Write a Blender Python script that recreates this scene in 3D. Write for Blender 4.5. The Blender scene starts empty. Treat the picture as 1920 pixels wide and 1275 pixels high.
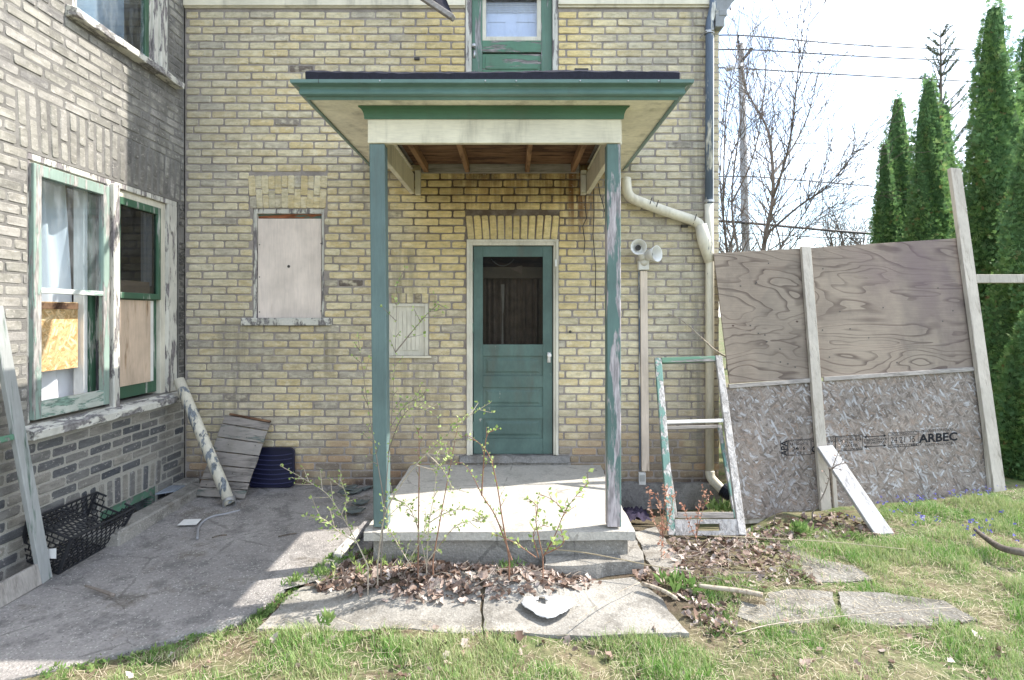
import bpy, bmesh, math, random
import numpy as np
from mathutils import Vector, Matrix, noise as mnoise

SKYX = 1.0
random.seed(7)
rng = np.random.default_rng(11)
SC = bpy.context.scene
COL = SC.collection
R = math.radians

# ------------------------------------------------------------------ camera, world, sun, exposure
CAM_H, CAM_D, FPX = 1.65, 5.5, 1100.0
CX, CY = 961.0, 590.0
cam_d = bpy.data.cameras.new("camera")
cam = bpy.data.objects.new("camera", cam_d)
COL.objects.link(cam)
cam.location = (0, -CAM_D, CAM_H)
cam.rotation_euler = (R(90), 0, 0)
cam_d.sensor_fit = 'HORIZONTAL'
cam_d.sensor_width = 36
cam_d.lens = 36 * FPX / 1920
cam_d.shift_x = (960 - CX) / 1920
cam_d.shift_y = (CY - 637.5) / 1920
cam_d.clip_end = 2000
cam_d.clip_start = 0.05
SC.camera = cam

SUN_DIR = Vector((1.0, 0.30, 1.14)).normalized()     # towards the sun
SUN_EL = math.asin(SUN_DIR.z)
SUN_AZ = math.atan2(SUN_DIR.x, SUN_DIR.y)
world = bpy.data.worlds.new("World")
SC.world = world
world.use_nodes = True
wn = world.node_tree.nodes
wl = world.node_tree.links
wn.clear()
w_out = wn.new('ShaderNodeOutputWorld')
w_bg = wn.new('ShaderNodeBackground')
w_sky = wn.new('ShaderNodeTexSky')
w_sky.sky_type = 'NISHITA'
w_sky.sun_disc = False
w_sky.sun_elevation = SUN_EL
w_sky.sun_rotation = SUN_AZ
w_sky.air_density = 1.0
w_sky.dust_density = 1.0
w_tc = wn.new('ShaderNodeTexCoord')
w_map = wn.new('ShaderNodeMapping')
w_map.inputs['Scale'].default_value = (1.0, 1.0, 2.6)
w_map.inputs['Location'].default_value = (SKYX, 0.0, 0.0)
w_noi = wn.new('ShaderNodeTexNoise')
w_noi.inputs['Scale'].default_value = 2.2
w_noi.inputs['Detail'].default_value = 7
w_noi.inputs['Roughness'].default_value = 0.58
w_noi.inputs['Distortion'].default_value = 0.6
w_rmp = wn.new('ShaderNodeMapRange')
w_rmp.inputs[1].default_value = 0.40
w_rmp.inputs[2].default_value = 0.68
w_rmp.inputs[3].default_value = 0.05
w_rmp.inputs[4].default_value = 0.9
w_mix = wn.new('ShaderNodeMix')
w_mix.data_type = 'RGBA'
w_mix.inputs[7].default_value = (8.0, 8.6, 9.4, 1)     # thin bright cloud, in the sky texture's own units
wl.new(w_tc.outputs['Generated'], w_map.inputs['Vector'])
wl.new(w_map.outputs['Vector'], w_noi.inputs['Vector'])
wl.new(w_noi.outputs['Fac'], w_rmp.inputs[0])
wl.new(w_rmp.outputs[0], w_mix.inputs[0])
wl.new(w_sky.outputs['Color'], w_mix.inputs[6])
wl.new(w_mix.outputs[2], w_bg.inputs['Color'])
w_bg.inputs['Strength'].default_value = 0.148
wl.new(w_bg.outputs[0], w_out.inputs['Surface'])

sun_d = bpy.data.lights.new("sun", 'SUN')
sun_d.energy = 3.3
sun_d.angle = R(0.5)
sun_d.color = (1.0, 0.95, 0.87)
sun = bpy.data.objects.new("sun", sun_d)
COL.objects.link(sun)
sun.rotation_euler = (-SUN_DIR).to_track_quat('-Z', 'Y').to_euler()
sun.location = SUN_DIR * 30

SC.view_settings.view_transform = 'Standard'
SC.view_settings.look = 'None'
SC.view_settings.exposure = 1.52
SC.view_settings.gamma = 1.0
SC.view_settings.use_curve_mapping = False
SC.render.engine = 'CYCLES'
SC.cycles.max_bounces = 8
SC.cycles.transparent_max_bounces = 12

# ------------------------------------------------------------------ where a ray of the photograph meets a plane
def P(px, py, d):
    return Vector(((px - CX) / FPX * d, d - CAM_D, CAM_H + (CY - py) / FPX * d))

def G(px, py, z=0.0):
    return P(px, py, (CAM_H - z) * FPX / (py - CY))

def on_plane(px, py, p0, n):
    o = Vector((0, -CAM_D, CAM_H))
    d = P(px, py, 1.0) - o
    return o + d * ((p0 - o).dot(n) / d.dot(n))

def FX(px): return (px - CX) * CAM_D / FPX
def FZ(py): return CAM_H + (CY - py) * CAM_D / FPX

# ------------------------------------------------------------------ mesh helpers
class MB:
    def __init__(s):
        s.v = []; s.f = []
    def add(s, vs, fs):
        o = len(s.v)
        s.v += [tuple(v) for v in vs]
        s.f += [tuple(i + o for i in f) for f in fs]
        return s
    def hexa(s, c):
        return s.add(c, [(0, 3, 2, 1), (4, 5, 6, 7), (0, 1, 5, 4), (1, 2, 6, 5), (2, 3, 7, 6), (3, 0, 4, 7)])
    def box(s, x0, x1, y0, y1, z0, z1):
        return s.hexa([(x0, y0, z0), (x1, y0, z0), (x1, y1, z0), (x0, y1, z0), (x0, y0, z1), (x1, y0, z1), (x1, y1, z1), (x0, y1, z1)])
    def beam(s, A, B, w, t, nrm, w2=None):
        """board from A to B: w across, t along nrm (centred)"""
        A = Vector(A); B = Vector(B); d = (B - A).normalized()
        nrm = Vector(nrm); nrm = (nrm - d * nrm.dot(d)).normalized()
        side = d.cross(nrm).normalized()
        w2 = w if w2 is None else w2
        a, b, n = side * w / 2, side * w2 / 2, nrm * t / 2
        return s.hexa([A - a - n, A + a - n, A + a + n, A - a + n, B - b - n, B + b - n, B + b + n, B - b + n])
    def tube(s, pts, r, n=8, caps=True):
        pts = [Vector(p) for p in pts]
        if not isinstance(r, (list, tuple)): r = [r] * len(pts)
        o = len(s.v); up = None
        for i, p in enumerate(pts):
            t = (pts[min(i + 1, len(pts) - 1)] - pts[max(i - 1, 0)])
            if t.length < 1e-9: t = Vector((0, 0, 1))
            t.normalize()
            if up is None:
                up = t.orthogonal().normalized()
            up = up - t * up.dot(t)
            up = up.normalized() if up.length > 1e-6 else t.orthogonal().normalized()
            b = t.cross(up)
            for k in range(n):
                a = 2 * math.pi * k / n
                s.v.append(tuple(p + (up * math.cos(a) + b * math.sin(a)) * r[i]))
        for i in range(len(pts) - 1):
            for k in range(n):
                k2 = (k + 1) % n
                s.f.append((o + i * n + k, o + i * n + k2, o + (i + 1) * n + k2, o + (i + 1) * n + k))
        if caps:
            s.f.append(tuple(o + k for k in range(n))[::-1])
            s.f.append(tuple(o + (len(pts) - 1) * n + k for k in range(n)))
        return s
    def lathe(s, org, axis, prof, n=20, close=False):
        org = Vector(org); ax = Vector(axis).normalized(); u = ax.orthogonal().normalized(); w = ax.cross(u)
        o = len(s.v)
        for t, r in prof:
            for k in range(n):
                a = 2 * math.pi * k / n
                s.v.append(tuple(org + ax * t + (u * math.cos(a) + w * math.sin(a)) * r))
        for i in range(len(prof) - 1):
            for k in range(n):
                k2 = (k + 1) % n
                s.f.append((o + i * n + k, o + i * n + k2, o + (i + 1) * n + k2, o + (i + 1) * n + k))
        if not close:
            s.f.append(tuple(o + k for k in range(n))[::-1])
            s.f.append(tuple(o + (len(prof) - 1) * n + k for k in range(n)))
        return s
    def prism(s, poly, off):
        off = Vector(off); n = len(poly)
        vs = [Vector(p) for p in poly] + [Vector(p) + off for p in poly]
        fs = [tuple(range(n))[::-1], tuple(range(n, 2 * n))] + [(i, (i + 1) % n, n + (i + 1) % n, n + i) for i in range(n)]
        return s.add(vs, fs)
    def build(s, name, mat, parent=None, smooth=False, bev=0.0, recalc=True):
        me = bpy.data.meshes.new(name)
        me.from_pydata(s.v, [], s.f)
        if recalc:
            bm = bmesh.new(); bm.from_mesh(me)
            bmesh.ops.recalc_face_normals(bm, faces=bm.faces)
            bm.to_mesh(me); bm.free()
        return link(name, me, mat, parent, smooth, bev)

def link(name, me, mat, parent=None, smooth=False, bev=0.0):
    if mat is not None: me.materials.append(mat)
    if smooth:
        me.polygons.foreach_set('use_smooth', [True] * len(me.polygons))
    o = bpy.data.objects.new(name, me)
    COL.objects.link(o)
    if parent is not None:
        o.parent = parent
        if parent.type == 'EMPTY': o.location = -parent.location
    if bev:
        m = o.modifiers.new('bevel', 'BEVEL'); m.width = bev; m.segments = 1; m.limit_method = 'ANGLE'; m.angle_limit = R(40)
    return o

def np_mesh(name, V, F, mat, parent=None, smooth=False):
    """V (n,3) floats; F (m,k) ints, all faces with k corners"""
    V = np.asarray(V, np.float32); F = np.asarray(F, np.int32)
    me = bpy.data.meshes.new(name)
    me.vertices.add(len(V)); me.vertices.foreach_set('co', V.ravel())
    m, k = F.shape
    me.loops.add(m * k); me.loops.foreach_set('vertex_index', F.ravel())
    me.polygons.add(m); me.polygons.foreach_set('loop_start', np.arange(m, dtype=np.int32) * k)
    me.update(calc_edges=True)
    return link(name, me, mat, parent, smooth)

def tag(o, label=None, cat=None, group=None, kind=None):
    if label: o['label'] = label
    if cat: o['category'] = cat
    if group: o['group'] = group
    if kind: o['kind'] = kind
    return o

def thing(name, label, cat, loc=(0, 0, 0), group=None):
    o = bpy.data.objects.new(name, None); COL.objects.link(o)
    o.location = loc; o.empty_display_size = 0.1
    return tag(o, label, cat, group)

# ------------------------------------------------------------------ material helpers
class NT:
    def __init__(s, name):
        s.m = bpy.data.materials.new(name); s.m.use_nodes = True
        s.t = s.m.node_tree; s.t.nodes.clear()
        s.out = s.t.nodes.new('ShaderNodeOutputMaterial')
        s.geo = None; s.oi = None
    def n(s, ty, **kw):
        x = s.t.nodes.new(ty)
        for k, v in kw.items(): setattr(x, k, v)
        return x
    def put(s, sock, v):
        if hasattr(v, 'is_output'): s.t.links.new(v, sock)
        elif isinstance(v, (tuple, list)) and len(v) == 3 and sock.type == 'RGBA': sock.default_value = (*v, 1)
        else: sock.default_value = v
    def pos(s):
        if not s.geo: s.geo = s.n('ShaderNodeNewGeometry')
        return s.geo.outputs['Position']
    def rnd(s):
        s.pos()
        if not s.oi: s.oi = s.n('ShaderNodeObjectInfo')
        return s.math('FRACT', s.math('ADD', s.oi.outputs['Random'], s.geo.outputs['Random Per Island']))
    def xyz(s, v=None):
        x = s.n('ShaderNodeSeparateXYZ'); s.put(x.inputs[0], v or s.pos()); return x.outputs
    def map(s, v, scale=(1, 1, 1), rot=(0, 0, 0), loc=(0, 0, 0)):
        x = s.n('ShaderNodeMapping'); s.put(x.inputs['Vector'], v)
        x.inputs['Scale'].default_value = scale; x.inputs['Rotation'].default_value = rot; x.inputs['Location'].default_value = loc
        return x.outputs[0]
    def noise(s, v, scale=5, detail=3, rough=0.55, dist=0.0, out='Fac'):
        x = s.n('ShaderNodeTexNoise'); s.put(x.inputs['Vector'], v)
        x.inputs['Scale'].default_value = scale; x.inputs['Detail'].default_value = detail
        x.inputs['Roughness'].default_value = rough; x.inputs['Distortion'].default_value = dist
        return x.outputs[out]
    def voro(s, v, scale=5, feature='F1', out='Distance', rand=1.0):
        x = s.n('ShaderNodeTexVoronoi', feature=feature); s.put(x.inputs['Vector'], v)
        x.inputs['Scale'].default_value = scale; x.inputs['Randomness'].default_value = rand
        return x.outputs[out]
    def math(s, op, a, b=0.0, c=None):
        x = s.n('ShaderNodeMath', operation=op); s.put(x.inputs[0], a); s.put(x.inputs[1], b)
        if c is not None: s.put(x.inputs[2], c)
        return x.outputs[0]
    def mr(s, v, a, b, c=0.0, d=1.0, smooth=True):
        x = s.n('ShaderNodeMapRange'); x.interpolation_type = 'SMOOTHSTEP' if smooth else 'LINEAR'
        s.put(x.inputs[0], v); x.inputs[1].default_value = a; x.inputs[2].default_value = b
        x.inputs[3].default_value = c; x.inputs[4].default_value = d
        return x.outputs[0]
    def ramp(s, fac, stops, const=False):
        x = s.n('ShaderNodeValToRGB'); s.put(x.inputs[0], fac)
        cr = x.color_ramp; cr.interpolation = 'CONSTANT' if const else 'LINEAR'
        while len(cr.elements) < len(stops): cr.elements.new(0.5)
        for e, (p, c) in zip(cr.elements, stops):
            e.position = p; e.color = (*c, 1)
        return x.outputs[0]
    def mix(s, fac, a, b, mode='MIX'):
        x = s.n('ShaderNodeMix', data_type='RGBA', blend_type=mode)
        s.put(x.inputs[0], fac); s.put(x.inputs[6], a); s.put(x.inputs[7], b)
        return x.outputs[2]
    def mul(s, col, fac):
        x = s.n('ShaderNodeVectorMath', operation='SCALE'); s.put(x.inputs[0], col); s.put(x.inputs['Scale'], fac)
        return x.outputs[0]
    def bump(s, h, strength=0.5, dist=0.01):
        x = s.n('ShaderNodeBump'); x.inputs['Strength'].default_value = strength; x.inputs['Distance'].default_value = dist
        s.put(x.inputs['Height'], h); return x.outputs[0]
    def fin(s, col, rough=0.8, nrm=None, spec=0.3, metal=0.0, transl=0.0):
        b = s.n('ShaderNodeBsdfPrincipled')
        s.put(b.inputs['Base Color'], col); s.put(b.inputs['Roughness'], rough)
        b.inputs['Specular IOR Level'].default_value = spec; b.inputs['Metallic'].default_value = metal
        if nrm is not None: s.put(b.inputs['Normal'], nrm)
        sh = b.outputs[0]
        if transl:
            t = s.n('ShaderNodeBsdfTranslucent'); s.put(t.inputs['Color'], col)
            mx = s.n('ShaderNodeMixShader'); mx.inputs[0].default_value = transl
            s.t.links.new(sh, mx.inputs[1]); s.t.links.new(t.outputs[0], mx.inputs[2]); sh = mx.outputs[0]
        s.t.links.new(sh, s.out.inputs['Surface'])
        return s.m
# ------------------------------------------------------------------ materials
def brick_material(name, tones, facade):
    t = NT(name); p = t.pos(); r = t.rnd(); xyz = t.xyz()
    base = t.ramp(r, tones)
    streak = t.noise(t.map(p, (9, 9, 34)), 1.0, 4, 0.62)
    patch = t.noise(t.map(p, (1, 1, 1.6), loc=(3, 1, 5)), 11, 4, 0.6)
    fine = t.noise(p, 150, 3, 0.65)
    col = t.mul(base, t.mr(streak, 0.25, 0.78, 0.62, 1.2, False))
    pale = (0.76, 0.69, 0.51) if facade else (0.39, 0.37, 0.33)
    col = t.mix(t.mr(patch, 0.46, 0.66, 0, 0.6), col, pale)
    blot = t.noise(t.map(p, (1, 1, 1.3), loc=(7, 3, 2)), 17, 3, 0.55)
    col = t.mix(t.mr(blot, 0.52, 0.7, 0, 0.32), col, (0.36, 0.315, 0.22) if facade else (0.29, 0.28, 0.265))
    dirt = t.noise(t.map(p, (1, 1, 0.7), loc=(9, 2, 0)), 3.1, 6, 0.66)
    if facade:
        x, z = xyz[0], xyz[2]
        n1 = t.noise(t.map(p, (1, 1, 0.55)), 2.3, 5, 0.62)
        # weathered greyer brick towards both ends of the wall, sheltered yellower brick under the canopy
        ends = t.math('MAXIMUM', t.mr(x, -2.1, -3.0), t.mr(x, 0.85, 1.35))
        ends = t.math('MULTIPLY', ends, t.mr(n1, 0.3, 0.6, 0.25, 0.95))
        col = t.mix(t.math('MULTIPLY', ends, 0.66), col, t.mul((0.47, 0.43, 0.345), t.mr(streak, 0.25, 0.75, 0.6, 1.2, False)))
        shel = t.math('MULTIPLY', t.mr(t.math('ABSOLUTE', t.math('ADD', x, 0.1)), 1.05, 0.6), t.mr(z, 1.5, 2.4))
        col = t.mix(t.math('MULTIPLY', shel, 0.62), col, t.mul((0.78, 0.60, 0.25), t.mr(streak, 0.25, 0.75, 0.65, 1.2, False)))
        # rust-brown runs from the leaking canopy
        drip = t.noise(t.map(p, (13, 1, 0.8)), 1.0, 5, 0.65)
        top = t.math('MULTIPLY', t.math('MULTIPLY', t.mr(z, 2.35, 2.95), t.mr(z, 3.12, 3.08)), t.mr(t.math('ABSOLUTE', t.math('SUBTRACT', x, 0.15)), 0.95, 0.6))
        rust = t.math('MULTIPLY', top, t.mr(drip, 0.38, 0.58))
        col = t.mix(t.math('MULTIPLY', rust, 0.62), col, (0.24, 0.12, 0.045))
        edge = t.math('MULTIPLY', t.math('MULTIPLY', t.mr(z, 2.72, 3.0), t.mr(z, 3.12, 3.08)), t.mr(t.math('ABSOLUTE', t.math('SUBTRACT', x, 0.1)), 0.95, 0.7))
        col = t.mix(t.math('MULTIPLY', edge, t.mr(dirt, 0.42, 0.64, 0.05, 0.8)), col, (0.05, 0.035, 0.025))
        rr = t.math('MULTIPLY', t.math('MULTIPLY', t.mr(z, 2.15, 2.75), t.mr(z, 3.12, 3.08)), t.mr(t.math('ABSOLUTE', t.math('SUBTRACT', x, 0.62)), 0.24, 0.05))
        col = t.mix(t.math('MULTIPLY', rr, t.mr(drip, 0.36, 0.56, 0.2, 0.9)), col, (0.17, 0.08, 0.035))
        # damp foot of the wall
        tan = t.math('MULTIPLY', t.mr(z, 1.2, 0.4), t.mr(n1, 0.38, 0.62, 0.0, 0.6))
        col = t.mix(tan, col, t.mul((0.46, 0.385, 0.275), t.mr(streak, 0.25, 0.75, 0.65, 1.2, False)))
        big2 = t.noise(t.map(p, (1, 1, 0.8), loc=(2, 2, 6)), 1.1, 5, 0.6)
        col = t.mul(col, t.mr(big2, 0.32, 0.68, 0.8, 1.12, False))
        low = t.math('MULTIPLY', t.mr(z, 0.85, 0.14), t.mr(n1, 0.33, 0.58, 0.3, 1.0))
        col = t.mix(t.math('MULTIPLY', low, 0.85), col, t.ramp(r, [(0, (0.36, 0.22, 0.13)), (0.5, (0.27, 0.19, 0.12)), (1, (0.15, 0.115, 0.09))]))
        foot = t.math('MULTIPLY', t.mr(z, 0.24, 0.06), t.mr(dirt, 0.35, 0.6, 0.2, 0.9))
        col = t.mix(foot, col, (0.075, 0.055, 0.05))
        # washed-down lime and soot runs beneath the sills
        for cx, w, zt, zb, cc in ((-1.72, 0.10, 1.52, 0.9, (0.17, 0.15, 0.11)), (-1.05, 0.28, 2.3, 0.5, (0.30, 0.26, 0.17)),
                                  (-0.75, 0.22, 1.2, 0.35, (0.27, 0.23, 0.16)), (-2.6, 0.25, 1.6, 0.3, (0.23, 0.21, 0.165)), (1.72, 0.2, 4.6, 0.2, (0.22, 0.21, 0.18))):
            m = t.math('MULTIPLY', t.mr(t.math('ABSOLUTE', t.math('SUBTRACT', x, cx)), w, w * 0.25), t.math('MULTIPLY', t.mr(z, zb, zb + 0.4), t.mr(z, zt, zt - 0.05)))
            m = t.math('MULTIPLY', m, t.mr(drip, 0.36, 0.66))
            col = t.mix(t.math('MULTIPLY', m, 0.75), col, cc)
    else:
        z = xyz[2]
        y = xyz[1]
        dk = t.math('MULTIPLY', t.mr(dirt, 0.36, 0.58), t.mr(y, -1.2, -0.75, 0.25, 0.9))  # soot, plus house shade put into the colour towards the inner corner
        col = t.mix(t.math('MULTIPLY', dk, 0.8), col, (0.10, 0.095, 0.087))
        low = t.mr(z, 1.02, 0.78)
        lowc = t.ramp(r, [(0, (0.055, 0.06, 0.072)), (0.22, (0.12, 0.12, 0.122)), (0.5, (0.2, 0.19, 0.175)), (0.8, (0.27, 0.25, 0.215)), (1, (0.09, 0.09, 0.1))])
        lowc = t.mul(lowc, t.mr(streak, 0.25, 0.75, 0.65, 1.3, False))
        col = t.mix(t.math('MULTIPLY', low, 0.9), col, lowc)
    smear = t.noise(t.map(p, (1, 1, 1.4), loc=(4, 9, 3)), 31, 4, 0.65)
    col = t.mix(t.mr(smear, 0.58, 0.68, 0, 0.5), col, (0.50, 0.46, 0.42))
    soot = t.noise(t.map(p, (1, 1, 2.2), loc=(8, 8, 8)), 9, 5, 0.68)
    col = t.mix(t.mr(soot, 0.58, 0.74, 0, 0.5), col, (0.22, 0.195, 0.155))
    spots = t.mr(t.noise(p, 42, 2, 0.5), 0.66, 0.74)
    col = t.mix(t.math('MULTIPLY', spots, 0.45), col, (0.09, 0.08, 0.065))
    col = t.mul(col, t.mr(fine, 0.2, 0.8, 0.8, 1.18, False))
    h = t.math('ADD', t.math('MULTIPLY', fine, 0.5), streak)
    return t.fin(col, 0.9, t.bump(h, 0.55, 0.006), 0.2)

BRICK = brick_material('buff_brick', [(0, (0.66, 0.53, 0.285)), (0.2, (0.70, 0.59, 0.36)), (0.42, (0.58, 0.51, 0.35)), (0.62, (0.75, 0.655, 0.43)),
                                      (0.8, (0.68, 0.555, 0.31)), (0.95, (0.50, 0.45, 0.36)), (0.985, (0.40, 0.36, 0.29)), (0.993, (0.17, 0.14, 0.12)), (1, (0.17, 0.14, 0.12))], True)
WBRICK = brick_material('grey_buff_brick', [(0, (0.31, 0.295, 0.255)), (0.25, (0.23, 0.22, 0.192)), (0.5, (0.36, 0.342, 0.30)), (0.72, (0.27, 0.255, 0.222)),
                                           (0.88, (0.36, 0.34, 0.31)), (0.95, (0.2, 0.19, 0.18)), (1, (0.17, 0.165, 0.16))], False)

def mortar(name, c1, c2, low=None, canopy=False):
    t = NT(name); p = t.pos()
    a = t.noise(p, 5, 6, 0.65); b = t.noise(p, 120, 3, 0.7)
    c = t.mix(t.mr(a, 0.35, 0.65), c1, c2)
    if canopy:
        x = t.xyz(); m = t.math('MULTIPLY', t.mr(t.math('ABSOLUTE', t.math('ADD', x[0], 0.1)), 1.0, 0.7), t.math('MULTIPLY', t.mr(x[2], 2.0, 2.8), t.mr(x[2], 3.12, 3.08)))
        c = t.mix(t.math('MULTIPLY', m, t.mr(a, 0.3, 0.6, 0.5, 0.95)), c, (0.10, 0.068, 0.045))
    if low: c = t.mix(t.mr(t.xyz()[2], 1.0, 0.8), c, low)
    c = t.mul(c, t.mr(b, 0.2, 0.8, 0.75, 1.2, False))
    return t.fin(c, 0.95, t.bump(b, 0.7, 0.006), 0.1)
MORTAR = mortar('mortar', (0.36, 0.32, 0.29), (0.255, 0.225, 0.205), None, True)
WMORTAR = mortar('grey_mortar', (0.215, 0.205, 0.19), (0.145, 0.138, 0.128), (0.36, 0.345, 0.305))

def paint(name, col, under=(0.30, 0.275, 0.25), peel=0.6, grain=(18, 18, 2.2), rough=0.55, grime=0.25, under2=None, bump=0.5, soft=0.03, tint=0.12):
    """old paint; `peel`: noise level above which bare wood shows"""
    t = NT(name); p = t.pos()
    m = t.noise(t.map(p, grain), 1.0, 7, 0.66, 0.25)
    big = t.noise(p, 2.6, 4, 0.6); fine = t.noise(t.map(p, tuple(g * 5 for g in grain)), 1.0, 3, 0.6)
    pk = t.math('ADD', m, t.math('MULTIPLY', t.math('SUBTRACT', big, 0.5), 0.22))
    mask = t.mr(pk, peel - soft, peel + soft)
    c = t.mix(t.mr(big, 0.3, 0.7, 0, 1), tuple(x * (1 - tint) for x in col), tuple(min(1, x * (1 + tint)) for x in col))
    g = t.noise(t.map(p, (7, 7, 1.2), loc=(4, 4, 4)), 1.0, 5, 0.65)
    c = t.mix(t.math('MULTIPLY', t.mr(g, 0.48, 0.75), grime), c, (0.10, 0.085, 0.06))
    u = t.mix(t.mr(fine, 0.3, 0.7), tuple(x * 0.6 for x in under), under2 or tuple(min(1, x * 1.25) for x in under))
    c = t.mix(mask, c, u)
    c = t.mul(c, t.mr(fine, 0.2, 0.8, 0.88, 1.1, False))
    h = t.math('SUBTRACT', t.math('MULTIPLY', fine, 0.35), mask)
    return t.fin(c, t.mix(mask, (rough,) * 3, (0.9,) * 3), t.bump(h, bump, 0.004), 0.35)

HX, HZ, HY = (2.2, 18, 18), (18, 18, 2.2), (18, 2.2, 18)
GREEN = (0.115, 0.17, 0.165)
GREEN_Z = paint('green_paint', GREEN, peel=0.72, grain=HZ, under=(0.36, 0.34, 0.33), rough=0.5)
GREEN_PEEL = paint('peeling_green_paint', (0.10, 0.165, 0.152), peel=0.535, grain=(11, 11, 1.6), under=(0.40, 0.36, 0.37), rough=0.55)
GREEN_DOOR = paint('door_green_paint', (0.083, 0.138, 0.122), peel=0.69, grain=(12, 12, 5), under=(0.42, 0.40, 0.36), rough=0.5, grime=0.4, tint=0.2)
GREEN_X = paint('gutter_green_paint', (0.115, 0.20, 0.18), peel=0.70, grain=HX, under=(0.4, 0.42, 0.42), rough=0.24, grime=0.2)
GREEN_DEEP = paint('deep_green_paint', (0.062, 0.145, 0.088), peel=0.70, grain=HX, under=(0.32, 0.29, 0.26), rough=0.5)
GREEN_OLD = paint('old_green_paint', (0.10, 0.21, 0.14), peel=0.56, grain=HX, under=(0.27, 0.25, 0.24), rough=0.6, bump=0.8)
GREEN_OLDZ = paint('old_green_upright_paint', (0.115, 0.205, 0.155), peel=0.57, grain=(16, 16, 1.4), under=(0.34, 0.33, 0.33), rough=0.6, bump=0.8)
GREEN_PALE = paint('chalky_green_paint', (0.25, 0.33, 0.285), peel=0.52, grain=(16, 16, 2), under=(0.33, 0.31, 0.29), rough=0.7, bump=0.8)
GREEN_VIVID = paint('sash_green_paint', (0.05, 0.118, 0.072), peel=0.59, grain=(16, 16, 2), under=(0.35, 0.37, 0.33), rough=0.5)
CREAM = paint('cream_paint', (0.70, 0.65, 0.52), peel=0.76, grain=HX, under=(0.36, 0.31, 0.24), rough=0.65, grime=0.4)
CREAM_Z = paint('cream_upright_paint', (0.62, 0.585, 0.49), peel=0.68, grain=HZ, under=(0.38, 0.34, 0.28), rough=0.65, grime=0.4)
SOFFIT = paint('soffit_cream_paint', (0.82, 0.77, 0.64), peel=0.76, grain=(6, 6, 6), under=(0.28, 0.19, 0.1), rough=0.7, grime=0.45)
WHITE_PEEL = paint('peeling_white_paint', (0.60, 0.58, 0.52), peel=0.53, grain=(15, 5, 9), under=(0.25, 0.235, 0.23), rough=0.75, bump=1.0)
WHITE_PEELZ = paint('peeling_white_upright_paint', (0.58, 0.56, 0.50), peel=0.535, grain=(17, 17, 3.2), under=(0.22, 0.20, 0.20), rough=0.75, bump=1.0)
WHITE = paint('white_paint', (0.72, 0.71, 0.68), peel=0.72, grain=HZ, under=(0.4, 0.38, 0.34), rough=0.5, grime=0.2)
PIPE_CREAM = paint('cream_pipe_paint', (0.68, 0.635, 0.52), peel=0.66, grain=(9, 9, 2.5), under=(0.16, 0.17, 0.19), rough=0.5, grime=0.35)
PIPE_BLUE = paint('blue_grey_pipe_paint', (0.10, 0.135, 0.19), peel=0.57, grain=(12, 12, 2.2), under=(0.52, 0.51, 0.47), rough=0.5, grime=0.3)
PIPE_FALLEN = paint('flaking_pipe_paint', (0.58, 0.54, 0.44), peel=0.55, grain=(14, 14, 3.0), under=(0.20, 0.22, 0.24), rough=0.55, bump=0.8, soft=0.02)
GREYWOOD = paint('grey_wood', (0.36, 0.335, 0.305), peel=0.56, grain=(22, 22, 2.0), under=(0.22, 0.20, 0.18), rough=0.85, soft=0.2, bump=0.8)
GREYWOOD_X = paint('grey_wood_across', (0.35, 0.32, 0.29), peel=0.56, grain=(2.0, 22, 22), under=(0.2, 0.18, 0.165), rough=0.85, soft=0.2, bump=0.8)
STUD = paint('weathered_stud_wood', (0.44, 0.40, 0.345), peel=0.62, grain=(20, 20, 1.8), under=(0.26, 0.23, 0.19), rough=0.85, soft=0.15, bump=0.6)
WHITEWOOD = paint('whitewashed_wood', (0.42, 0.415, 0.41), peel=0.55, grain=(14, 5, 5), under=(0.34, 0.33, 0.33), rough=0.8, soft=0.12, bump=0.7)
SASHWOOD = paint('bare_sash_wood', (0.50, 0.48, 0.46), peel=0.5, grain=(24, 24, 3), under=(0.33, 0.31, 0.29), rough=0.85, soft=0.12, bump=1.0)
PLANK = paint('old_plank_wood', (0.275, 0.245, 0.22), peel=0.58, grain=(3.5, 20, 30), under=(0.11, 0.10, 0.09), rough=0.85, soft=0.15, bump=1.0)
PLANK_GREEN = paint('green_tinged_plank_wood', (0.27, 0.245, 0.22), peel=0.60, grain=(3.0, 14, 16), under=(0.13, 0.165, 0.145), rough=0.85, soft=0.05, bump=1.0)
BATTEN = paint('pinkish_batten_wood', (0.68, 0.575, 0.475), peel=0.66, grain=(26, 26, 1.6), under=(0.42, 0.30, 0.21), rough=0.7, soft=0.12)
BOARD_PINK = paint('pale_plywood', (0.72, 0.625, 0.555), peel=0.74, grain=(16, 16, 1.2), under=(0.50, 0.36, 0.26), rough=0.7, soft=0.08, grime=0.1)
BOARD_DAMP = paint('damp_plywood', (0.58, 0.45, 0.34), peel=0.66, grain=(12, 12, 1.6), under=(0.30, 0.19, 0.11), rough=0.75, soft=0.1, grime=0.3)
DARKWOOD = paint('dark_rafter_wood', (0.20, 0.11, 0.06), peel=0.5, grain=(3, 14, 14), under=(0.07, 0.035, 0.022), rough=0.8, soft=0.12)
RAFTER = paint('rafter_wood', (0.30, 0.17, 0.09), peel=0.55, grain=(14, 2, 14), under=(0.12, 0.06, 0.035), rough=0.8, soft=0.12)
BARK = paint('bark', (0.15, 0.125, 0.10), peel=0.55, grain=(30, 30, 8), under=(0.08, 0.065, 0.055), rough=0.9, soft=0.12)
TWIG = paint('twig_bark', (0.23, 0.195, 0.165), peel=0.6, grain=(30, 30, 8), under=(0.12, 0.085, 0.07), rough=0.85, soft=0.12)
TWIG_PALE = paint('pale_twig_bark', (0.42, 0.36, 0.28), peel=0.6, grain=(40, 40, 12), under=(0.26, 0.2, 0.15), rough=0.8, soft=0.12)
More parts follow.
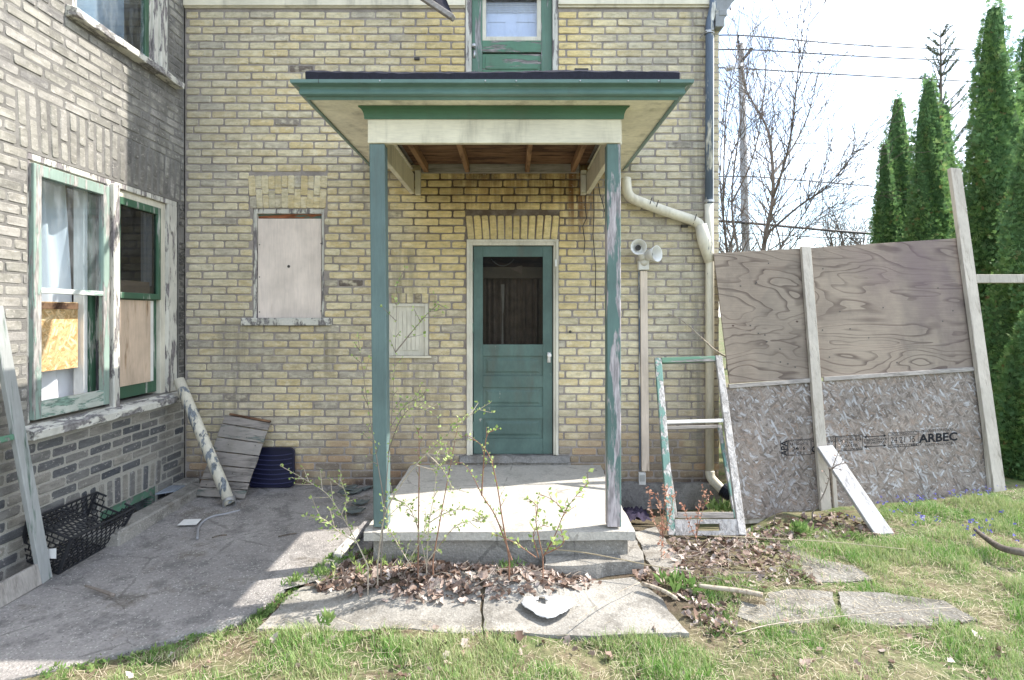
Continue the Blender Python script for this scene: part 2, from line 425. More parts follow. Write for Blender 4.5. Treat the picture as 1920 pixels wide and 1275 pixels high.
TWIG_RED = paint('reddish_twig_bark', (0.26, 0.14, 0.09), peel=0.6, grain=(40, 40, 12), under=(0.15, 0.08, 0.06), rough=0.8, soft=0.12)
POLEWOOD = paint('pole_wood', (0.36, 0.36, 0.36), peel=0.56, grain=(12, 12, 0.8), under=(0.2, 0.18, 0.17), rough=0.9, soft=0.2)

def concrete(name, c1, c2, dark, speck=0.5, bumpd=0.006, agg=75, stain=0.5):
    t = NT(name); p = t.pos()
    a = t.noise(p, 1.5, 7, 0.68); b = t.noise(p, 55, 4, 0.7); d = t.noise(t.map(p, loc=(5, 7, 1)), 4.0, 7, 0.72)
    v = t.voro(p, agg, 'F1', 'Color'); vx = t.xyz(v)[0]
    vd = t.voro(p, agg, 'F1', 'Distance')
    c = t.mix(t.mr(a, 0.35, 0.65), c1, c2)
    c = t.mix(t.math('MULTIPLY', t.mr(d, 0.48, 0.64), stain), c, dark)
    mud = t.noise(t.map(p, loc=(8, 1, 3)), 2.4, 8, 0.74)
    c = t.mix(t.mr(mud, 0.54, 0.66, 0, stain), c, (0.16, 0.14, 0.115))
    stones = t.math('MULTIPLY', t.mr(vx, 0.8, 0.86), t.mr(vd, 0.4, 0.25))
    c = t.mix(t.math('MULTIPLY', stones, speck), c, (0.52, 0.5, 0.46))
    pits = t.mr(t.noise(t.map(p, loc=(1, 9, 4)), agg * 0.9, 3, 0.6), 0.62, 0.72)
    c = t.mix(t.math('MULTIPLY', pits, min(1, speck * 1.1)), c, (0.08, 0.075, 0.072))
    fleck = t.mr(t.noise(t.map(p, (1, 1, 1), loc=(6, 2, 8)), agg * 0.55, 4, 0.65), 0.6, 0.7)
    c = t.mix(t.math('MULTIPLY', fleck, speck * 0.55), c, (0.5, 0.48, 0.45))
    crack = t.voro(t.map(p, loc=(2, 3, 0)), 1.7, 'DISTANCE_TO_EDGE', 'Distance')
    cr = t.mr(t.math('ADD', crack, t.math('MULTIPLY', t.math('SUBTRACT', d, 0.5), 0.16)), 0.005, 0.0)
    c = t.mix(t.math('MULTIPLY', cr, 0.35), c, (0.05, 0.045, 0.04))
    c = t.mul(c, t.mr(b, 0.2, 0.8, 0.7, 1.25, False))
    h = t.math('ADD', b, t.math('ADD', t.math('MULTIPLY', d, 0.6), t.math('MULTIPLY', vd, 0.6)))
    return t.fin(c, 0.92, t.bump(h, 0.7, bumpd), 0.2)
CONC = concrete('concrete', (0.34, 0.32, 0.285), (0.25, 0.235, 0.21), (0.14, 0.128, 0.11), 0.45, stain=0.7)
CONC_SLAB = concrete('porch_concrete', (0.52, 0.49, 0.44), (0.44, 0.415, 0.37), (0.24, 0.225, 0.2), 0.12, 0.003, 90, 0.35)
CONC_PATIO = concrete('patio_concrete', (0.35, 0.328, 0.31), (0.26, 0.243, 0.23), (0.14, 0.133, 0.13), 1.0, 0.010, 80, 0.7)
CONC_FLAG = concrete('flagstone', (0.26, 0.245, 0.215), (0.17, 0.16, 0.14), (0.09, 0.085, 0.068), 0.55, 0.010, 70, 0.9)
STONE = concrete('sill_stone', (0.30, 0.29, 0.275), (0.22, 0.21, 0.2), (0.10, 0.095, 0.09), 0.2, 0.005, 90, 0.6)

def plain(name, col, rough=0.5, spec=0.4, var=0.15, scale=8, metal=0.0, bumps=0.15):
    t = NT(name); p = t.pos(); a = t.noise(p, scale, 5, 0.6); b = t.noise(p, scale * 14, 3, 0.6)
    c = t.mul(t.mix(0.0, col, col), t.mr(a, 0.25, 0.75, 1 - var, 1 + var, False))
    return t.fin(c, t.mr(a, 0.2, 0.8, max(0.05, rough - 0.12), min(1, rough + 0.12), False), t.bump(b, bumps, 0.003), spec, metal)
BLACK_PLASTIC = plain('black_plastic', (0.022, 0.023, 0.027), 0.45)
NAVY_PLASTIC = plain('navy_plastic', (0.008, 0.009, 0.03), 0.42)
ROOFING = plain('black_roofing', (0.022, 0.022, 0.034), 0.85, 0.3, 0.35, 40, 0, 0.9)
DARK = plain('dark_interior', (0.035, 0.03, 0.027), 0.9)
DARKWALL = plain('dim_wall', (0.16, 0.14, 0.115), 0.9)
WHITE_PLASTIC = plain('white_plastic', (0.70, 0.69, 0.66), 0.4)
LAMP_IN = plain('lamp_socket', (0.05, 0.045, 0.04), 0.5)
WIRE = plain('wire_black', (0.025, 0.025, 0.028), 0.6)
CABLE_GREY = plain('grey_cable', (0.30, 0.30, 0.31), 0.5)
METAL = plain('worn_metal', (0.42, 0.42, 0.42), 0.4, 0.5, 0.2, 20, 0.7)
HINGE = plain('painted_hinge', (0.09, 0.15, 0.12), 0.5)
BAG = plain('white_sack', (0.42, 0.42, 0.42), 0.5, 0.4, 0.2, 14)
PAPER = plain('paper', (0.72, 0.71, 0.68), 0.8)
CLOTH_DARK = plain('dark_rag', (0.035, 0.028, 0.05), 0.9, 0.2, 0.5, 25)
CURTAIN = plain('white_curtain', (0.66, 0.67, 0.70), 0.9, 0.1, 0.08, 3)
BROWN_CURTAIN = plain('brown_curtain', (0.42, 0.35, 0.30), 0.9, 0.1, 0.35, 9)
INK = plain('black_ink', (0.02, 0.02, 0.022), 0.9, 0.1, 0.3, 60)
BLUE_TARP = plain('pale_blue_plastic', (0.28, 0.42, 0.58), 0.4)
HOSE = plain('black_hose', (0.02, 0.023, 0.035), 0.4)
DOORWHITE = plain('inner_white_door', (0.62, 0.66, 0.74), 0.5, 0.3, 0.04, 3)
WOODCORE = plain('frieze_cream', (0.58, 0.55, 0.46), 0.7, 0.3, 0.15, 6)

def glass(name, refl=0.06, tint=(0.9, 0.94, 0.96), rough=0.02, dusty=1.0, base=0.03):
    t = NT(name)
    tr = t.n('ShaderNodeBsdfTransparent'); tr.inputs[0].default_value = (*tint, 1)
    gl = t.n('ShaderNodeBsdfGlossy'); gl.inputs['Roughness'].default_value = rough
    lw = t.n('ShaderNodeLayerWeight')
    f = t.math('ADD', t.math('MULTIPLY_ADD', t.math('POWER', lw.outputs['Facing'], 5.0), 0.9, base), t.math('MULTIPLY', t.noise(t.pos(), 3, 4, 0.6), refl))
    mx = t.n('ShaderNodeMixShader'); t.put(mx.inputs[0], f)
    t.t.links.new(tr.outputs[0], mx.inputs[1]); t.t.links.new(gl.outputs[0], mx.inputs[2])
    dust = t.n('ShaderNodeBsdfDiffuse'); dust.inputs[0].default_value = (0.55, 0.58, 0.6, 1)
    m2 = t.n('ShaderNodeMixShader')
    t.put(m2.inputs[0], t.mr(t.noise(t.map(t.pos(), (3, 3, 1)), 4, 5, 0.6), 0.4, 0.8, 0.015 * dusty, 0.13 * dusty))
    t.t.links.new(mx.outputs[0], m2.inputs[1]); t.t.links.new(dust.outputs[0], m2.inputs[2])
    t.t.links.new(m2.outputs[0], t.out.inputs['Surface'])
    return t.m
GLASS = glass('window_glass')

def plywood():
    t = NT('weathered_plywood'); p = t.pos()
    q = t.map(p, (0.42, 0.42, 1.9))
    f = t.noise(q, 1.25, 3, 0.45, 0.7)
    k = t.noise(t.map(p, (0.55, 0.55, 2.2), loc=(4, 1, 8)), 2.4, 2, 0.4, 0.3)
    ph = t.math('ADD', t.math('MULTIPLY', f, 15), t.math('MULTIPLY', k, 4.0))
    band = t.math('FRACT', ph)
    line = t.math('MULTIPLY', t.mr(band, 0.62, 0.95), t.mr(band, 1.0, 0.965))
    g = t.noise(t.map(p, (4, 4, 150)), 1.0, 5, 0.7)
    wet = t.noise(t.map(p, (1.2, 1, 0.5), loc=(3, 3, 1)), 2.2, 6, 0.7)
    big = t.noise(p, 1.7, 5, 0.6)
    c = t.mix(t.mr(big, 0.35, 0.65), (0.285, 0.235, 0.185), (0.215, 0.175, 0.14))
    c = t.mix(t.math('MULTIPLY', line, t.mr(k, 0.3, 0.6, 0.25, 0.85)), c, (0.10, 0.075, 0.062))
    c = t.mix(t.mr(wet, 0.5, 0.72, 0, 0.55), c, (0.13, 0.108, 0.092))
    x = t.xyz(); pur = t.math('MULTIPLY', t.mr(t.math('ADD', x[0], t.math('MULTIPLY', big, 2.0)), 3.9, 5.4), t.mr(x[2], 0.9, 2.1))
    c = t.mix(t.math('MULTIPLY', pur, t.mr(big, 0.3, 0.65, 0.1, 0.45)), c, (0.165, 0.115, 0.135))
    kn = t.voro(t.map(p, (1, 1, 1.5)), 3.1, 'F1', 'Distance')
    c = t.mix(t.mr(kn, 0.05, 0.025), c, (0.075, 0.05, 0.042))
    c = t.mul(c, t.mr(g, 0.2, 0.8, 0.8, 1.2, False))
    return t.fin(c, 0.88, t.bump(t.math('ADD', g, line), 0.4, 0.003), 0.2)
PLY = plywood()

def osb(name, tones, gain=1.0, turn=0.0, k=1.4):
    t = NT(name); p = t.map(t.pos(), (1, 1, 1), (0, 0, turn))
    col = None
    for i, (ang, sx, sz, thr) in enumerate(((0.25, 9, 34, -1), (1.1, 10, 40, 0.42), (-0.7, 10, 42, 0.5), (0.1, 8, 44, 0.5), (2.2, 12, 46, 0.6), (-0.35, 9, 40, 0.62), (0.75, 10, 44, 0.7), (-1.2, 11, 42, 0.74))):
        q = t.map(t.map(p, loc=(i * 3.3, i, i * 1.7)), (1, 1, 1), (0, ang, 0))
        w = t.noise(q, 14, 2, 0.5, 0, 'Color')
        q2 = t.n('ShaderNodeVectorMath', operation='MULTIPLY_ADD'); t.put(q2.inputs[0], w); q2.inputs[1].default_value = (0.03, 0.03, 0.03); t.put(q2.inputs[2], q)
        v = t.n('ShaderNodeTexVoronoi'); v.distance = 'CHEBYCHEV'; t.put(v.inputs['Vector'], t.map(q2.outputs[0], (sx * k, 1.0, sz * k))); v.inputs['Scale'].default_value = 1.0
        cc = t.xyz(v.outputs['Color'])
        c = t.ramp(cc[0], tones)
        c = t.mul(c, t.mr(v.outputs['Distance'], 0.1, 0.6, 1.08, 0.72, False))
        col = c if col is None else t.mix(t.mr(cc[1], thr, thr + 0.03), col, c)
    g = t.noise(p, 140, 2, 0.6)
    big = t.noise(p, 2.2, 5, 0.6)
    col = t.mul(col, t.math('MULTIPLY', t.mr(big, 0.3, 0.7, 0.85, 1.12, False), t.math('MULTIPLY', t.mr(g, 0.2, 0.8, 0.85, 1.15, False), gain)))
    return t.fin(col, 0.85, t.bump(g, 0.4, 0.003), 0.25)
OSB = osb('weathered_strand_board', [(0, (0.14, 0.115, 0.098)), (0.3, (0.24, 0.20, 0.17)), (0.55, (0.29, 0.25, 0.218)), (0.75, (0.25, 0.19, 0.15)), (0.88, (0.32, 0.30, 0.285)), (0.97, (0.39, 0.375, 0.37)), (1, (0.42, 0.41, 0.405))])
OSB_NEW = osb('fresh_strand_board', [(0, (0.40, 0.24, 0.10)), (0.4, (0.52, 0.34, 0.16)), (0.7, (0.58, 0.40, 0.21)), (1, (0.66, 0.50, 0.30))], 1.1, R(90))

def leafmat(name, tones, transl=0.25, clump=None, rough=0.6, scale=3.0):
    t = NT(name); p = t.pos(); r = t.rnd()
    c = t.ramp(r, tones)
    if clump:
        c = t.mix(t.mr(t.noise(p, scale, 4, 0.6), 0.42, 0.6, 0, clump[1]), c, clump[0])
    return t.fin(c, rough, None, 0.25, 0, transl)
CEDAR = leafmat('cedar_foliage', [(0, (0.085, 0.17, 0.06)), (0.4, (0.14, 0.26, 0.08)), (0.75, (0.21, 0.34, 0.11)), (0.97, (0.28, 0.38, 0.15)), (1, (0.26, 0.13, 0.06))], 0.5, ((0.12, 0.23, 0.115), 0.6), 0.6, 3.5)
CEDAR_CORE = plain('cedar_core_shade', (0.05, 0.095, 0.035), 0.9, 0.1, 0.4, 14)
SPRUCE = leafmat('spruce_needles', [(0, (0.05, 0.085, 0.045)), (1, (0.10, 0.14, 0.08))], 0.2)
GRASS = leafmat('grass_blades', [(0, (0.11, 0.25, 0.045)), (0.35, (0.175, 0.34, 0.075)), (0.62, (0.26, 0.41, 0.115)), (0.78, (0.43, 0.45, 0.22)), (1, (0.62, 0.55, 0.40))], 0.35, ((0.44, 0.45, 0.24), 0.5), 0.6, 2.2)
WEED = leafmat('weed_leaves', [(0, (0.11, 0.20, 0.055)), (0.5, (0.18, 0.29, 0.085)), (1, (0.30, 0.38, 0.14))], 0.35)
SHOOT = leafmat('spring_leaves', [(0, (0.22, 0.34, 0.09)), (0.5, (0.38, 0.50, 0.16)), (1, (0.54, 0.60, 0.26))], 0.45)
REDLEAF = leafmat('red_barberry_leaves', [(0, (0.45, 0.20, 0.13)), (0.6, (0.56, 0.30, 0.21)), (1, (0.60, 0.40, 0.30))], 0.35)
BROWNLEAF = leafmat('dead_leaves', [(0, (0.10, 0.065, 0.048)), (0.25, (0.24, 0.16, 0.12)), (0.5, (0.36, 0.265, 0.215)), (0.75, (0.48, 0.39, 0.335)), (1, (0.62, 0.55, 0.50))], 0.15, ((0.13, 0.085, 0.065), 0.5), 0.75, 9)
STRAW = leafmat('dry_stalks', [(0, (0.36, 0.30, 0.20)), (1, (0.55, 0.48, 0.36))], 0.1)
BLUEFLOWER = leafmat('blue_flowers', [(0, (0.11, 0.10, 0.38)), (1, (0.22, 0.21, 0.55))], 0.3)

def ground_material():
    t = NT('lawn_soil'); p = t.pos()
    a = t.noise(p, 2.2, 6, 0.65); b = t.noise(p, 28, 5, 0.7); c0 = t.noise(t.map(p, loc=(3, 8, 1)), 6, 5, 0.65)
    c = t.mix(t.mr(a, 0.38, 0.6), (0.10, 0.135, 0.05), (0.19, 0.17, 0.10))
    c = t.mix(t.mr(c0, 0.5, 0.64, 0, 0.8), c, (0.15, 0.115, 0.08))
    x = t.xyz()
    bed = t.math('MULTIPLY', t.mr(x[0], 1.75, 1.2), t.mr(x[1], -2.5, -2.2))
    c = t.mix(t.math('MULTIPLY', bed, t.mr(a, 0.3, 0.6, 0.95, 0.7)), c, (0.11, 0.082, 0.062))
    c = t.mul(c, t.mr(b, 0.2, 0.8, 0.55, 1.4, False))
    return t.fin(c, 0.95, t.bump(b, 0.9, 0.02), 0.1)
GROUND = ground_material()
# ------------------------------------------------------------------ ground, patio, paving
SLAB_X0, SLAB_X1, SLAB_F = -0.965, 0.80, -1.69          # porch slab top, front edge
WING_X = FX(346)                                         # plane of the wing wall
CORNER_X = FX(1348)

def sstep(a, b, x):
    t = np.clip((x - a) / (b - a), 0, 1); return t * t * (3 - 2 * t)

_pe = [(-2.95, -3.15)] + [tuple(G(a, b))[:2] for a, b in ((95, 1262), (300, 1205), (468, 1152), (560, 1085), (622, 1040))]
PEX = [p[0] for p in _pe]; PEY = [p[1] for p in _pe]
def terrain(x, y):
    x = np.asarray(x, float); y = np.asarray(y, float)
    z = 0.012 * np.sin(3.1 * x + 1.3 * y) + 0.010 * np.sin(5.3 * y - 2.1 * x + 1) + 0.006 * np.sin(11 * x + 7 * y)
    z = z - 0.015
    z = z + 0.10 * np.exp(-((x + 0.33) / 0.62) ** 4 - ((y + 1.93) / 0.17) ** 2)          # heap of leaves at the slab's foot
    strip = sstep(0.78, 0.95, x) * (1 - sstep(1.9, 2.3, x)) * sstep(-1.0, -0.45, y)
    z = z - 0.13 * strip                                                                  # soil lies lower by the foundation
    patio = (1 - sstep(-1.15, -0.98, x)) * sstep(0.03, 0.22, y - np.interp(x, PEX, PEY))
    z = z - 0.03 * patio
    z = z + 0.09 * sstep(2.2, 4.6, x) * sstep(-2.4, -0.3, y)
    far = sstep(8, 60, np.hypot(x, y))
    return z * (1 - far)

def coords(a, b, st, far):
    c = list(np.arange(a, b + 1e-6, st))
    return np.array([-f for f in far[::-1]] + c + list(far))
gx = coords(-4.2, 7.2, 0.06, [9, 12, 20, 40, 90, 200, 400])
gy = coords(-5.6, 3.0, 0.06, [7, 10, 20, 40, 90, 200, 400])
gx.sort(); gy.sort()
XX, YY = np.meshgrid(gx, gy)
ZZ = terrain(XX, YY)
nx, ny = len(gx), len(gy)
idx = np.arange(nx * ny).reshape(ny, nx)
Fq = np.stack([idx[:-1, :-1], idx[:-1, 1:], idx[1:, 1:], idx[1:, :-1]], -1).reshape(-1, 4)
ground = np_mesh('ground', np.stack([XX, YY, ZZ], -1).reshape(-1, 3), Fq, GROUND, None, True)
tag(ground, 'weedy lawn and bare soil around the old brick house', None, None, 'structure')

def rough_outline(poly, step=0.05, amp=0.008, seed=0):
    """polygon with broken, uneven edges"""
    rr = random.Random(seed); out = []
    n = len(poly)
    for i in range(n):
        a = Vector(poly[i]); b = Vector(poly[(i + 1) % n]); k = max(1, int((b - a).length / step))
        nrm = Vector((-(b - a).y, (b - a).x, 0)).normalized()
        for j in range(k):
            q = a.lerp(b, j / k)
            w = mnoise.noise(Vector((q.x * 5 + seed, q.y * 5, 3.3))) * 2 + rr.uniform(-0.6, 0.6)
            out.append(q + nrm * (amp * w))
    return out

def slab_mesh(poly, zfun, thick, seed, amp=0.01, step=0.05):
    pts = rough_outline(poly, step, amp, seed)
    bm = bmesh.new()
    vs = [bm.verts.new((p.x, p.y, 0)) for p in pts]
    f = bm.faces.new(vs)
    bmesh.ops.triangulate(bm, faces=[f])
    for it in range(2):
        es = [e for e in bm.edges if e.calc_length() > 0.16]
        if es: bmesh.ops.subdivide_edges(bm, edges=es, cuts=1, use_grid_fill=False)
        bmesh.ops.triangulate(bm, faces=bm.faces[:])
    ex = bmesh.ops.extrude_face_region(bm, geom=bm.faces[:])
    low = [g for g in ex['geom'] if isinstance(g, bmesh.types.BMVert)]
    lowset = set(low)
    for v in bm.verts:
        z = zfun(v.co.x, v.co.y) + 0.004 * mnoise.noise(v.co * 4 + Vector((seed, 0, 0)))
        v.co.z = z - (thick if v in lowset else 0)
    bmesh.ops.recalc_face_normals(bm, faces=bm.faces)
    me = bpy.data.meshes.new('slab'); bm.to_mesh(me); bm.free()
    return me

def patio_z(x, y): return 0.004 + 0.045 * float(sstep(-2.0, 0.0, y))
pat = [(WING_X + 0.0, -4.6, 0), (-2.95, -3.15, 0)] + [tuple(G(x, y)) for x, y in ((95, 1262), (300, 1205), (468, 1152), (560, 1085), (622, 1040))] + [(-0.99, -1.72, 0), (-0.985, -0.02, 0), (-2.78, -0.02, 0), (-2.78, -1.32, 0), (WING_X + 0.002, -1.33, 0)]
patio = link('concrete_patio', slab_mesh(pat, patio_z, 0.09, 3, 0.012), CONC_PATIO)
tag(patio, 'stained grey concrete patio in the inner corner of the house', None, None, 'structure')

flags = [
    ([(480, 1174), (554, 1103), (627, 1058), (900, 1090), (905, 1188), (700, 1182)], 'cracked pale concrete slab below the leaf heap, towards the patio'),
    ([(909, 1090), (1186, 1086), (1240, 1125), (1292, 1184), (1100, 1190), (909, 1188)], 'pale concrete slab that the torn white sack lies on'),
    ([(1186, 1000), (1232, 985), (1262, 1030), (1296, 1078), (1235, 1080)], 'narrow concrete strip between porch step and leaf bed'),
    ([(1392, 1118), (1480, 1100), (1560, 1106), (1578, 1166), (1440, 1170), (1385, 1150)], 'flagstone with a yellow moss patch, in the worn lawn path'),
    ([(1572, 1108), (1660, 1104), (1770, 1122), (1832, 1158), (1740, 1172), (1584, 1167)], 'dark stained flagstone sunk in grass at path end'),
    ([(1482, 1028), (1560, 1030), (1640, 1078), (1530, 1090), (1488, 1062)], 'small grey flagstone half buried by leaves'),
    ([(1330, 1002), (1440, 1000), (1500, 1022), (1420, 1030), (1310, 1024)], 'greenish flagstone under the bottom rail of the leaning sash'),
]
walk = thing('paved_path', 'broken paved path of concrete slabs and sunken flagstones', None, (0, 0, 0))
walk['kind'] = 'structure'
for i, (pp, lab) in enumerate(flags):
    me = slab_mesh([tuple(G(x, y)) for x, y in pp], (lambda x, y, i=i: max(float(terrain(x, y)), -0.020 if i < 3 else -0.06) * (1.0 if i < 3 else 0.55) + (0.008 if i < 3 else -0.001) + 0.003 * (i % 3) + 0.004 * math.sin(x * 2 + i) - 0.045 * (i in (5, 6)) * 0.3  ), 0.07, 20 + i, 0.009)
    o = link('paving_slab', me, CONC if i in (0, 1, 2) else CONC_FLAG, walk)
    o['label'] = lab

# ------------------------------------------------------------------ wall building kit
class Frame:
    """wall frame: a along the wall, b up, n outwards"""
    def __init__(s, org, A, N):
        s.o = Vector(org); s.A = Vector(A); s.N = Vector(N); s.B = Vector((0, 0, 1))
        s.M = Matrix((( s.A.x, -s.N.x, 0), (s.A.y, -s.N.y, 0), (0, 0, 1))).to_4x4()
    def __call__(s, a, b, n=0.0): return s.o + s.A * a + s.B * b + s.N * n
    def box(s, mb, a0, a1, b0, b1, n0, n1):
        return mb.hexa([s(a0, b0, n1), s(a1, b0, n1), s(a1, b0, n0), s(a0, b0, n0), s(a0, b1, n1), s(a1, b1, n1), s(a1, b1, n0), s(a0, b1, n0)])
FAC = Frame((0, 0, 0), (1, 0, 0), (0, -1, 0))
WNG = Frame((WING_X, 0, 0), (0, 1, 0), (1, 0, 0))

def wall_mesh(fr, a0, a1, b0, b1, holes, n=-0.006, depth=0.2):
    """mortar bed with openings; reveals run `depth` into the wall"""
    mb = MB()
    As = sorted({a0, a1} | {h[0] for h in holes} | {h[1] for h in holes})
    Bs = sorted({b0, b1} | {h[2] for h in holes} | {h[3] for h in holes})
    for i in range(len(As) - 1):
        for j in range(len(Bs) - 1):
            ca, cb = (As[i] + As[i + 1]) / 2, (Bs[j] + Bs[j + 1]) / 2
            if any(h[0] < ca < h[1] and h[2] < cb < h[3] for h in holes): continue
            mb.add([fr(As[i], Bs[j], n), fr(As[i + 1], Bs[j], n), fr(As[i + 1], Bs[j + 1], n), fr(As[i], Bs[j + 1], n)], [(0, 1, 2, 3)])
    for h in holes:
        q = [(h[0], h[2]), (h[1], h[2]), (h[1], h[3]), (h[0], h[3])]
        for k in range(4):
            p, r = q[k], q[(k + 1) % 4]
            mb.add([fr(*p, n), fr(*r, n), fr(*r, n - depth), fr(*p, n - depth)], [(0, 1, 2, 3)])
    return mb

BL, BHH, JT, CRS, PITCH = 0.220, 0.0585, 0.014, 0.0718, 0.2365
def brick_template(seed, L, H=BHH, D=0.045):
    rr = random.Random(seed); c = 0.0085
    def ring(dx, y, cc, j):
        x, z = L / 2 - dx, H / 2 - dx
        pts = [(-x + cc, -z), (x - cc, -z), (x, -z + cc), (x, z - cc), (x - cc, z), (-x + cc, z), (-x, z - cc), (-x, -z + cc)]
        return [(a + rr.uniform(-j, j) * 1.3, y + rr.uniform(-j, j) * 0.5, b + rr.uniform(-j, j) * 0.7) for a, b in pts]
    V = ring(0, D, 0.004, 0) + ring(0, 0.005, 0.009, 0.0022) + ring(0.0045, 0.0, 0.008, 0.0022)
    F = [tuple(16 + k for k in range(8))]
    for r in range(2):
        for k in range(8):
            F.append((r * 8 + k, r * 8 + (k + 1) % 8, (r + 1) * 8 + (k + 1) % 8, (r + 1) * 8 + k))
    return V, F
TPL = {L: [brick_template(100 + i, L) for i in range(6)] for L in (BL, 0.103)}

def lay_courses(a0, a1, b0, b1, blocks, seed, shift=0.0):
    """running bond: list of (a centre, b centre, length, rotation)"""
    rr = random.Random(seed); out = []
    nrow = int((b1 - b0) / CRS)
    for r in range(nrow):
        bc = b0 + r * CRS + CRS / 2
        x0, x1 = bc - BHH / 2, bc + BHH / 2
        segs = [(a0, a1)]
        for h in blocks:
            if h[3] > x0 + 0.012 and h[2] < x1 - 0.012:
                ns = []
                for s in segs:
                    if h[1] <= s[0] or h[0] >= s[1]: ns.append(s)
                    else:
                        if h[0] > s[0]: ns.append((s[0], h[0]))
                        if h[1] < s[1]: ns.append((h[1], s[1]))
                segs = ns
        off = (r % 2) * PITCH / 2 + shift + rr.uniform(-0.018, 0.018) + (PITCH / 4 if rr.random() < 0.06 else 0)
        for s0, s1 in segs:
            k = math.floor((s0 - a0 - off) / PITCH)
            x = a0 + off + k * PITCH
            while x < s1:
                l, h = max(x, s0), min(x + PITCH, s1)
                ln = h - l - JT
                if ln > 0.028:
                    out.append([(l + h) / 2, bc + rr.uniform(-0.002, 0.002), ln + rr.uniform(-0.004, 0.002), rr.uniform(-0.008, 0.008)])
                x += PITCH
    return out

def emit_bricks(fr, bricks, parent, mat, seed, rank, soldiers, nsolo=300):
    """first `nsolo` by `rank` become objects of their own, the others one joined part"""
    rr = random.Random(seed)
    allb = [(b, False) for b in bricks] + [(b, True) for b in soldiers]
    allb.sort(key=lambda q: -rank(*q))
    meshes = {}
    JV, JF = [], []
    nj = 0
    for i, ((a, b, ln, rot), sold) in enumerate(allb):
        tl = BL if ln > 0.15 else 0.103
        var = rr.randrange(6)
        sx = ln / tl
        Mx = Matrix.Translation(fr(a, b, rr.uniform(-0.0025, 0.003))) @ fr.M @ Matrix.Rotation(rr.uniform(-0.012, 0.012), 4, 'Z') @ Matrix.Rotation((math.pi / 2 if sold else 0) + rot, 4, 'Y') @ Matrix.Diagonal((sx, 1, 1.0 if not sold else rr.uniform(0.98, 1.08), 1))
        V, F = TPL[tl][var]
        if i < nsolo:
            key = (tl, var)
            if key not in meshes:
                me = bpy.data.meshes.new('brick'); me.from_pydata(V, [], F); me.materials.append(mat); meshes[key] = me
            o = bpy.data.objects.new('lintel_brick' if sold else 'brick', meshes[key])
            COL.objects.link(o); o.parent = parent
            o.matrix_basis = Mx
        else:
            o = nj * 24
            JV += [tuple(Mx @ Vector(v)) for v in V]
            JF += [tuple(k + o for k in f) for f in F]
            nj += 1
    me = bpy.data.meshes.new('further_bricks'); me.from_pydata(JV, [], JF)
    j = link('further_bricks', me, mat, parent)
    j['kind'] = 'stuff'

# ------------------------------------------------------------------ main house
house = thing('brick_house', 'two storey buff brick house back wall with green door', 'house', (0, 0, 0))
WALL_L, WALL_R = WING_X + 0.002, CORNER_X
FB, FT = 0.045, FZ(13)
DOOR_H = (FX(876), FX(1046), FZ(862), FZ(450))
WIN_H = (FX(474), FX(607), FZ(597), FZ(391))
HAT_H = (FX(729), FX(803), FZ(667), FZ(569))
UP_H = (FX(873), FX(1046), FZ(139), FZ(-260))
holes = [DOOR_H, WIN_H, HAT_H]
wall = wall_mesh(FAC, WALL_L, WALL_R, -0.3, FT + 0.1, holes + [(UP_H[0], UP_H[1], UP_H[2], FT + 0.1)]).build('wall', MORTAR, house, recalc=False)
ARCH_W = (FX(467), FX(612), FZ(391), FZ(328))
ARCH_D = (FX(874), FX(1048), FZ(450), FZ(403))
ARCH_H = (FX(733), FX(804), FZ(569), FZ(549))
SILL_W = (FX(456), FX(622), FZ(610), FZ(596))
blocks = [(DOOR_H[0], DOOR_H[1], -1, DOOR_H[3]), WIN_H, HAT_H, UP_H, ARCH_W, ARCH_D, ARCH_H, SILL_W, (FX(862), FX(1068), 0, FZ(853))]
fb = lay_courses(WALL_L + 0.004, WALL_R - 0.002, FB, FT, blocks, 5, 0.02)
def soldiers(a0, a1, b0, b1, n, fan, split, seed):
    rr = random.Random(seed); out = []
    w = (a1 - a0) / n; H = b1 - b0
    for i in range(n):
        f = (i + 0.5) / n - 0.5
        a = a0 + (i + 0.5) * w; rot = fan * f
        if split:
            u = 0.60 if i % 2 else 0.40
            u += rr.uniform(-0.04, 0.04)
            for lo, hi in ((0, u), (u, 1)):
                c = (lo + hi) / 2
                out.append([a + (c - 0.5) * H * math.tan(rot), b0 + c * H, (hi - lo) * H - 0.011, rot + rr.uniform(-0.01, 0.01)])
        else:
            out.append([a, (b0 + b1) / 2, H - 0.01, rot + rr.uniform(-0.01, 0.01)])
    return out
sold = soldiers(*ARCH_W, 12, 0.16, True, 1) + soldiers(*ARCH_D, 12, 0.22, False, 2) + soldiers(*ARCH_H, 5, 0.1, False, 3)
def rank_fac(b, s):
    px = CX + b[0] * FPX / CAM_D; py = CY - (b[1] - CAM_H) * FPX / CAM_D
    if py < 12 or px > 1330: return -9
    hidden = (540 < px < 1300 and 125 < py < 195) or (585 < px < 690 and 185 < py < 150 + 1.05 * (px - 543)) or (690 < px < 1165 and py < 305 and py > 180) or (1165 < px < 1290 and 185 < py < 155 + 1.3 * (1300 - px)) \
        or 690 < px < 722 or 1138 < px < 1166 or 1192 < px < 1220 or 1315 < px < 1335 or py > 905 or (365 < px < 560 and py > 775)
    if hidden: return -5
    return (1.0 if b[2] > 0.15 or s else 0.3) - 0.0004 * math.hypot(px - 800, py - 480)
emit_bricks(FAC, fb, wall, BRICK, 41, rank_fac, sold)

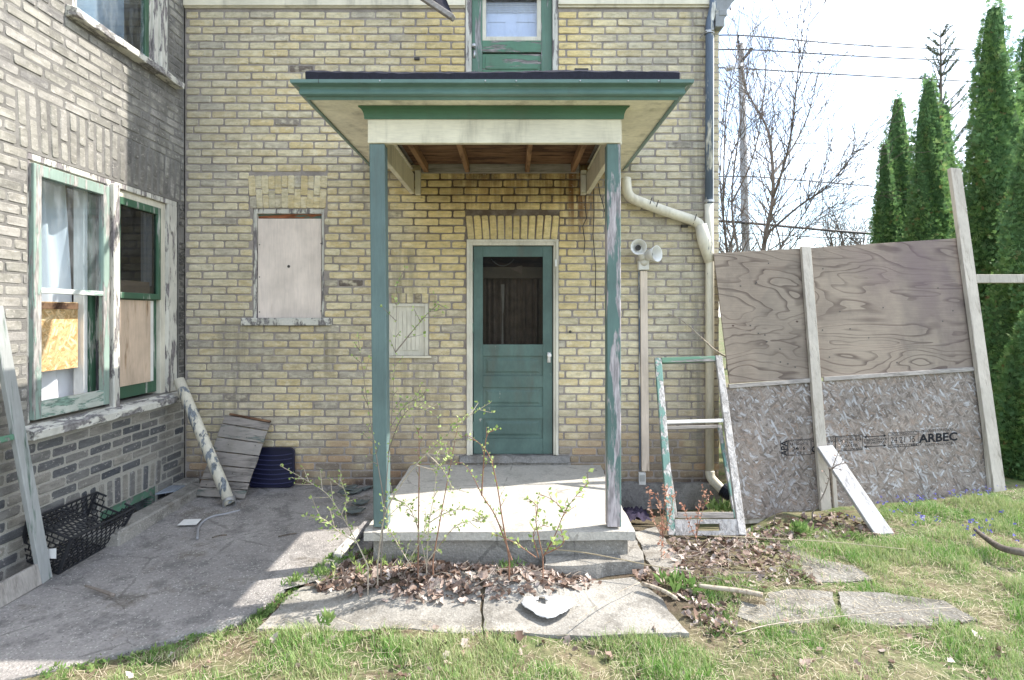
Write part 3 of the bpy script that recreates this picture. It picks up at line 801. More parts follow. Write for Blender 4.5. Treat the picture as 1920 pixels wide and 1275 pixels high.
# body of the house behind the wall: return wall, roof, unseen block added above to cast shade on the wing
b = MB()
b.box(CORNER_X - 0.22, CORNER_X - 0.012, 0.012, 7.0, -0.3, FT + 0.35)
b.box(-6.5, CORNER_X, 7.0, 7.2, -0.3, FT + 0.35)
b.build('side_wall', MORTAR, house)
bb = MB()                                              # brick returns round the corner
for r in range(int((FT - FB) / CRS)):
    bc = FB + r * CRS + CRS / 2
    L = BL if r % 2 else 0.103
    y = 0.005
    while y < 2.2:
        bb.box(CORNER_X - 0.06, CORNER_X + 0.001 + random.uniform(-0.002, 0.003), y, y + L, bc - BHH / 2, bc + BHH / 2)
        y += L + JT; L = BL
bb.build('corner_bricks', BRICK, house)['kind'] = 'stuff'
b = MB(); FAC.box(b, WALL_L, FX(873) - 0.003, FT, FT + 0.32, -0.02, 0.032)
FAC.box(b, FX(1046) + 0.003, CORNER_X + 0.06, FT + 0.01, FT + 0.32, -0.02, 0.032)
FAC.box(b, WALL_L, FX(873) - 0.003, FT - 0.012, FT, -0.02, 0.014)
FAC.box(b, FX(1046) + 0.003, CORNER_X - 0.09, FT - 0.008, FT + 0.01, -0.02, 0.014)
b.build('frieze_board', CREAM, house, bev=0.003)
b = MB(); b.box(WALL_L - 4, -0.15, 0.06, 6.8, FT + 0.36, FT + 4.6)  # added out of view, its end placed for the shade edge on the wing
b.build('unseen_shade_block', MORTAR, house)
b = MB(); b.box(-6.5, CORNER_X + 0.05, 0.05, 7.2, FT + 0.33, FT + 0.355)
b.build('ceiling', DARK, house)
b = MB()                                               # scrolled bracket and moulded cap under the eave, at the corner
prof = [(1330, -60), (1386, -60), (1386, -8), (1372, 6), (1356, 30), (1350, 58), (1336, 58), (1336, 20)]
b.prism([(FX(x) - 0.0, -0.085, FZ(y)) for x, y in prof], (0, 0.10, 0))
b.box(CORNER_X - 0.03, CORNER_X + 0.045, -0.09, 0.3, FZ(38), FZ(27))
b.box(CORNER_X - 0.03, CORNER_X + 0.03, -0.07, 0.3, FZ(55), FZ(39))
b.build('eave_bracket', paint('bracket_grey_paint', (0.25, 0.26, 0.27), peel=0.6, grain=(8, 8, 8), under=(0.42, 0.41, 0.38)), house, bev=0.004)
# parged foundation, seen beside the slab
fm = MB()
n = 26
pts = [(FX(1150) + (CORNER_X + 0.02 - FX(1150)) * i / n) for i in range(n + 1)]
for i in range(n):
    d0, d1 = 0.035 + 0.012 * mnoise.noise(Vector((pts[i] * 6, 0, 0))), 0.035 + 0.012 * mnoise.noise(Vector((pts[i + 1] * 6, 0, 0)))
    t0, t1 = FB + 0.03 + 0.02 * mnoise.noise(Vector((pts[i] * 5, 4, 0))), FB + 0.03 + 0.02 * mnoise.noise(Vector((pts[i + 1] * 5, 4, 0)))
    fm.add([(pts[i], -d0 - 0.02, -0.35), (pts[i + 1], -d1 - 0.02, -0.35), (pts[i + 1], -d1, t1), (pts[i], -d0, t0), (pts[i], 0.05, t0 + 0.01), (pts[i + 1], 0.05, t1 + 0.01)], [(0, 1, 2, 3), (3, 2, 5, 4)])
fm.build('foundation', STONE, house, recalc=False)

# ---- boarded window
win = MB()
A0, A1, B0, B1 = WIN_H
t = 0.032
for q in ((A0, A0 + t, B0, B1), (A1 - t * 0.75, A1, B0, B1)): FAC.box(win, *q, -0.10, -0.012)
FAC.box(win, A0 + t, A1 - t * 0.75, B1 - 0.045, B1, -0.10, -0.012)
wf = win.build('boarded_window', WHITE_PEELZ, house, bev=0.003)
s = MB(); FAC.box(s, A0 + t, A1 - 0.024, B1 - 0.085, B1 - 0.045, -0.085, -0.05); s.build('head_rail', paint('rusty_rail_paint', (0.10, 0.16, 0.13), peel=0.5, grain=HX, under=(0.32, 0.12, 0.06)), wf)
s = MB(); FAC.box(s, A0 + t + 0.003, A1 - t - 0.002, B0 + 0.004, FZ(409), -0.05, -0.03); bo = s.build('plywood_board', BOARD_PINK, wf, bev=0.002)
s = MB()
for px, py in ((484, 458), (484, 519), (600, 456), (601, 506), (484, 585), (600, 583), (539, 499)):
    s.lathe((FX(px), 0.0295, FZ(py)), (0, -1, 0), [(0, 0.006 if px != 539 else 0.014), (0.002, 0.005 if px != 539 else 0.012)], 8)
s.build('nail', LAMP_IN, wf)
s = MB()
A0, A1, B0, B1 = SILL_W
FAC.box(s, A0, A1, B0, B1, -0.03, 0.055)
s.build('window_sill', WHITE_PEEL, house, bev=0.006)

# ---- little hatch
A0, A1, B0, B1 = HAT_H
s = MB()
for q in ((A0, A0 + 0.035, B0, B1), (A1 - 0.035, A1, B0, B1), (A0 + 0.035, A1 - 0.035, B1 - 0.03, B1)): FAC.box(s, *q, -0.08, -0.008)
hf = s.build('hatch', CREAM_Z, house, bev=0.003)
s = MB(); FAC.box(s, A0 + 0.035, A1 - 0.035, B0, B1 - 0.03, -0.08, -0.03); s.build('hatch_panel', CREAM_Z, hf)
for k in range(5):
    s = MB(); w = (A1 - A0 - 0.17) / 5; a = A0 + 0.085 + k * w
    FAC.box(s, a + 0.002, a + w - 0.002, B0 + 0.05, B1 - 0.07, -0.03, -0.022); s.build('hatch_board', CREAM_Z, hf, bev=0.0015)
s = MB(); FAC.box(s, A0 - 0.005, A1 + 0.03, B0 - 0.02, B0 - 0.001, -0.05, 0.035); s.build('hatch_sill', CREAM, hf, bev=0.003)

# ---- screen door
A0, A1, B0, B1 = DOOR_H
s = MB()
for q in ((A0 + 0.002, FX(886), FZ(853), B1 - 0.002), (FX(1037.5), A1 - 0.002, FZ(853), B1 - 0.002), (FX(886), FX(1037.5), FZ(460), B1 - 0.002)): FAC.box(s, *q, -0.14, 0.006)
for q in ((A0 - 0.004, A0 + 0.022, FZ(853), B1 + 0.004), (A1 - 0.022, A1 + 0.004, FZ(853), B1 + 0.004), (A0 + 0.022, A1 - 0.022, B1 - 0.02, B1 + 0.004)): FAC.box(s, *q, 0.007, 0.02)
s.build('door_frame', CREAM_Z, house, bev=0.003)
D0, D1, E0, E1 = FX(887.5), FX(1036), FZ(852), FZ(461)
dn0, dn1 = -0.055, -0.018
s = MB()
FAC.box(s, D0, FX(905), E0, E1, dn0, dn1); FAC.box(s, FX(1018), D1, E0, E1, dn0, dn1)
for y0, y1 in ((461, 481), (646, 668), (705, 727), (763, 786), (823, 852)): FAC.box(s, FX(905), FX(1018), FZ(y1), FZ(y0), dn0, dn1 - 0.001)
door = s.build('screen_door', GREEN_DOOR, house, bev=0.0025)
for y0, y1 in ((668, 705), (727, 763), (786, 823)):
    s = MB(); FAC.box(s, FX(905), FX(1018), FZ(y1), FZ(y0), dn0 + 0.004, dn1 - 0.016)
    m = 5
    c = [FAC(FX(905 + m), FZ(y1 - m), dn1 - 0.016), FAC(FX(1018 - m), FZ(y1 - m), dn1 - 0.016), FAC(FX(1018 - m), FZ(y0 + m), dn1 - 0.016), FAC(FX(905 + m), FZ(y0 + m), dn1 - 0.016)]
    e = [FAC(FX(905 + 2 * m), FZ(y1 - 1.8 * m), dn1 - 0.007), FAC(FX(1018 - 2 * m), FZ(y1 - 1.8 * m), dn1 - 0.007), FAC(FX(1018 - 2 * m), FZ(y0 + 1.8 * m), dn1 - 0.007), FAC(FX(905 + 2 * m), FZ(y0 + 1.8 * m), dn1 - 0.007)]
    s.add(c + e, [(4, 5, 6, 7), (0, 1, 5, 4), (1, 2, 6, 5), (2, 3, 7, 6), (3, 0, 4, 7)])
    s.build('door_panel', GREEN_DOOR, door, bev=0.0)
s = MB(); FAC.box(s, FX(905), FX(1018), FZ(646), FZ(481), -0.042, -0.038); s.build('door_pane', glass('door_glass', 0.0, (0.62, 0.61, 0.59), 0.3, 0.06, 0.004), door)
s = MB()
s.lathe(FAC(FX(1029.5), FZ(666), dn1), (0, -1, 0), [(0, 0.016), (0.012, 0.014), (0.03, 0.012), (0.036, 0.02), (0.05, 0.021), (0.056, 0.012)], 14)
FAC.box(s, FX(1026.5), FX(1032.5), FZ(680), FZ(661), dn1, dn1 + 0.006)
s.build('door_handle', WHITE_PLASTIC, door, True)
for y in (500, 615, 800):
    s = MB(); FAC.box(s, FX(884.5), FX(888.5), FZ(y + 9), FZ(y - 9), dn1, dn1 + 0.008); s.tube([FAC(FX(886.4), FZ(y + 9), dn1 + 0.012), FAC(FX(886.4), FZ(y - 9), dn1 + 0.012)], 0.006, 8)
    s.build('hinge', HINGE, door)
s = MB(); FAC.box(s, FX(1040), FX(1043.5), FZ(500), FZ(487), 0.021, 0.03); s.build('door_bell', WHITE_PLASTIC, house, bev=0.002)
# lobby behind the door
s = MB()
v0, v1 = A0 - 0.25, A1 + 0.25
s.box(v0, v1, 0.9, 0.93, 0, 2.6); s.box(v0 - 0.03, v0, 0.21, 0.93, 0, 2.6); s.box(v1, v1 + 0.03, 0.21, 0.93, 0, 2.6); s.box(v0, v1, 0.21, 0.93, 2.45, 2.5); s.box(v0, v1, 0.21, 0.93, 0.2, 0.25)
s.build('lobby', DARKWALL, house)
s = MB(); s.box(FX(890), FX(1035), 0.23, 0.28, FZ(519), FZ(497)); s.box(FX(890), FX(908), 0.27, 0.3, FZ(700), FZ(519)); s.box(FX(1014), FX(1035), 0.27, 0.3, FZ(700), FZ(519))
s.build('inner_frame', paint('inner_frame_paint', (0.36, 0.31, 0.24), peel=0.7, grain=HX), house)
s = MB(); s.box(v0, v1, 0.3, 0.34, FZ(497), 2.45); s.build('inner_header', DARKWOOD, house)
cur = MB(); N = 60
for i in range(N + 1):
    a = FX(892) + (FX(1030) - FX(892)) * i / N
    y = 0.36 + 0.028 * math.sin(i * 2 * math.pi / 5.2) + 0.012 * math.sin(i * 1.7)
    cur.v += [(a, y, 0.3), (a, y, FZ(505))]
    if i: cur.f.append((2 * i - 2, 2 * i, 2 * i + 1, 2 * i - 1))
cu = cur.build('door_curtain', BROWN_CURTAIN, None, True, recalc=False)
tag(cu, 'dark brown pleated curtain behind the glass of green screen door', 'curtain')
s = MB(); s.add([(FX(938), 0.30, FZ(530)), (FX(945), 0.30, FZ(530)), (FX(944), 0.30, FZ(578)), (FX(942), 0.30, FZ(590)), (FX(943), 0.30, FZ(648)), (FX(939), 0.30, FZ(648)), (FX(941), 0.30, FZ(590))], [(0, 1, 2, 3, 4, 5, 6)])
o = s.build('curtain_strip', PAPER, None, recalc=False); o.modifiers.new('s', 'SOLIDIFY').thickness = 0.004; tag(o, 'pale lit slit strip hanging in front of dark door curtain', 'strip')
s = MB(); s.tube([(FX(920 + 4 * k), 0.2, FZ(482 + 13 * math.sin(math.pi * k / 11.0) ** 0.8)) for k in range(12)], 0.006, 6)
tag(s.build('loop_of_rope', CABLE_GREY, None, True), 'pale rope loop sagging inside top of the door glass', 'rope')
s = MB(); s.prism([(FX(955), 0.21, FZ(500)), (FX(980), 0.21, FZ(494)), (FX(979), 0.21, FZ(512)), (FX(972), 0.21, FZ(507))], (0, 0.01, 0))
tag(s.build('cloth_flap', BROWN_CURTAIN, None), 'dark torn flap hanging on pale rail behind the door glass', 'cloth')
# threshold: two worn stones
s = MB()
def worn(mb, a0, a1, b0, b1, n0, n1, seed, k=14):
    rr = random.Random(seed); V = []
    for i in range(k + 1):
        a = a0 + (a1 - a0) * i / k; j = rr.uniform(-0.004, 0.004); j2 = rr.uniform(-0.006, 0.006)
        V += [FAC(a, b0 + j2, n1 + j2), FAC(a, b1 + j, n1 + j2 - 0.004), FAC(a, b1 + j + 0.004, n0), FAC(a, b0, n0)]
    F = [(0, 1, 2, 3), (4 * k + 3, 4 * k + 2, 4 * k + 1, 4 * k)]
    for i in range(k):
        for q in range(4): F.append((4 * i + q, 4 * i + (q + 1) % 4, 4 * i + 4 + (q + 1) % 4, 4 * i + 4 + q))
    mb.add(V, F)
worn(s, FX(862), FX(1067), FZ(866), FZ(853.5), -0.12, 0.045, 1)
s.build('door_sill', STONE, house, bev=0.003)
s = MB(); worn(s, FX(864), FX(1070), FZ(880), FZ(867), -0.05, 0.02, 2)
s.build('threshold_stone', CONC, house, bev=0.003)

# ---- upper door
A0, A1 = UP_H[0], UP_H[1]
zt = FT + 0.33
s = MB()
for q in ((A0 + 0.002, FX(884)), (FX(1036), A1 - 0.002)): FAC.box(s, q[0], q[1], FZ(139), zt, -0.14, 0.012)
s.build('upper_door_frame', WHITE_PEELZ, house, bev=0.003)
s = MB(); FAC.box(s, FX(904.5), FX(1014.5), FZ(137.8), FZ(131.3), -0.068, -0.034); ud = s.build('upper_door', GREEN_OLD, house, bev=0.003)
for q in ((884.5, 904), (1015, 1035.5)):
    s = MB(); FAC.box(s, FX(q[0]), FX(q[1]), FZ(138), zt, -0.07, -0.03); s.build('door_stile', GREEN_OLDZ, ud, bev=0.003)
s = MB(); FAC.box(s, FX(904), FX(1015), FZ(95), FZ(73), -0.07, -0.031)
s.build('door_rail', GREEN_OLD, ud, bev=0.003)
s = MB(); FAC.box(s, FX(904), FX(1015), FZ(131), FZ(97), -0.06, -0.046); FAC.box(s, FX(910), FX(1009), FZ(126), FZ(102), -0.046, -0.038); s.build('door_panel', GREEN_OLD, ud, bev=0.002)
s = MB(); FAC.box(s, FX(904), FX(911), FZ(73), zt, -0.07, -0.034); FAC.box(s, FX(1007), FX(1015), FZ(73), zt, -0.07, -0.034); FAC.box(s, FX(911), FX(1007), FZ(73), FZ(65), -0.07, -0.034)
s.build('pane_frame', CREAM_Z, ud, bev=0.003)
s = MB(); FAC.box(s, FX(911), FX(1007), FZ(65), zt, -0.058, -0.054); s.build('upper_pane', glass('upper_glass', 0.05, (0.92, 0.95, 1.0)), ud)
s = MB()
FAC.box(s, FX(905), FX(1014), FZ(139), zt + 0.2, -0.15, -0.12)
for q in ((905, 913), (947, 968), (1003, 1014)): FAC.box(s, FX(q[0]), FX(q[1]), FZ(139), FZ(30), -0.12, -0.112)
FAC.box(s, FX(905), FX(1014), FZ(30), FZ(8), -0.12, -0.112)
s.build('inner_door', DOORWHITE, house)
for k in range(5):
    s = MB(); FAC.box(s, FX(911), FX(1006), FZ(-2 + k * 3.4 + 1.4), FZ(-2 + k * 3.4), -0.105, -0.10 + 0.004); s.build('blind_slat', WHITE, ud)
s = MB(); s.lathe(FAC(FX(888.5), FZ(86), -0.03), (0, -1, 0), [(0, 0.012), (0.025, 0.01), (0.03, 0.02), (0.045, 0.02), (0.05, 0.01)], 12); FAC.box(s, FX(886), FX(891), FZ(106), FZ(92), -0.03, -0.024)
s.build('door_knob', METAL, ud, True)
b = MB(); b.box(A0 - 0.1, A1 + 0.1, 0.16, 0.2, FZ(160), zt + 0.3); b.build('stair_back', DOORWHITE, house)

# small marks: dark disc painted for the shaded vent hole, rusty lugs
s = MB(); s.lathe((FX(1069), -0.001, FZ(622)), (0, -1, 0), [(0, 0.014), (0.004, 0.013)], 12); s.build('vent_hole_disc', LAMP_IN, house)
for px, py, w in ((782, 110, 5), (1090, 131, 13), (1283, 424, 6)):
    s = MB(); FAC.box(s, FX(px - w), FX(px + w), FZ(py + 3), FZ(py - 2), -0.005, 0.016); s.build('iron_lug', LAMP_IN, house, bev=0.002)

# ------------------------------------------------------------------ the wing
wing = thing('house_wing', 'grey buff brick wing wall with old double window and peeling trim', 'house wing', (WING_X, -1.0, 0))
def WPX(px): return -CAM_D + (-WING_X) * FPX / (CX - px)          # wall coordinate a (=Y) of an image column on the wing
def WZ(px, py): return CAM_H + (CY - py) * ((-WING_X) * FPX / (CX - px)) / FPX
DWH = (-1.775, -0.095, 0.955, 2.685)
UWH = (-1.40, -0.255, 3.80, 5.6)
BWH = (-1.12, -0.42, -0.25, 0.175)
wwall = wall_mesh(WNG, -4.6, 0.0, -0.3, 5.75, [DWH, UWH, BWH], n=-0.0035).build('wall', WMORTAR, wing, recalc=False)
W_ARCH = (-1.86, -0.06, 2.70, 3.06)
B_ARCH = (-1.32, -0.36, 0.18, 0.385)
W_SILL = (-1.83, -0.075, 0.835, 0.955)
U_SILL = (-1.46, -0.13, 3.70, 3.80)
wb = lay_courses(-4.6, -0.004, 0.04, 5.75, [(DWH[0], 0.0, DWH[2], DWH[3]), UWH, BWH, W_ARCH, B_ARCH, W_SILL, U_SILL], 9, 0.05)
# toothed brick ends between the window and the corner
teeth = []
for r in range(24):
    bc = 0.96 + r * CRS + CRS / 2
    if bc > 2.68: break
    teeth.append([-0.045, bc, 0.072 + 0.012 * (r % 2), 0.0])
ws = soldiers(*W_ARCH, 21, 0.14, True, 4) + soldiers(*B_ARCH, 11, 0.2, False, 5)
def rank_wing(b, s):
    y, z = b[0], b[1]
    d = y + CAM_D
    if d < 3.0: return -9
    px = CX + WING_X * FPX / d; py = CY - (z - CAM_H) * FPX / d
    if px < 6 or py < 6 or py > 1080: return -9
    if px < 95 and 560 < py < 840 and px < 8 + (py - 560) * 0.18: return -3
    return b[2] * (FPX / d) ** 2
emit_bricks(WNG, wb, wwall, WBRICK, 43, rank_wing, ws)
tm = MB()
for a, bz, ln, _ in teeth: WNG.box(tm, a - ln / 2, a + ln / 2, bz - BHH / 2, bz + BHH / 2, -0.05, random.uniform(-0.004, 0.006))
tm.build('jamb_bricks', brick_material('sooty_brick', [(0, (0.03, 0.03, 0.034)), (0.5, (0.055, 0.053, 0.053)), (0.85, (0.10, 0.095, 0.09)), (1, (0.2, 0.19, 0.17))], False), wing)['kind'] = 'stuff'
b = MB(); b.box(WING_X - 0.25, WING_X - 0.02, -4.9, -4.6, -0.3, 5.75); b.box(-7, WING_X - 0.22, -4.9, -4.88, -0.3, 5.9); b.box(-7, WING_X + 0.3, -5.0, 0.3, 5.76, 5.9)
b.box(-4.9, -4.85, -4.6, 2.0, -0.3, 5.75); b.box(-4.9, WING_X - 0.21, -4.6, 0.6, 3.2, 3.3); b.box(-4.9, WING_X - 0.21, -4.6, 0.6, 0.5, 0.55); b.box(-4.9, WING_X - 0.21, 0.55, 0.6, 0.0, 5.7)
b.build('inner_rooms', DARKWALL, wing)

# ---- double window
A0, A1, B0, B1 = DWH
MUL = WPX(213)
s = MB()
WNG.box(s, A0 + 0.002, A0 + 0.03, B0, B1 - 0.045, -0.15, -0.012)
WNG.box(s, A1 - 0.16, A1 - 0.02, B0, B1 - 0.045, -0.15, -0.004)
WNG.box(s, A0 + 0.002, A1 - 0.02, B1 - 0.045, B1, -0.15, -0.006)
dw = s.build('double_window', WHITE_PEELZ, wing, bev=0.004)
s = MB(); WNG.box(s, A1 - 0.235, A1 - 0.16, B0, B1 - 0.045, -0.15, -0.03); WNG.box(s, A0 + 0.03, MUL - 0.07, B1 - 0.08, B1 - 0.045, -0.15, -0.022); WNG.box(s, MUL + 0.07, A1 - 0.16, B1 - 0.10, B1 - 0.045, -0.15, -0.028)
s.build('inner_casing', CREAM_Z, dw, bev=0.003)
s = MB(); WNG.box(s, MUL - 0.035, MUL + 0.035, B0 - 0.02, B1 - 0.03, -0.12, 0.028); s.build('mullion', WHITE_PEELZ, dw, bev=0.005)
s = MB(); WNG.box(s, MUL - 0.075, MUL - 0.036, B0, B1 - 0.045, -0.13, -0.005); WNG.box(s, MUL + 0.036, MUL + 0.07, B0, B1 - 0.045, -0.13, -0.03); s.build('mullion_casing', paint('flaked_dark_casing', (0.46, 0.45, 0.41), peel=0.5, grain=(14, 14, 2), under=(0.12, 0.11, 0.12), bump=1.0), dw, bev=0.004)
s = MB()
rr = random.Random(3); K = 22; V = []
for i in range(K + 1):
    a = W_SILL[0] + (W_SILL[1] - W_SILL[0]) * i / K; j = rr.uniform(-0.004, 0.004)
    V += [WNG(a, 0.862 + j, 0.085 + j), WNG(a, 0.915 + j, 0.09 + j), WNG(a, 0.952, -0.02), WNG(a, 0.86, -0.02)]
Fs = [(0, 1, 2, 3), (4 * K + 3, 4 * K + 2, 4 * K + 1, 4 * K)]
for i in range(K):
    for q in range(4): Fs.append((4 * i + q, 4 * i + (q + 1) % 4, 4 * i + 4 + (q + 1) % 4, 4 * i + 4 + q))
s.add(V, Fs); s.build('window_sill', WHITE_PEEL, wing, bev=0.004)
# storm sash in front of the first light: pale green, reaching over the casing
S0, S1 = A0 + 0.02, MUL - 0.075
def sash(a0, a1, b0, b1, n0, n1, st, rt, rb, mat, parent, name='sash', mid=None, mid_t=0.03, midmat=None, botmat=None):
    s = MB()
    WNG.box(s, a0, a0 + st, b0, b1, n0, n1); WNG.box(s, a1 - st, a1, b0, b1, n0, n1)
    WNG.box(s, a0 + st, a1 - st, b1 - rt, b1, n0, n1 - 0.001)
    if botmat is None: WNG.box(s, a0 + st, a1 - st, b0, b0 + rb, n0, n1 - 0.001)
    o = s.build(name, mat, parent, bev=0.004)
    return o
s1 = sash(S0, S1, B0 + 0.02, B1 - 0.065, -0.02, 0.022, 0.062, 0.075, 0.11, GREEN_PALE, wing, 'storm_sash', botmat=1)
s = MB(); WNG.box(s, S0 + 0.062, S1 - 0.062, B0 + 0.02, B0 + 0.13, -0.02, 0.021); s.build('bottom_rail', paint('worn_white_green_rail', (0.45, 0.48, 0.43), peel=0.52, grain=(15, 3, 15), under=(0.2, 0.29, 0.24)), s1, bev=0.004)
s = MB(); WNG.box(s, S0 + 0.062, S1 - 0.062, 1.79, 1.825, -0.015, 0.018); s.build('meeting_rail', paint('chalk_white_rail', (0.55, 0.58, 0.55), peel=0.6, grain=(15, 3, 15), under=(0.25, 0.35, 0.3)), s1, bev=0.003)
s = MB(); WNG.box(s, S0 + 0.06, S1 - 0.06, 1.81, B1 - 0.135, -0.004, 0.0); s.build('pane', GLASS, s1)
# inner sash of that light, seen through the open lower part
s = MB(); WNG.box(s, S1 - 0.055, S1 - 0.003, B0, B1 - 0.08, -0.12, -0.08); WNG.box(s, S0, S0 + 0.06, B0, B1 - 0.08, -0.12, -0.08); WNG.box(s, S0 + 0.06, S1 - 0.055, B0, B0 + 0.06, -0.12, -0.08)
s.build('inner_sash', GREEN_VIVID, dw, bev=0.003)
s = MB(); WNG.box(s, S1 - 0.10, S1 - 0.062, B0, B1 - 0.08, -0.18, -0.10); s.build('inner_stile', WHITE, dw, bev=0.003)
s = MB(); WNG.box(s, S0 + 0.062, S1 - 0.115, WZ(115, 697), 1.74, -0.155, -0.135); o = s.build('strand_board', OSB_NEW, dw); 
s = MB(); WNG.box(s, S0 + 0.062, S1 - 0.115, 1.69, 1.735, -0.134, -0.13); s.build('board_batten', DARKWOOD, dw)
# second light: green sash, boards
T0, T1 = MUL + 0.07, A1 - 0.235
s2 = sash(T0 - 0.0, T1, 1.78, B1 - 0.10, -0.06, -0.022, 0.045, 0.06, 0.05, GREEN_VIVID, wing, 'upper_sash')
s = MB(); WNG.box(s, T0 + 0.045, T1 - 0.045, 1.83, B1 - 0.16, -0.045, -0.041); s.build('pane', glass('dark_glass', 0.02, (0.6, 0.6, 0.6), 0.02, 0.3), s2)
s = MB(); WNG.box(s, T0 + 0.045, T1 - 0.10, 1.83, 1.93, -0.075, -0.062); s.build('taped_strip', BOARD_DAMP, dw)
s = MB(); WNG.box(s, T1 - 0.16, T1 - 0.045, 1.9, B1 - 0.16, -0.10, -0.075); WNG.box(s, T1 - 0.12, T1 - 0.11, 1.9, B1 - 0.16, -0.075, -0.07); s.build('inner_stile', paint('pale_blue_white', (0.50, 0.56, 0.62), peel=0.7, grain=HZ), dw)
s3 = sash(T0, T1, B0 + 0.02, 1.79, -0.09, -0.062, 0.05, 0.03, 0.10, GREEN_VIVID, wing, 'lower_sash')
s = MB(); WNG.box(s, T0 + 0.01, T1 - 0.11, B0 + 0.12, 1.77, -0.062, -0.048); s.build('board', BOARD_DAMP, s3)
s = MB(); WNG.box(s, T1 - 0.11, T1 - 0.055, B0 + 0.12, 1.77, -0.066, -0.056); s.build('white_bead', WHITE, s3)
# curtain behind
def curtain(a0, a1, b0, b1, n, name, label, folds, skew=0.0):
    m = MB(); N = 60
    for i in range(N + 1):
        f = i / N
        for j in range(9):
            g = j / 8
            a = a0 + (a1 - a0) * f * (1 - skew * g * 0.6)
            nn = n + 0.03 * math.sin(f * folds * 6.28 + 0.6 * g) + 0.008 * math.sin(f * 37 + g * 3)
            m.v.append(tuple(WNG(a, b0 + (b1 - b0) * g, nn)))
    for i in range(N):
        for j in range(8): m.f.append((i * 9 + j, i * 9 + 9 + j, i * 9 + 10 + j, i * 9 + j + 1))
    return tag(m.build(name, CURTAIN, None, True, recalc=False), label, 'curtain')
curtain(S0, -1.07, B0 + 0.02, B1 - 0.05, -0.24, 'window_curtain', 'white net curtain hanging behind the boarded double window', 3.2, 0.32)
curtain(-0.97, -0.80, B0 + 0.02, B1 - 0.05, -0.27, 'window_curtain', 'narrow second strip of white curtain behind the same window', 1.1, 0.0)

# ---- upper window
A0, A1, B0, B1 = UWH
s = MB()
WNG.box(s, A0 + 0.002, A0 + 0.06, B0, B1, -0.14, -0.012); WNG.box(s, A1 - 0.10, A1 - 0.002, B0, B1, -0.14, -0.006); WNG.box(s, A1 - 0.17, A1 - 0.10, B0, B1, -0.14, -0.03); WNG.box(s, A1 - 0.2, A1 - 0.172, B0, B1, -0.13, -0.05)
uw = s.build('upper_window', WHITE_PEELZ, wing, bev=0.004)
s = MB(); WNG.box(s, A0 + 0.06, A0 + 0.10, B0, B1, -0.09, -0.05); WNG.box(s, A1 - 0.25, A1 - 0.2, B0, B1, -0.09, -0.05); s.build('sash', GREEN_VIVID, uw, bev=0.003)
s = MB(); WNG.box(s, A0 + 0.10, A1 - 0.25, B0 + 0.005, B0 + 0.06, -0.09, -0.05); s.build('bottom_rail', paint('pale_blue_rail', (0.42, 0.52, 0.62), peel=0.6, grain=HY), uw, bev=0.003)
s = MB(); WNG.box(s, A0 + 0.10, A1 - 0.25, B0 + 0.06, B1, -0.07, -0.066); s.build('pane', GLASS, uw)
V = []; K = 16
for i in range(K + 1):
    a = U_SILL[0] + (U_SILL[1] - U_SILL[0]) * i / K; j = rr.uniform(-0.004, 0.004)
    V += [WNG(a, 3.715 + j, 0.075 + j), WNG(a, 3.765 + j, 0.08 + j), WNG(a, 3.797, -0.02), WNG(a, 3.71, -0.02)]
Fs = [(0, 1, 2, 3), (4 * K + 3, 4 * K + 2, 4 * K + 1, 4 * K)]
for i in range(K):
    for q in range(4): Fs.append((4 * i + q, 4 * i + (q + 1) % 4, 4 * i + 4 + (q + 1) % 4, 4 * i + 4 + q))
s = MB(); s.add(V, Fs); s.build('window_sill', WHITE_PEEL, wing, bev=0.004)
s = MB(); WNG.box(s, A0 + 0.1, A1 - 0.3, B0, B1, -0.21, -0.20); tag(s.build('blue_blind', plain('grey_blue_blind', (0.22, 0.27, 0.33), 0.8, 0.2, 0.3, 2), None), 'grey blue blind drawn down behind the upper wing window', 'blind')
# ---- basement window in its well
s = MB(); WNG.box(s, BWH[0], BWH[1], 0.10, 0.174, -0.09, -0.02); WNG.box(s, BWH[0], BWH[0] + 0.05, -0.2, 0.1, -0.09, -0.02); WNG.box(s, BWH[1] - 0.05, BWH[1], -0.2, 0.1, -0.09, -0.02); WNG.box(s, BWH[0] + 0.05, BWH[1] - 0.05, -0.2, -0.12, -0.09, -0.02)
bw = s.build('basement_window', GREEN_OLD, wing, bev=0.003)
s = MB(); WNG.box(s, BWH[0] + 0.05, BWH[1] - 0.05, -0.12, 0.1, -0.06, -0.056); s.build('pane', GLASS, bw)
well = thing('window_well', 'raised concrete kerb round the basement window well', 'window well', (-2.9, -0.75, 0))
s = MB()
k0, k1 = -2.93, -2.775
s.prism([(k0, -1.33, -0.3), (k1, -1.36, -0.3), (k1 + 0.005, -0.2, -0.3), (k0, -0.12, -0.3)], (0, 0, 0.42))
s.prism([(WING_X + 0.003, -1.38, -0.3), (k1, -1.36, -0.3), (k0, -1.26, -0.3), (WING_X + 0.003, -1.26, -0.3)], (0, 0, 0.4))
s.prism([(WING_X + 0.003, -0.22, -0.3), (k0, -0.22, -0.3), (k0 + 0.02, -0.03, -0.3), (WING_X + 0.003, -0.03, -0.3)], (0, 0, 0.43))
s.build('kerb', CONC, well, bev=0.012)
s = MB(); s.box(WING_X + 0.003, k0, -1.26, -0.22, -0.35, -0.22); s.build('well_floor', STONE, well)
s = MB(); s.prism([(WING_X + 0.01, -0.47, 0.105), (k0 - 0.005, -0.40, 0.11), (k0 - 0.005, -0.25, 0.112), (WING_X + 0.01, -0.25, 0.11)], (0, 0, 0.012)); tag(s.build('glass_sheet', plain('grey_glazed_sheet', (0.27, 0.30, 0.34), 0.15, 0.6), None), 'loose grey glass sheet laid across end of window well', 'sheet')
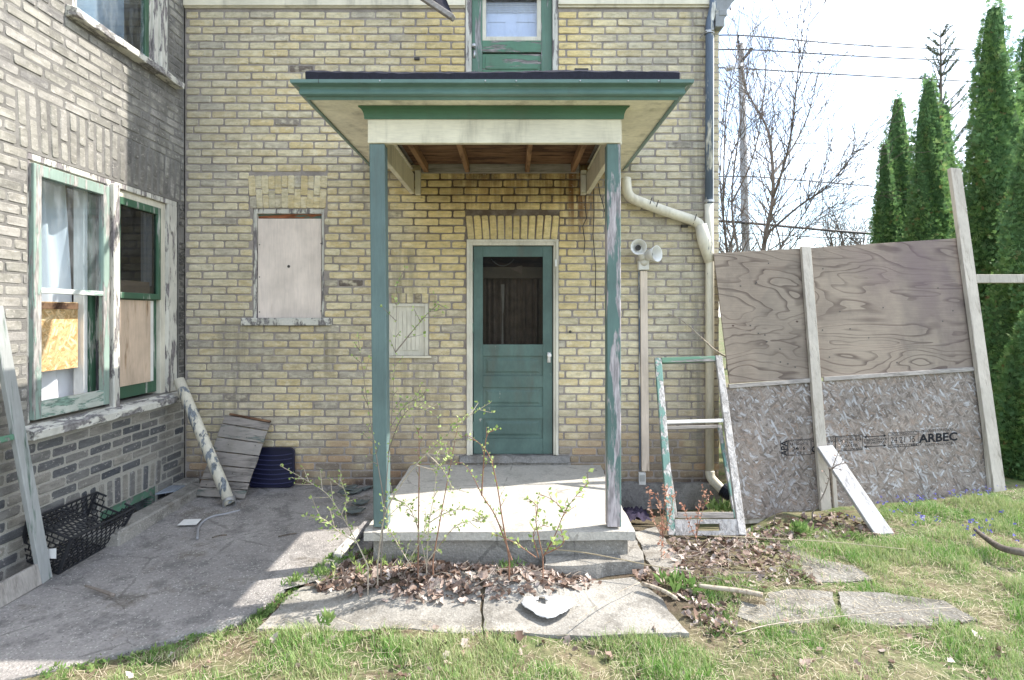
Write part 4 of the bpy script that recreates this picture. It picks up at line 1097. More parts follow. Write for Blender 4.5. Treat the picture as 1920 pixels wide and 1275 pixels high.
# ------------------------------------------------------------------ porch slab
ps = thing('porch_slab', 'sunlit concrete porch slab with overhanging lip before the door', 'porch slab', (-0.08, -0.85, 0))
me = slab_mesh([(SLAB_X0, SLAB_F, 0), (SLAB_X1, SLAB_F - 0.0, 0), (SLAB_X1 + 0.02, -0.014, 0), (SLAB_X0 + 0.02, -0.014, 0)], lambda x, y: 0.245 + 0.004 * y, 0.055, 8, 0.006, 0.06)
link('slab_top', me, CONC_SLAB, ps)
me = slab_mesh([(SLAB_X0 + 0.05, SLAB_F + 0.05, 0), (SLAB_X1 - 0.045, SLAB_F + 0.05, 0), (SLAB_X1 - 0.03, -0.016, 0), (SLAB_X0 + 0.05, -0.016, 0)], lambda x, y: 0.192 + 0.004 * y, 0.33, 9, 0.004, 0.08)
link('slab_base', me, CONC, ps)
a, b_, c, d = [G(x, y, 0.07) for x, y in ((1060, 1062), (1212, 1052), (1196, 1012), (1060, 1010))]
me = slab_mesh([tuple(a), tuple(b_), (b_.x + 0.0, -1.1, 0), (0.2, -1.1, 0), (0.2, a.y, 0)], lambda x, y: 0.075, 0.25, 10, 0.012, 0.06)
link('low_step', me, CONC, ps)
# sloping kerb on the patio side, with flaking whitewash
k = MB()
p0, p1 = G(692, 985, 0.04), G(632, 1046, 0.02)
k.beam(p0 + Vector((-0.01, 0, 0.0)), p1, 0.07, 0.07, (0, 0, 1))
tag(k.build('patio_kerb', WHITE_PEEL, None, bev=0.01), 'thin whitewashed concrete edging along patio side of porch slab', 'edging')
# slate-like rubble beside it
rr = random.Random(12)
st = thing('broken_slates', 'heap of dark broken slates between patio and porch post', 'slates', G(675, 945))
for i in range(13):
    q = G(rr.uniform(640, 700), rr.uniform(918, 968), 0.03)
    s = MB(); n = rr.randrange(4, 6); L = rr.uniform(0.05, 0.11); a0 = rr.uniform(0, 6)
    tl = Vector((rr.uniform(-0.2, 0.2), rr.uniform(-0.2, 0.2), 1)).normalized()
    u = tl.orthogonal().normalized(); w = tl.cross(u)
    s.prism([q + Vector((0, 0, 0.03 + 0.01 * rr.random())) + (u * math.cos(a0 + 6.28 * j / n) + w * math.sin(a0 + 6.28 * j / n) * 0.6) * L * rr.uniform(0.7, 1.1) for j in range(n)], tl * 0.012)
    s.build('slate', plain('dark_slate', (0.10, 0.115, 0.11), 0.6, 0.4, 0.4, 18) if i == 0 else bpy.data.materials['dark_slate'], st, bev=0.002)

# ------------------------------------------------------------------ porch canopy
pc = thing('porch_canopy', 'flat green and cream porch canopy on two square posts', 'porch canopy', (-0.12, -0.8, 0.24))
PF = -1.60                                                # post centre line
zb, zt2 = 2.775, 2.94
def post(x0, x1, xt0, xt1, mat):
    s = MB(); y0, y1 = PF - 0.045, PF + 0.05; K = 8; V = []
    for i in range(K + 1):
        f = i / K; z = 0.252 + (zb - 0.252) * f; l = x0 + (xt0 - x0) * f; r = x1 + (xt1 - x1) * f
        V += [(l, y0, z), (r, y0, z), (r, y1, z), (l, y1, z)]
    Fs = [(0, 1, 2, 3), (4 * K + 3, 4 * K + 2, 4 * K + 1, 4 * K)]
    for i in range(K):
        for q in range(4): Fs.append((4 * i + q, 4 * i + (q + 1) % 4, 4 * i + 4 + (q + 1) % 4, 4 * i + 4 + q))
    s.add(V, Fs); return s.build('post', mat, pc, bev=0.005)
dpf = CAM_D + PF - 0.045
XP = lambda px: (px - CX) * dpf / FPX
post(XP(700), XP(727), XP(692), XP(721), GREEN_Z)
o = post(XP(1139), XP(1165), XP(1138), XP(1164), GREEN_PEEL); o['label'] = 'post with its green paint peeling off grey wood'
BX0, BX1 = XP(690), XP(1163.5)
s = MB(); s.box(BX0, BX1, PF - 0.055, PF - 0.015, zb, zt2); s.build('front_beam', CREAM, pc, bev=0.003)
SX0, SX1 = -0.955, 0.72
for x0, x1, yb in ((-0.955, -0.915, -0.03), (0.685, 0.725, -0.03)):
    s = MB(); s.box(x0, x1, PF - 0.014, yb, zb, zt2 + 0.02); s.build('side_beam', CREAM, pc, bev=0.003)
for x0, x1 in ((-0.914, -0.855), (0.625, 0.684)):
    s = MB(); s.box(x0 + 0.01, x1, -0.065, -0.012, zb - 0.01, 2.99); s.build('wall_block', CREAM_Z, pc, bev=0.003)
s = MB(); s.box(FX(1088), FX(1097), -0.09, -0.066, FZ(362), FZ(332)); s.build('junction_strip', WHITE, pc, bev=0.002)
# crown moulding at the head of the beam
def mould(name, prof, y, xa, xb, mat, ret=0.0):
    """profile (out, z) swept across the front, mitred out at both ends"""
    m = MB(); n = len(prof)
    for o_, z in prof: m.v.append((xa - o_, y - o_, z))
    for o_, z in prof: m.v.append((xb + o_, y - o_, z))
    for i in range(n - 1): m.f.append((i, n + i, n + i + 1, i + 1))
    if ret:
        for o_, z in prof: m.v.append((xa - o_, ret, z))
        for o_, z in prof: m.v.append((xb + o_, ret, z))
        for i in range(n - 1):
            m.f.append((2 * n + i, i, i + 1, 2 * n + i + 1)); m.f.append((n + i, 3 * n + i, 3 * n + i + 1, n + i + 1))
    else:
        m.f.append(tuple(range(n))); m.f.append(tuple(range(n, 2 * n))[::-1])
    return m.build(name, mat, pc, recalc=False)
crown = [(0.0, 2.93)] + [(0.03 * (1 - math.cos(t * math.pi / 2)) + 0.008, 2.93 + 0.066 * math.sin(t * math.pi / 2)) for t in np.linspace(0, 1, 7)] + [(0.042, 3.005), (0.0, 3.005)]
mould('crown_moulding', crown, PF - 0.056, XP(690) - 0.012, XP(1163) + 0.012, GREEN_DEEP)
# soffit, three boards round the beam
EX0, EX1, EF = -1.28, 1.028, CAM_D * -1 + 3.69
zs = 3.008
s = MB(); s.box(EX0, EX1, EF, PF + 0.0, zs, zs + 0.012); s.build('soffit_board', SOFFIT, pc)
s = MB(); s.box(EX0, -0.93, PF + 0.003, -0.016, zs, zs + 0.012); s.build('soffit_board', SOFFIT, pc)
s = MB(); s.box(0.70, EX1, PF + 0.003, -0.016, zs, zs + 0.012); s.build('soffit_board', SOFFIT, pc)
# eaves gutter: ogee section returned along both sides
gut = [(0.0, zs - 0.008), (0.012, zs - 0.010), (0.02, zs + 0.004)]
for t in np.linspace(0, 1, 9): gut.append((0.02 + 0.058 * t + 0.014 * math.sin(t * 2 * math.pi), zs + 0.004 + 0.060 * t - 0.006 * math.sin(t * 2 * math.pi)))
gut += [(0.090, zs + 0.068), (0.092, zs + 0.088), (0.086, zs + 0.090), (0.05, zs + 0.086)]
mould('gutter', gut, EF + 0.004, EX0 + 0.004, EX1 - 0.004, GREEN_X, ret=-0.014)
s = MB()
for px in (712, 910, 968, 1088, 1178, 1235): s.lathe(((px - CX) * 3.6 / FPX, EF - 0.088, zs + 0.078), (0, -1, 0), [(0, 0.005), (0.005, 0.004)], 8)
s.build('gutter_nail', METAL, pc)
s = MB()
for px in (597, 1238): s.box((px - CX) * 3.6 / FPX - 0.0015, (px - CX) * 3.6 / FPX + 0.0015, EF - 0.0885, EF - 0.01, zs + 0.066, zs + 0.0895)
s.build('gutter_seam', WIRE, pc)
# roof boards, rafters
for k in range(9):
    y = PF + 0.02 + k * 0.175
    s = MB(); s.box(-0.914, 0.684, y, min(y + 0.168, -0.014), 3.048, 3.068); s.build('roof_board', DARKWOOD, pc)
for x in (-0.80, FX(872) * 0.94, FX(990) * 0.94 + 0.0, 0.56):
    s = MB(); s.box(x - 0.02, x + 0.02, PF + 0.0, -0.06, 2.97, 3.046); s.build('rafter', RAFTER, pc, bev=0.002)
s = MB(); s.box(-0.85, 0.62, -0.058, -0.012, 2.97, 3.05); s.build('ledger', GREYWOOD_X, pc, bev=0.003)
# roof deck and the thick black roofing on it
s = MB(); s.box(EX0 - 0.02, EX1 + 0.02, EF - 0.02, -0.02, 3.07, 3.085); s.build('roof_deck', GREYWOOD_X, pc)
rf = MB(); N = 60
x0, x1 = (573 - CX) * 3.74 / FPX, (1274 - CX) * 3.74 / FPX
rr = random.Random(4)
for i in range(N + 1):
    x = x0 + (x1 - x0) * i / N
    for (y, z) in ((-1.76, 3.086), (-1.766, 3.192 + rr.uniform(-0.004, 0.003)), (-1.745, 3.208 + rr.uniform(-0.003, 0.004)), (-1.0, 3.212), (-0.02, 3.212)): rf.v.append((x, y + rr.uniform(-0.003, 0.003), z + 0.006 * math.sin(x * 3)))
for i in range(N):
    for j in range(4): rf.f.append((i * 5 + j, i * 5 + 5 + j, i * 5 + 6 + j, i * 5 + j + 1))
rf.f += [(0, 1, 2, 3, 4), tuple(N * 5 + k for k in range(5))]
rf.build('roofing_felt', ROOFING, pc)

# loose wires hanging by the door
for i, (pts, lab) in enumerate((([(1098, 362), (1096, 385), (1099, 410), (1092, 425), (1096, 455), (1094, 474)], 'short black wire dangling beside the brick arch over the door'),
                                ([(1112, 352), (1113, 400), (1111, 440), (1116, 500), (1115, 580)], 'long thin black wire hanging straight down brick beside the door'),
                                ([(1121, 345), (1124, 365), (1130, 385), (1133, 398)], 'thin black wire curling down next to the peeling post'))):
    s = MB(); s.tube([(FX(x), -0.03, FZ(y)) for x, y in pts], 0.0042, 5)
    tag(s.build('hanging_wire', WIRE, None, True), lab, 'wire', 'loose wires hanging under the canopy')

# ------------------------------------------------------------------ wall fittings
fl = thing('floodlight', 'white twin floodlight holder on brick wall above pinkish batten', 'floodlight', (FX(1205), -0.05, FZ(500)))
s = MB(); FAC.box(s, FX(1195), FX(1214.5), FZ(507), FZ(489), -0.004, 0.06); s.build('box', WHITE_PLASTIC, fl, bev=0.006)
s = MB(); s.tube([(FX(1202), -0.075, FZ(487)), (FX(1198), -0.10, FZ(477)), (FX(1192), -0.12, FZ(469))], [0.034, 0.03, 0.028], 12); s.tube([(FX(1209), -0.075, FZ(487)), (FX(1213), -0.10, FZ(480))], [0.03, 0.026], 12); s.tube([(FX(1205), -0.03, FZ(495)), (FX(1205), -0.075, FZ(486))], 0.04, 12); s.build('neck', WHITE_PLASTIC, fl, True)
def lamp(c, ax, r, L):
    s = MB(); s.lathe(c, ax, [(-0.03, 0.02), (-0.015, r * 0.55), (L * 0.5, r * 0.75), (L, r), (L - 0.003, r * 0.93), (L * 0.45, r * 0.68), (0.002, r * 0.5), (0.0, 0.004)], 22)
    h = s.build('lamp_shade', WHITE_PLASTIC, fl, True)
    s = MB(); s.lathe(Vector(c) + Vector(ax).normalized() * 0.004, ax, [(0, r * 0.36), (0.02, r * 0.36), (0.021, r * 0.22), (0.01, r * 0.2)], 16); s.build('socket', LAMP_IN, h)
lamp((FX(1191), -0.12, FZ(468)), (-0.12, -1, 0.05), 0.073, 0.07)
lamp((FX(1212), -0.10, FZ(480)), (0.62, -0.78, 0.05), 0.075, 0.095)
s = MB(); s.beam((FX(1205.5), -0.02, FZ(508.5)), (FX(1209), -0.02, FZ(882)), 0.066, 0.035, (0, 1, 0), 0.072)
tag(s.build('wood_batten', BATTEN, None, bev=0.003), 'tall pinkish wood batten fixed upright on wall below floodlight', 'batten')
s = MB(); s.beam((FX(1197.5), -0.012, FZ(508)), (FX(1199.5), -0.012, FZ(880)), 0.012, 0.014, (0, 1, 0))
tag(s.build('conduit', PIPE_BLUE, None), 'thin grey conduit running beside the pinkish batten', 'conduit')
ob = thing('outlet_box', 'small grey outlet box below the foot of the pinkish batten', 'outlet box', (FX(1202), -0.03, FZ(895)))
s = MB(); FAC.box(s, FX(1196), FX(1209), FZ(907), FZ(884), 0.0, 0.045); s.build('box', WHITE_PLASTIC, ob, bev=0.004)
s = MB(); FAC.box(s, FX(1198), FX(1207), FZ(900), FZ(888), 0.0455, 0.05); s.build('cover', plain('grey_cover', (0.42, 0.42, 0.40), 0.5), ob, bev=0.002)

def smooth_path(pts, k=6):
    pts = [Vector(p) for p in pts]; out = []
    P_ = [pts[0]] + pts + [pts[-1]]
    for i in range(1, len(P_) - 2):
        a, b, c, d = P_[i - 1:i + 3]
        for j in range(k):
            t = j / k
            out.append(0.5 * ((2 * b) + (c - a) * t + (2 * a - 5 * b + 4 * c - d) * t * t + (3 * b - a - 3 * c + d) * t ** 3))
    out.append(pts[-1]); return out

dsp = thing('porch_downspout', 'cream round downspout elbowing from canopy gutter across the wall', 'downspout', (FX(1250), -0.07, FZ(400)))
yy = -0.07
s = MB(); s.tube(smooth_path([(FX(1172), -0.055, FZ(338)), (FX(1172), yy, FZ(352)), (FX(1176), yy, FZ(368)), (FX(1190), yy, FZ(378)), (FX(1240), yy, FZ(397)), (FX(1296), yy, FZ(416)), (FX(1308), yy, FZ(426)), (FX(1312), yy, FZ(440))], 5), 0.047, 14); s.build('upper_pipe', PIPE_CREAM, dsp, True)
s = MB(); s.tube([(FX(1310), yy, FZ(424)), (FX(1316), yy - 0.004, FZ(455)), (FX(1325.5), yy, FZ(492))], [0.058, 0.062, 0.044], 14); s.build('hopper_elbow', PIPE_CREAM, dsp, True)
s = MB()
for px, py in ((1214, 384), (1226, 389), (1296, 414)): s.tube([(FX(px + 3), yy - 0.042, FZ(py - 9)), (FX(px), yy - 0.05, FZ(py)), (FX(px - 2), yy - 0.03, FZ(py + 9))], 0.004, 5)
s.build('joint_band', WIRE, dsp)
md = thing('corner_downspout', 'tall flaking blue grey and cream downspout at house corner', 'downspout', (FX(1326), -0.06, 0))
s = MB(); s.tube([(FX(1338), -0.02, FZ(-30)), (FX(1333), -0.06, FZ(20)), (FX(1326), -0.062, FZ(50)), (FX(1325), -0.062, FZ(384))], 0.036, 14); s.build('upper_pipe', PIPE_BLUE, md, True)
s = MB(); s.tube([(FX(1325), -0.062, FZ(385)), (FX(1326.5), -0.064, FZ(478)), (FX(1326.5), -0.064, FZ(880))], 0.0395, 14)
s.tube(smooth_path([(FX(1326.5), -0.064, FZ(880)), (FX(1328), -0.085, FZ(892)), (FX(1340), -0.14, FZ(906)), (FX(1348), -0.19, FZ(915))], 4), 0.043, 14); s.build('lower_pipe', PIPE_CREAM, md, True)
s = MB(); s.tube([(FX(1334), -0.045, FZ(-20)), (FX(1333.5), -0.045, FZ(380)), (FX(1334), -0.045, FZ(800))], 0.0085, 8); s.build('conduit_tube', paint('conduit_paint', (0.62, 0.62, 0.63), peel=0.7, grain=HZ), md, True)
s = MB()
for py in (70, 382): s.lathe((FX(1325.5), -0.062, FZ(py)), (0, 0, 1), [(0, 0.04), (0.001, 0.046), (0.022, 0.046), (0.023, 0.04)], 16)
s.tube([(FX(1312), -0.01, FZ(72)), (FX(1318), -0.09, FZ(66)), (FX(1330), -0.11, FZ(66)), (FX(1337), -0.03, FZ(70))], 0.009, 6)
s.build('pipe_strap', METAL, md)
hs = MB(); path = smooth_path([(FX(1342), -0.17, FZ(907)), (FX(1354), -0.22, FZ(914)), (FX(1372), -0.27, FZ(921)), (FX(1395), -0.29, FZ(926))], 12)
hs.tube(path, [0.062 + 0.006 * (i % 2) for i in range(len(path))], 14)
tag(hs.build('drain_hose', HOSE, None, False), 'ribbed black drain hose pushed onto foot of the corner downspout', 'drain hose')
s = MB(); s.tube(smooth_path([(FX(1352), -0.36, FZ(905)), (FX(1365), -0.38, FZ(910)), (FX(1392), -0.4, FZ(918))], 4), [0.03] * 9, 8)
tag(s.build('plastic_sleeve', BLUE_TARP, None, True), 'pale blue plastic sleeve beside the ribbed black drain hose', 'sleeve')
s = MB(); s.tube(smooth_path([(FX(1251), -0.02, FZ(588)), (FX(1275), -0.05, FZ(600)), (FX(1300), -0.12, FZ(625)), (FX(1330), -0.17, FZ(655)), (FX(1352), -0.2, FZ(668))], 4), [0.004 + 0.0003 * i for i in range(17)], 6)
tag(s.build('bare_twig', TWIG_PALE, None, True), 'bare twig arching over brick in front of corner downspout', 'twig')

# ------------------------------------------------------------------ old sashes leaning at the corner
def leaning_frame(name, label, bl, br, tl, tr, ws, wt, wbm, wm, fm_, mats, thick, nrm, handle=None, group=None):
    bl, br, tl, tr = map(Vector, (bl, br, tl, tr))
    t = thing(name, label, 'window sash', (bl + br) / 2, group)
    n = Vector(nrm).normalized()
    lerp = lambda a, b, f: a + (b - a) * f
    ux = (br - bl).normalized()
    s = MB(); s.beam(bl + ux * ws / 2, tl + ux * ws / 2, ws, thick, n); s.build('stile', mats[0], t, bev=0.004)
    s = MB(); s.beam(br - ux * ws / 2, tr - ux * ws / 2, ws, thick, n); s.build('stile', mats[1], t, bev=0.004)
    H = (tl - bl).length
    s = MB(); f = 1 - wt / 2 / H; s.beam(lerp(bl, tl, f) + ux * ws, lerp(br, tr, f) - ux * ws, wt, thick * 0.94, n); s.build('top_rail', mats[2], t, bev=0.004)
    f = wbm / 2 / H
    a, b = lerp(bl, tl, f) + ux * ws, lerp(br, tr, f) - ux * ws
    if handle:
        s = MB(); v = (tl - bl).normalized(); d = (b - a)
        lo, hi = a - v * wbm / 2, a + v * wbm / 2
        h0, h1 = handle
        s.beam(a - v * wbm * 0.36, b - v * wbm * 0.36, wbm * 0.28, thick * 0.94, n); s.beam(a + v * wbm * 0.36, b + v * wbm * 0.36, wbm * 0.28, thick * 0.94, n)
        s.beam(a, a + d * h0, wbm * 0.44, thick * 0.94, n); s.beam(a + d * h1, b, wbm * 0.44, thick * 0.94, n)
        s.build('bottom_rail', mats[3], t)
    else:
        s = MB(); s.beam(a, b, wbm, thick * 0.94, n); s.build('bottom_rail', mats[3], t, bev=0.004)
    if wm:
        s = MB(); s.beam(lerp(bl, tl, fm_) + ux * ws, lerp(br, tr, fm_) - ux * ws, wm, thick * 0.7, n); s.build('glazing_bar', mats[4], t, bev=0.003)
    return t
bl, br = G(1252, 1004, 0.0), G(1399, 1004, 0.02)
d_t = 5.16
tl, tr = P(1227, 672, d_t), P(1353, 668, d_t)
SASHMIX = paint('half_stripped_sash_paint', (0.135, 0.25, 0.215), peel=0.50, grain=(14, 14, 1.3), under=(0.44, 0.42, 0.40), rough=0.7, bump=1.0)
leaning_frame('salvaged_window', 'stripped window sash with green top rail leaning at the house corner', bl, br, tl, tr, 0.058, 0.05, 0.115, 0.028, 0.60,
              (SASHMIX, SASHWOOD, GREEN_OLD, SASHWOOD, WHITE), 0.036, (0, -1, 0.45), (0.33, 0.72))
bl2, br2 = P(1262, 985, 4.75), P(1384, 985, 4.75); tl2, tr2 = P(1240, 800, 5.2), P(1352, 797, 5.2)
bl2.z = br2.z = 0.0
leaning_frame('salvaged_window', 'shorter grey sash standing hidden behind the green topped leaning sash', bl2, br2, tl2, tr2, 0.035, 0.03, 0.05, 0, 0.5,
              (GREYWOOD, SASHMIX, GREYWOOD_X, GREYWOOD_X, WHITE), 0.03, (0, -1, 0.45))
# big sash leaning on the wing, mostly out of the picture
a = P(95, 1086, 3.67); a.z = 0.004
dirb = (G(0, 1141) - G(95, 1086)); dirb.z = 0; dirb.normalize()
b2 = a + dirb * 0.95
top = P(2, 575, 3.46)
leaning_frame('salvaged_storm_window', 'large weathered storm sash leaning on wing beside the black crate', b2, a, b2 + (top - a), top, 0.085, 0.08, 0.13, 0.035, 0.545,
              (GREYWOOD, paint('grey_sash_green_edge', (0.33, 0.34, 0.33), peel=0.57, grain=(20, 20, 1.5), under=(0.12, 0.17, 0.14), rough=0.8, soft=0.06), GREYWOOD, GREYWOOD, GREEN_OLD), 0.034, (1, 0, 0.2))

# ------------------------------------------------------------------ things in the inner corner
s = MB(); pA, pB = P(335, 712, 5.25), G(432, 945, 0.055)
ax = (pB - pA).normalized()
s.lathe(pA, ax, [(0, 0.043), (0.002, 0.046), ((pB - pA).length, 0.047), ((pB - pA).length, 0.040), ((pB - pA).length - 0.3, 0.040), ((pB - pA).length - 0.5, 0.038)], 18)
fp = thing('fallen_downspout', 'length of flaking cream downspout propped from sill to patio', 'downspout', (pB.x, pB.y, 0))
s.build('pipe', PIPE_FALLEN, fp, True)
ax2 = (ax + Vector((0.05, -0.75, 0.35))).normalized(); s = MB(); s.lathe(pB - ax * 0.03, ax2, [(-0.05, 0.046), (-0.045, 0.050), (0.045, 0.053), (0.048, 0.050), (0.044, 0.045), (-0.02, 0.044)], 18, True); s.build('rim', METAL, fp, True)
s = MB(); s.lathe(pB - ax * 0.03, ax2, [(-0.021, 0.002), (-0.02, 0.044)], 18, True); s.build('mouth_shade_disc', DARK, fp)  # dark disc across the mouth, coloured as the shaded hollow of the pipe

TL, TR, BR, BLn = P(424, 778, 5.44), P(508, 793, 5.44), G(458, 936, 0.05), G(367, 931, 0.05)
pl = thing('plank_panel', 'weathered plank hatch cover leaning in the corner by navy tray', 'plank panel', (BLn + BR) / 2)
nn = (TR - TL).cross(BLn - TL).normalized()
if nn.y > 0: nn = -nn
cuts = [0, 0.115, 0.285, 0.455, 0.62, 0.80, 0.89, 1.0]
rr = random.Random(5)
for i in range(7):
    f0, f1 = cuts[i] + 0.006, cuts[i + 1] - 0.006
    o1, o2 = rr.uniform(-0.003, 0.003), rr.uniform(-0.003, 0.003)
    c4 = [TL.lerp(BLn, f0), TR.lerp(BR, f0), TR.lerp(BR, f1), TL.lerp(BLn, f1)]
    du = (TR - TL).normalized()
    c4 = [c4[0] + du * o1, c4[1] + du * o2, c4[2] + du * o2, c4[3] + du * o1]
    s = MB(); s.prism([q + nn * rr.uniform(0, 0.003) for q in c4], nn * 0.02); s.build('plank', PLANK_GREEN if i in (1, 2, 6) else PLANK, pl, bev=0.003)
for f in (0.22, 0.78):
    s = MB(); q0, q1 = TL.lerp(TR, f), BLn.lerp(BR, f); s.beam(q0 - nn * 0.013, q1 - nn * 0.013, 0.06, 0.022, nn); s.build('cleat', PLANK, pl)
s = MB()
for (fu, fv) in ((0.1, 0.2), (0.3, 0.36), (0.86, 0.33), (0.62, 0.24), (0.1, 0.53), (0.8, 0.7), (0.6, 0.7), (0.15, 0.86)):
    q = TL.lerp(TR, fu).lerp(BLn.lerp(BR, fu), fv); s.lathe(q + nn * 0.021, nn, [(0, 0.006), (0.004, 0.004)], 7)
s.build('nail', LAMP_IN, pl)
s = MB(); s.beam(TL + du * 0.04 + nn * 0.012 + Vector((0, 0, 0.012)), TR + nn * 0.015 + Vector((0, 0, 0.008)), 0.018, 0.03, nn); s.build('top_batten', DARKWOOD, pl)

# navy lid with raised ribs and rounded corners
def rrect(w, h, r, k=5):
    out = []
    for cx, cy, a0 in ((w / 2 - r, h / 2 - r, 0), (-w / 2 + r, h / 2 - r, 90), (-w / 2 + r, -h / 2 + r, 180), (w / 2 - r, -h / 2 + r, 270)):
        for i in range(k + 1):
            a = R(a0 + 90 * i / k); out.append((cx + r * math.cos(a), cy + r * math.sin(a)))
    return out
lc0, lc1 = P(510, 838, 5.45), G(510, 913, 0.055)
v = (lc0 - lc1); H = v.length; v.normalize(); u = Vector((1, 0, 0)); n = v.cross(u).normalized()
if n.y > 0: n = -n
cen = (lc0 + lc1) / 2
ld = thing('boot_tray', 'navy blue ribbed plastic tray behind the leaning plank panel', 'tray', lc1)
s = MB(); s.prism([cen + u * x + v * y for x, y in rrect(0.43, H, 0.05)], n * 0.012); s.build('tray', NAVY_PLASTIC, ld, bev=0.003)
s = MB(); ro = rrect(0.43, H, 0.05); ri = rrect(0.40, H - 0.03, 0.04); m = len(ro)
V = [cen + u * x + v * y + n * 0.0125 for x, y in ro] + [cen + u * x + v * y + n * 0.0125 for x, y in ri] + [cen + u * x * 0.995 + v * y * 0.995 + n * 0.028 for x, y in ro] + [cen + u * x + v * y + n * 0.028 for x, y in ri]
F = []
for i in range(m):
    j = (i + 1) % m
    F += [(2 * m + i, 2 * m + j, 3 * m + j, 3 * m + i), (i, j, 2 * m + j, 2 * m + i), (m + i, m + j, 3 * m + j, 3 * m + i)]
s.add(V, F); s.build('rim', NAVY_PLASTIC, ld)
for k in range(7):
    y = -H / 2 + 0.05 + k * (H - 0.1) / 6.2
    s = MB(); s.tube([cen + u * (0.19 * q) + v * (y + 0.02 * (1 - q * q) * -1) + n * 0.014 for q in np.linspace(-1, 1, 11)], 0.0045, 5); s.build('rib', plain('navy_rib', (0.035, 0.038, 0.10), 0.4) if k == 0 else bpy.data.materials['navy_rib'], ld)

# black crates made of real lattice
def lattice(mb, c, nu, nv, bar, th, skip=None, brick_=True):
    """grid of bars over the quad c (bl, br, tr, tl)"""
    bl, br, tr, tl = map(Vector, c)
    n = (br - bl).cross(tl - bl).normalized()
    pt = lambda f, g: bl.lerp(br, f).lerp(tl.lerp(tr, f), g)
    for j in range(nv + 1):
        g = j / nv; mb.beam(pt(0, g), pt(1, g), bar * (2.2 if j in (0, nv) else 1), th * (1.5 if j in (0, nv) else 1), n)
    for j in range(nv):
        for i in range(nu + 1):
            f = (i + (0.5 if (j % 2 and brick_) else 0)) / nu
            if f > 1: continue
            mb.beam(pt(f, j / nv), pt(f, (j + 1) / nv), bar, th, n)
def crate(label, org, yaw, tilt, L, W, H, taper, flap=False, cut=True):
    t = thing('plastic_crate', label, 'crate', org)
    Mx = Matrix.Translation(org) @ Matrix.Rotation(yaw, 4, 'Z') @ Matrix.Rotation(tilt, 4, 'Y')
    q = lambda x, y, z: Mx @ Vector((x, y, z))
    w0, l0, w1, l1 = W * taper, L * taper, W, L
    # local x=0 is the pivot edge away from the wall
    B = [(0, -l0 / 2, 0), (0, l0 / 2, 0), (-w0, l0 / 2, 0), (-w0, -l0 / 2, 0)]
    o = (w1 - w0) / 2
    T = [(o, -l1 / 2, H), (o, l1 / 2, H), (-w0 - o, l1 / 2, H), (-w0 - o, -l1 / 2, H)]
    names = ('side_panel', 'end_panel', 'side_panel', 'end_panel')
    for k in range(4):
        j = (k + 1) % 4; s = MB()
        b0, b1 = Vector(B[k]), Vector(B[j]); t0, t1 = Vector(T[k]), Vector(T[j])
        nu = 13 if k % 2 == 0 else 7
        if cut and k == 1:                                # dipped hand hold
            t0b, t1b = b0.lerp(t0, 0.72), b1.lerp(t1, 0.72)
            lattice(s, [q(*b0), q(*b1), q(*t1b), q(*t0b)], nu, 5, 0.0055, 0.006)
            for f0, f1 in ((0, 0.26), (0.74, 1)):
                lattice(s, [q(*t0b.lerp(t1b, f0)), q(*t0b.lerp(t1b, f1)), q(*t0.lerp(t1, f1)), q(*t0.lerp(t1, f0))], 2, 2, 0.0055, 0.006)
        else:
            lattice(s, [q(*b0), q(*b1), q(*t1), q(*t0)], nu, 7, 0.0055, 0.006)
        s.build(names[k], BLACK_PLASTIC, t, recalc=False)
    s = MB(); lattice(s, [q(*p) for p in B], 7, 12, 0.006, 0.006); s.build('base', BLACK_PLASTIC, t, recalc=False)
    for k in range(4):
        s = MB(); s.beam(q(*B[k]), q(*T[k]), 0.016, 0.016, Mx.to_3x3() @ Vector((1, 0, 0))); s.build('corner_rib', BLACK_PLASTIC, t)
    if flap:
        s = MB(); lattice(s, [q(o, -l1 / 2, H + 0.006), q(o, -l1 * 0.02, H + 0.004), q(-w0 - o, -l1 * 0.02, H + 0.004), q(-w0 - o, -l1 / 2, H + 0.006)], 8, 9, 0.007, 0.006); s.build('folded_lid', BLACK_PLASTIC, t, recalc=False)
    return t, Mx
cb = (G(104, 1082) + G(219, 1017)) / 2; cb.z = 0.012
yaw = math.atan2(-(G(219, 1017) - G(104, 1082)).x, (G(219, 1017) - G(104, 1082)).y)
ct, cM = crate('black lattice crate tilted open beside the basement window well', cb, yaw, R(22), 0.60, 0.30, 0.26, 0.86, True)
s = MB(); pt = cM @ Vector((-0.06, -0.30, 0.13)); s.prism([pt + Vector(q) for q in ((-0.03, -0.004, 0.03), (0.03, -0.004, 0.035), (0.028, -0.004, -0.03), (-0.028, -0.004, -0.028))], (0, 0.002, 0)); s.build('paper_tag', PAPER, ct)

# scraps on the patio
s = MB(); q = [G(333, 988, 0.03), G(345, 977, 0.03), G(378, 976, 0.03), G(368, 987, 0.03)]
s.prism([p + Vector((0, 0, 0.012)) for p in q], (0, 0, 0.002)); tag(s.build('card', PAPER, None), 'small white card lying on patio near the fallen downspout', 'card')
s = MB(); s.tube(smooth_path([G(x, y, 0.035) for x, y in ((450, 957), (425, 963), (400, 968), (383, 976), (372, 990), (370, 1010))], 5), 0.009, 7)
tag(s.build('cable_offcut', CABLE_GREY, None, True), 'curved offcut of grey cable lying on the stained patio', 'cable')
def stick(name, pts, r0, r1, mat, label, z=0.02, cat='stick', group=None):
    s = MB(); w = smooth_path([G(x, y, z) for x, y in pts], 4); n_ = len(w)
    s.tube(w, [r0 + (r1 - r0) * i / (n_ - 1) for i in range(n_)], 6); return tag(s.build(name, mat, None, True), label, cat, group)
stick('twig', [(160, 1098), (185, 1106), (213, 1116)], 0.006, 0.011, TWIG, 'short broken brown twig lying alone on the patio concrete', 0.03, 'twig')
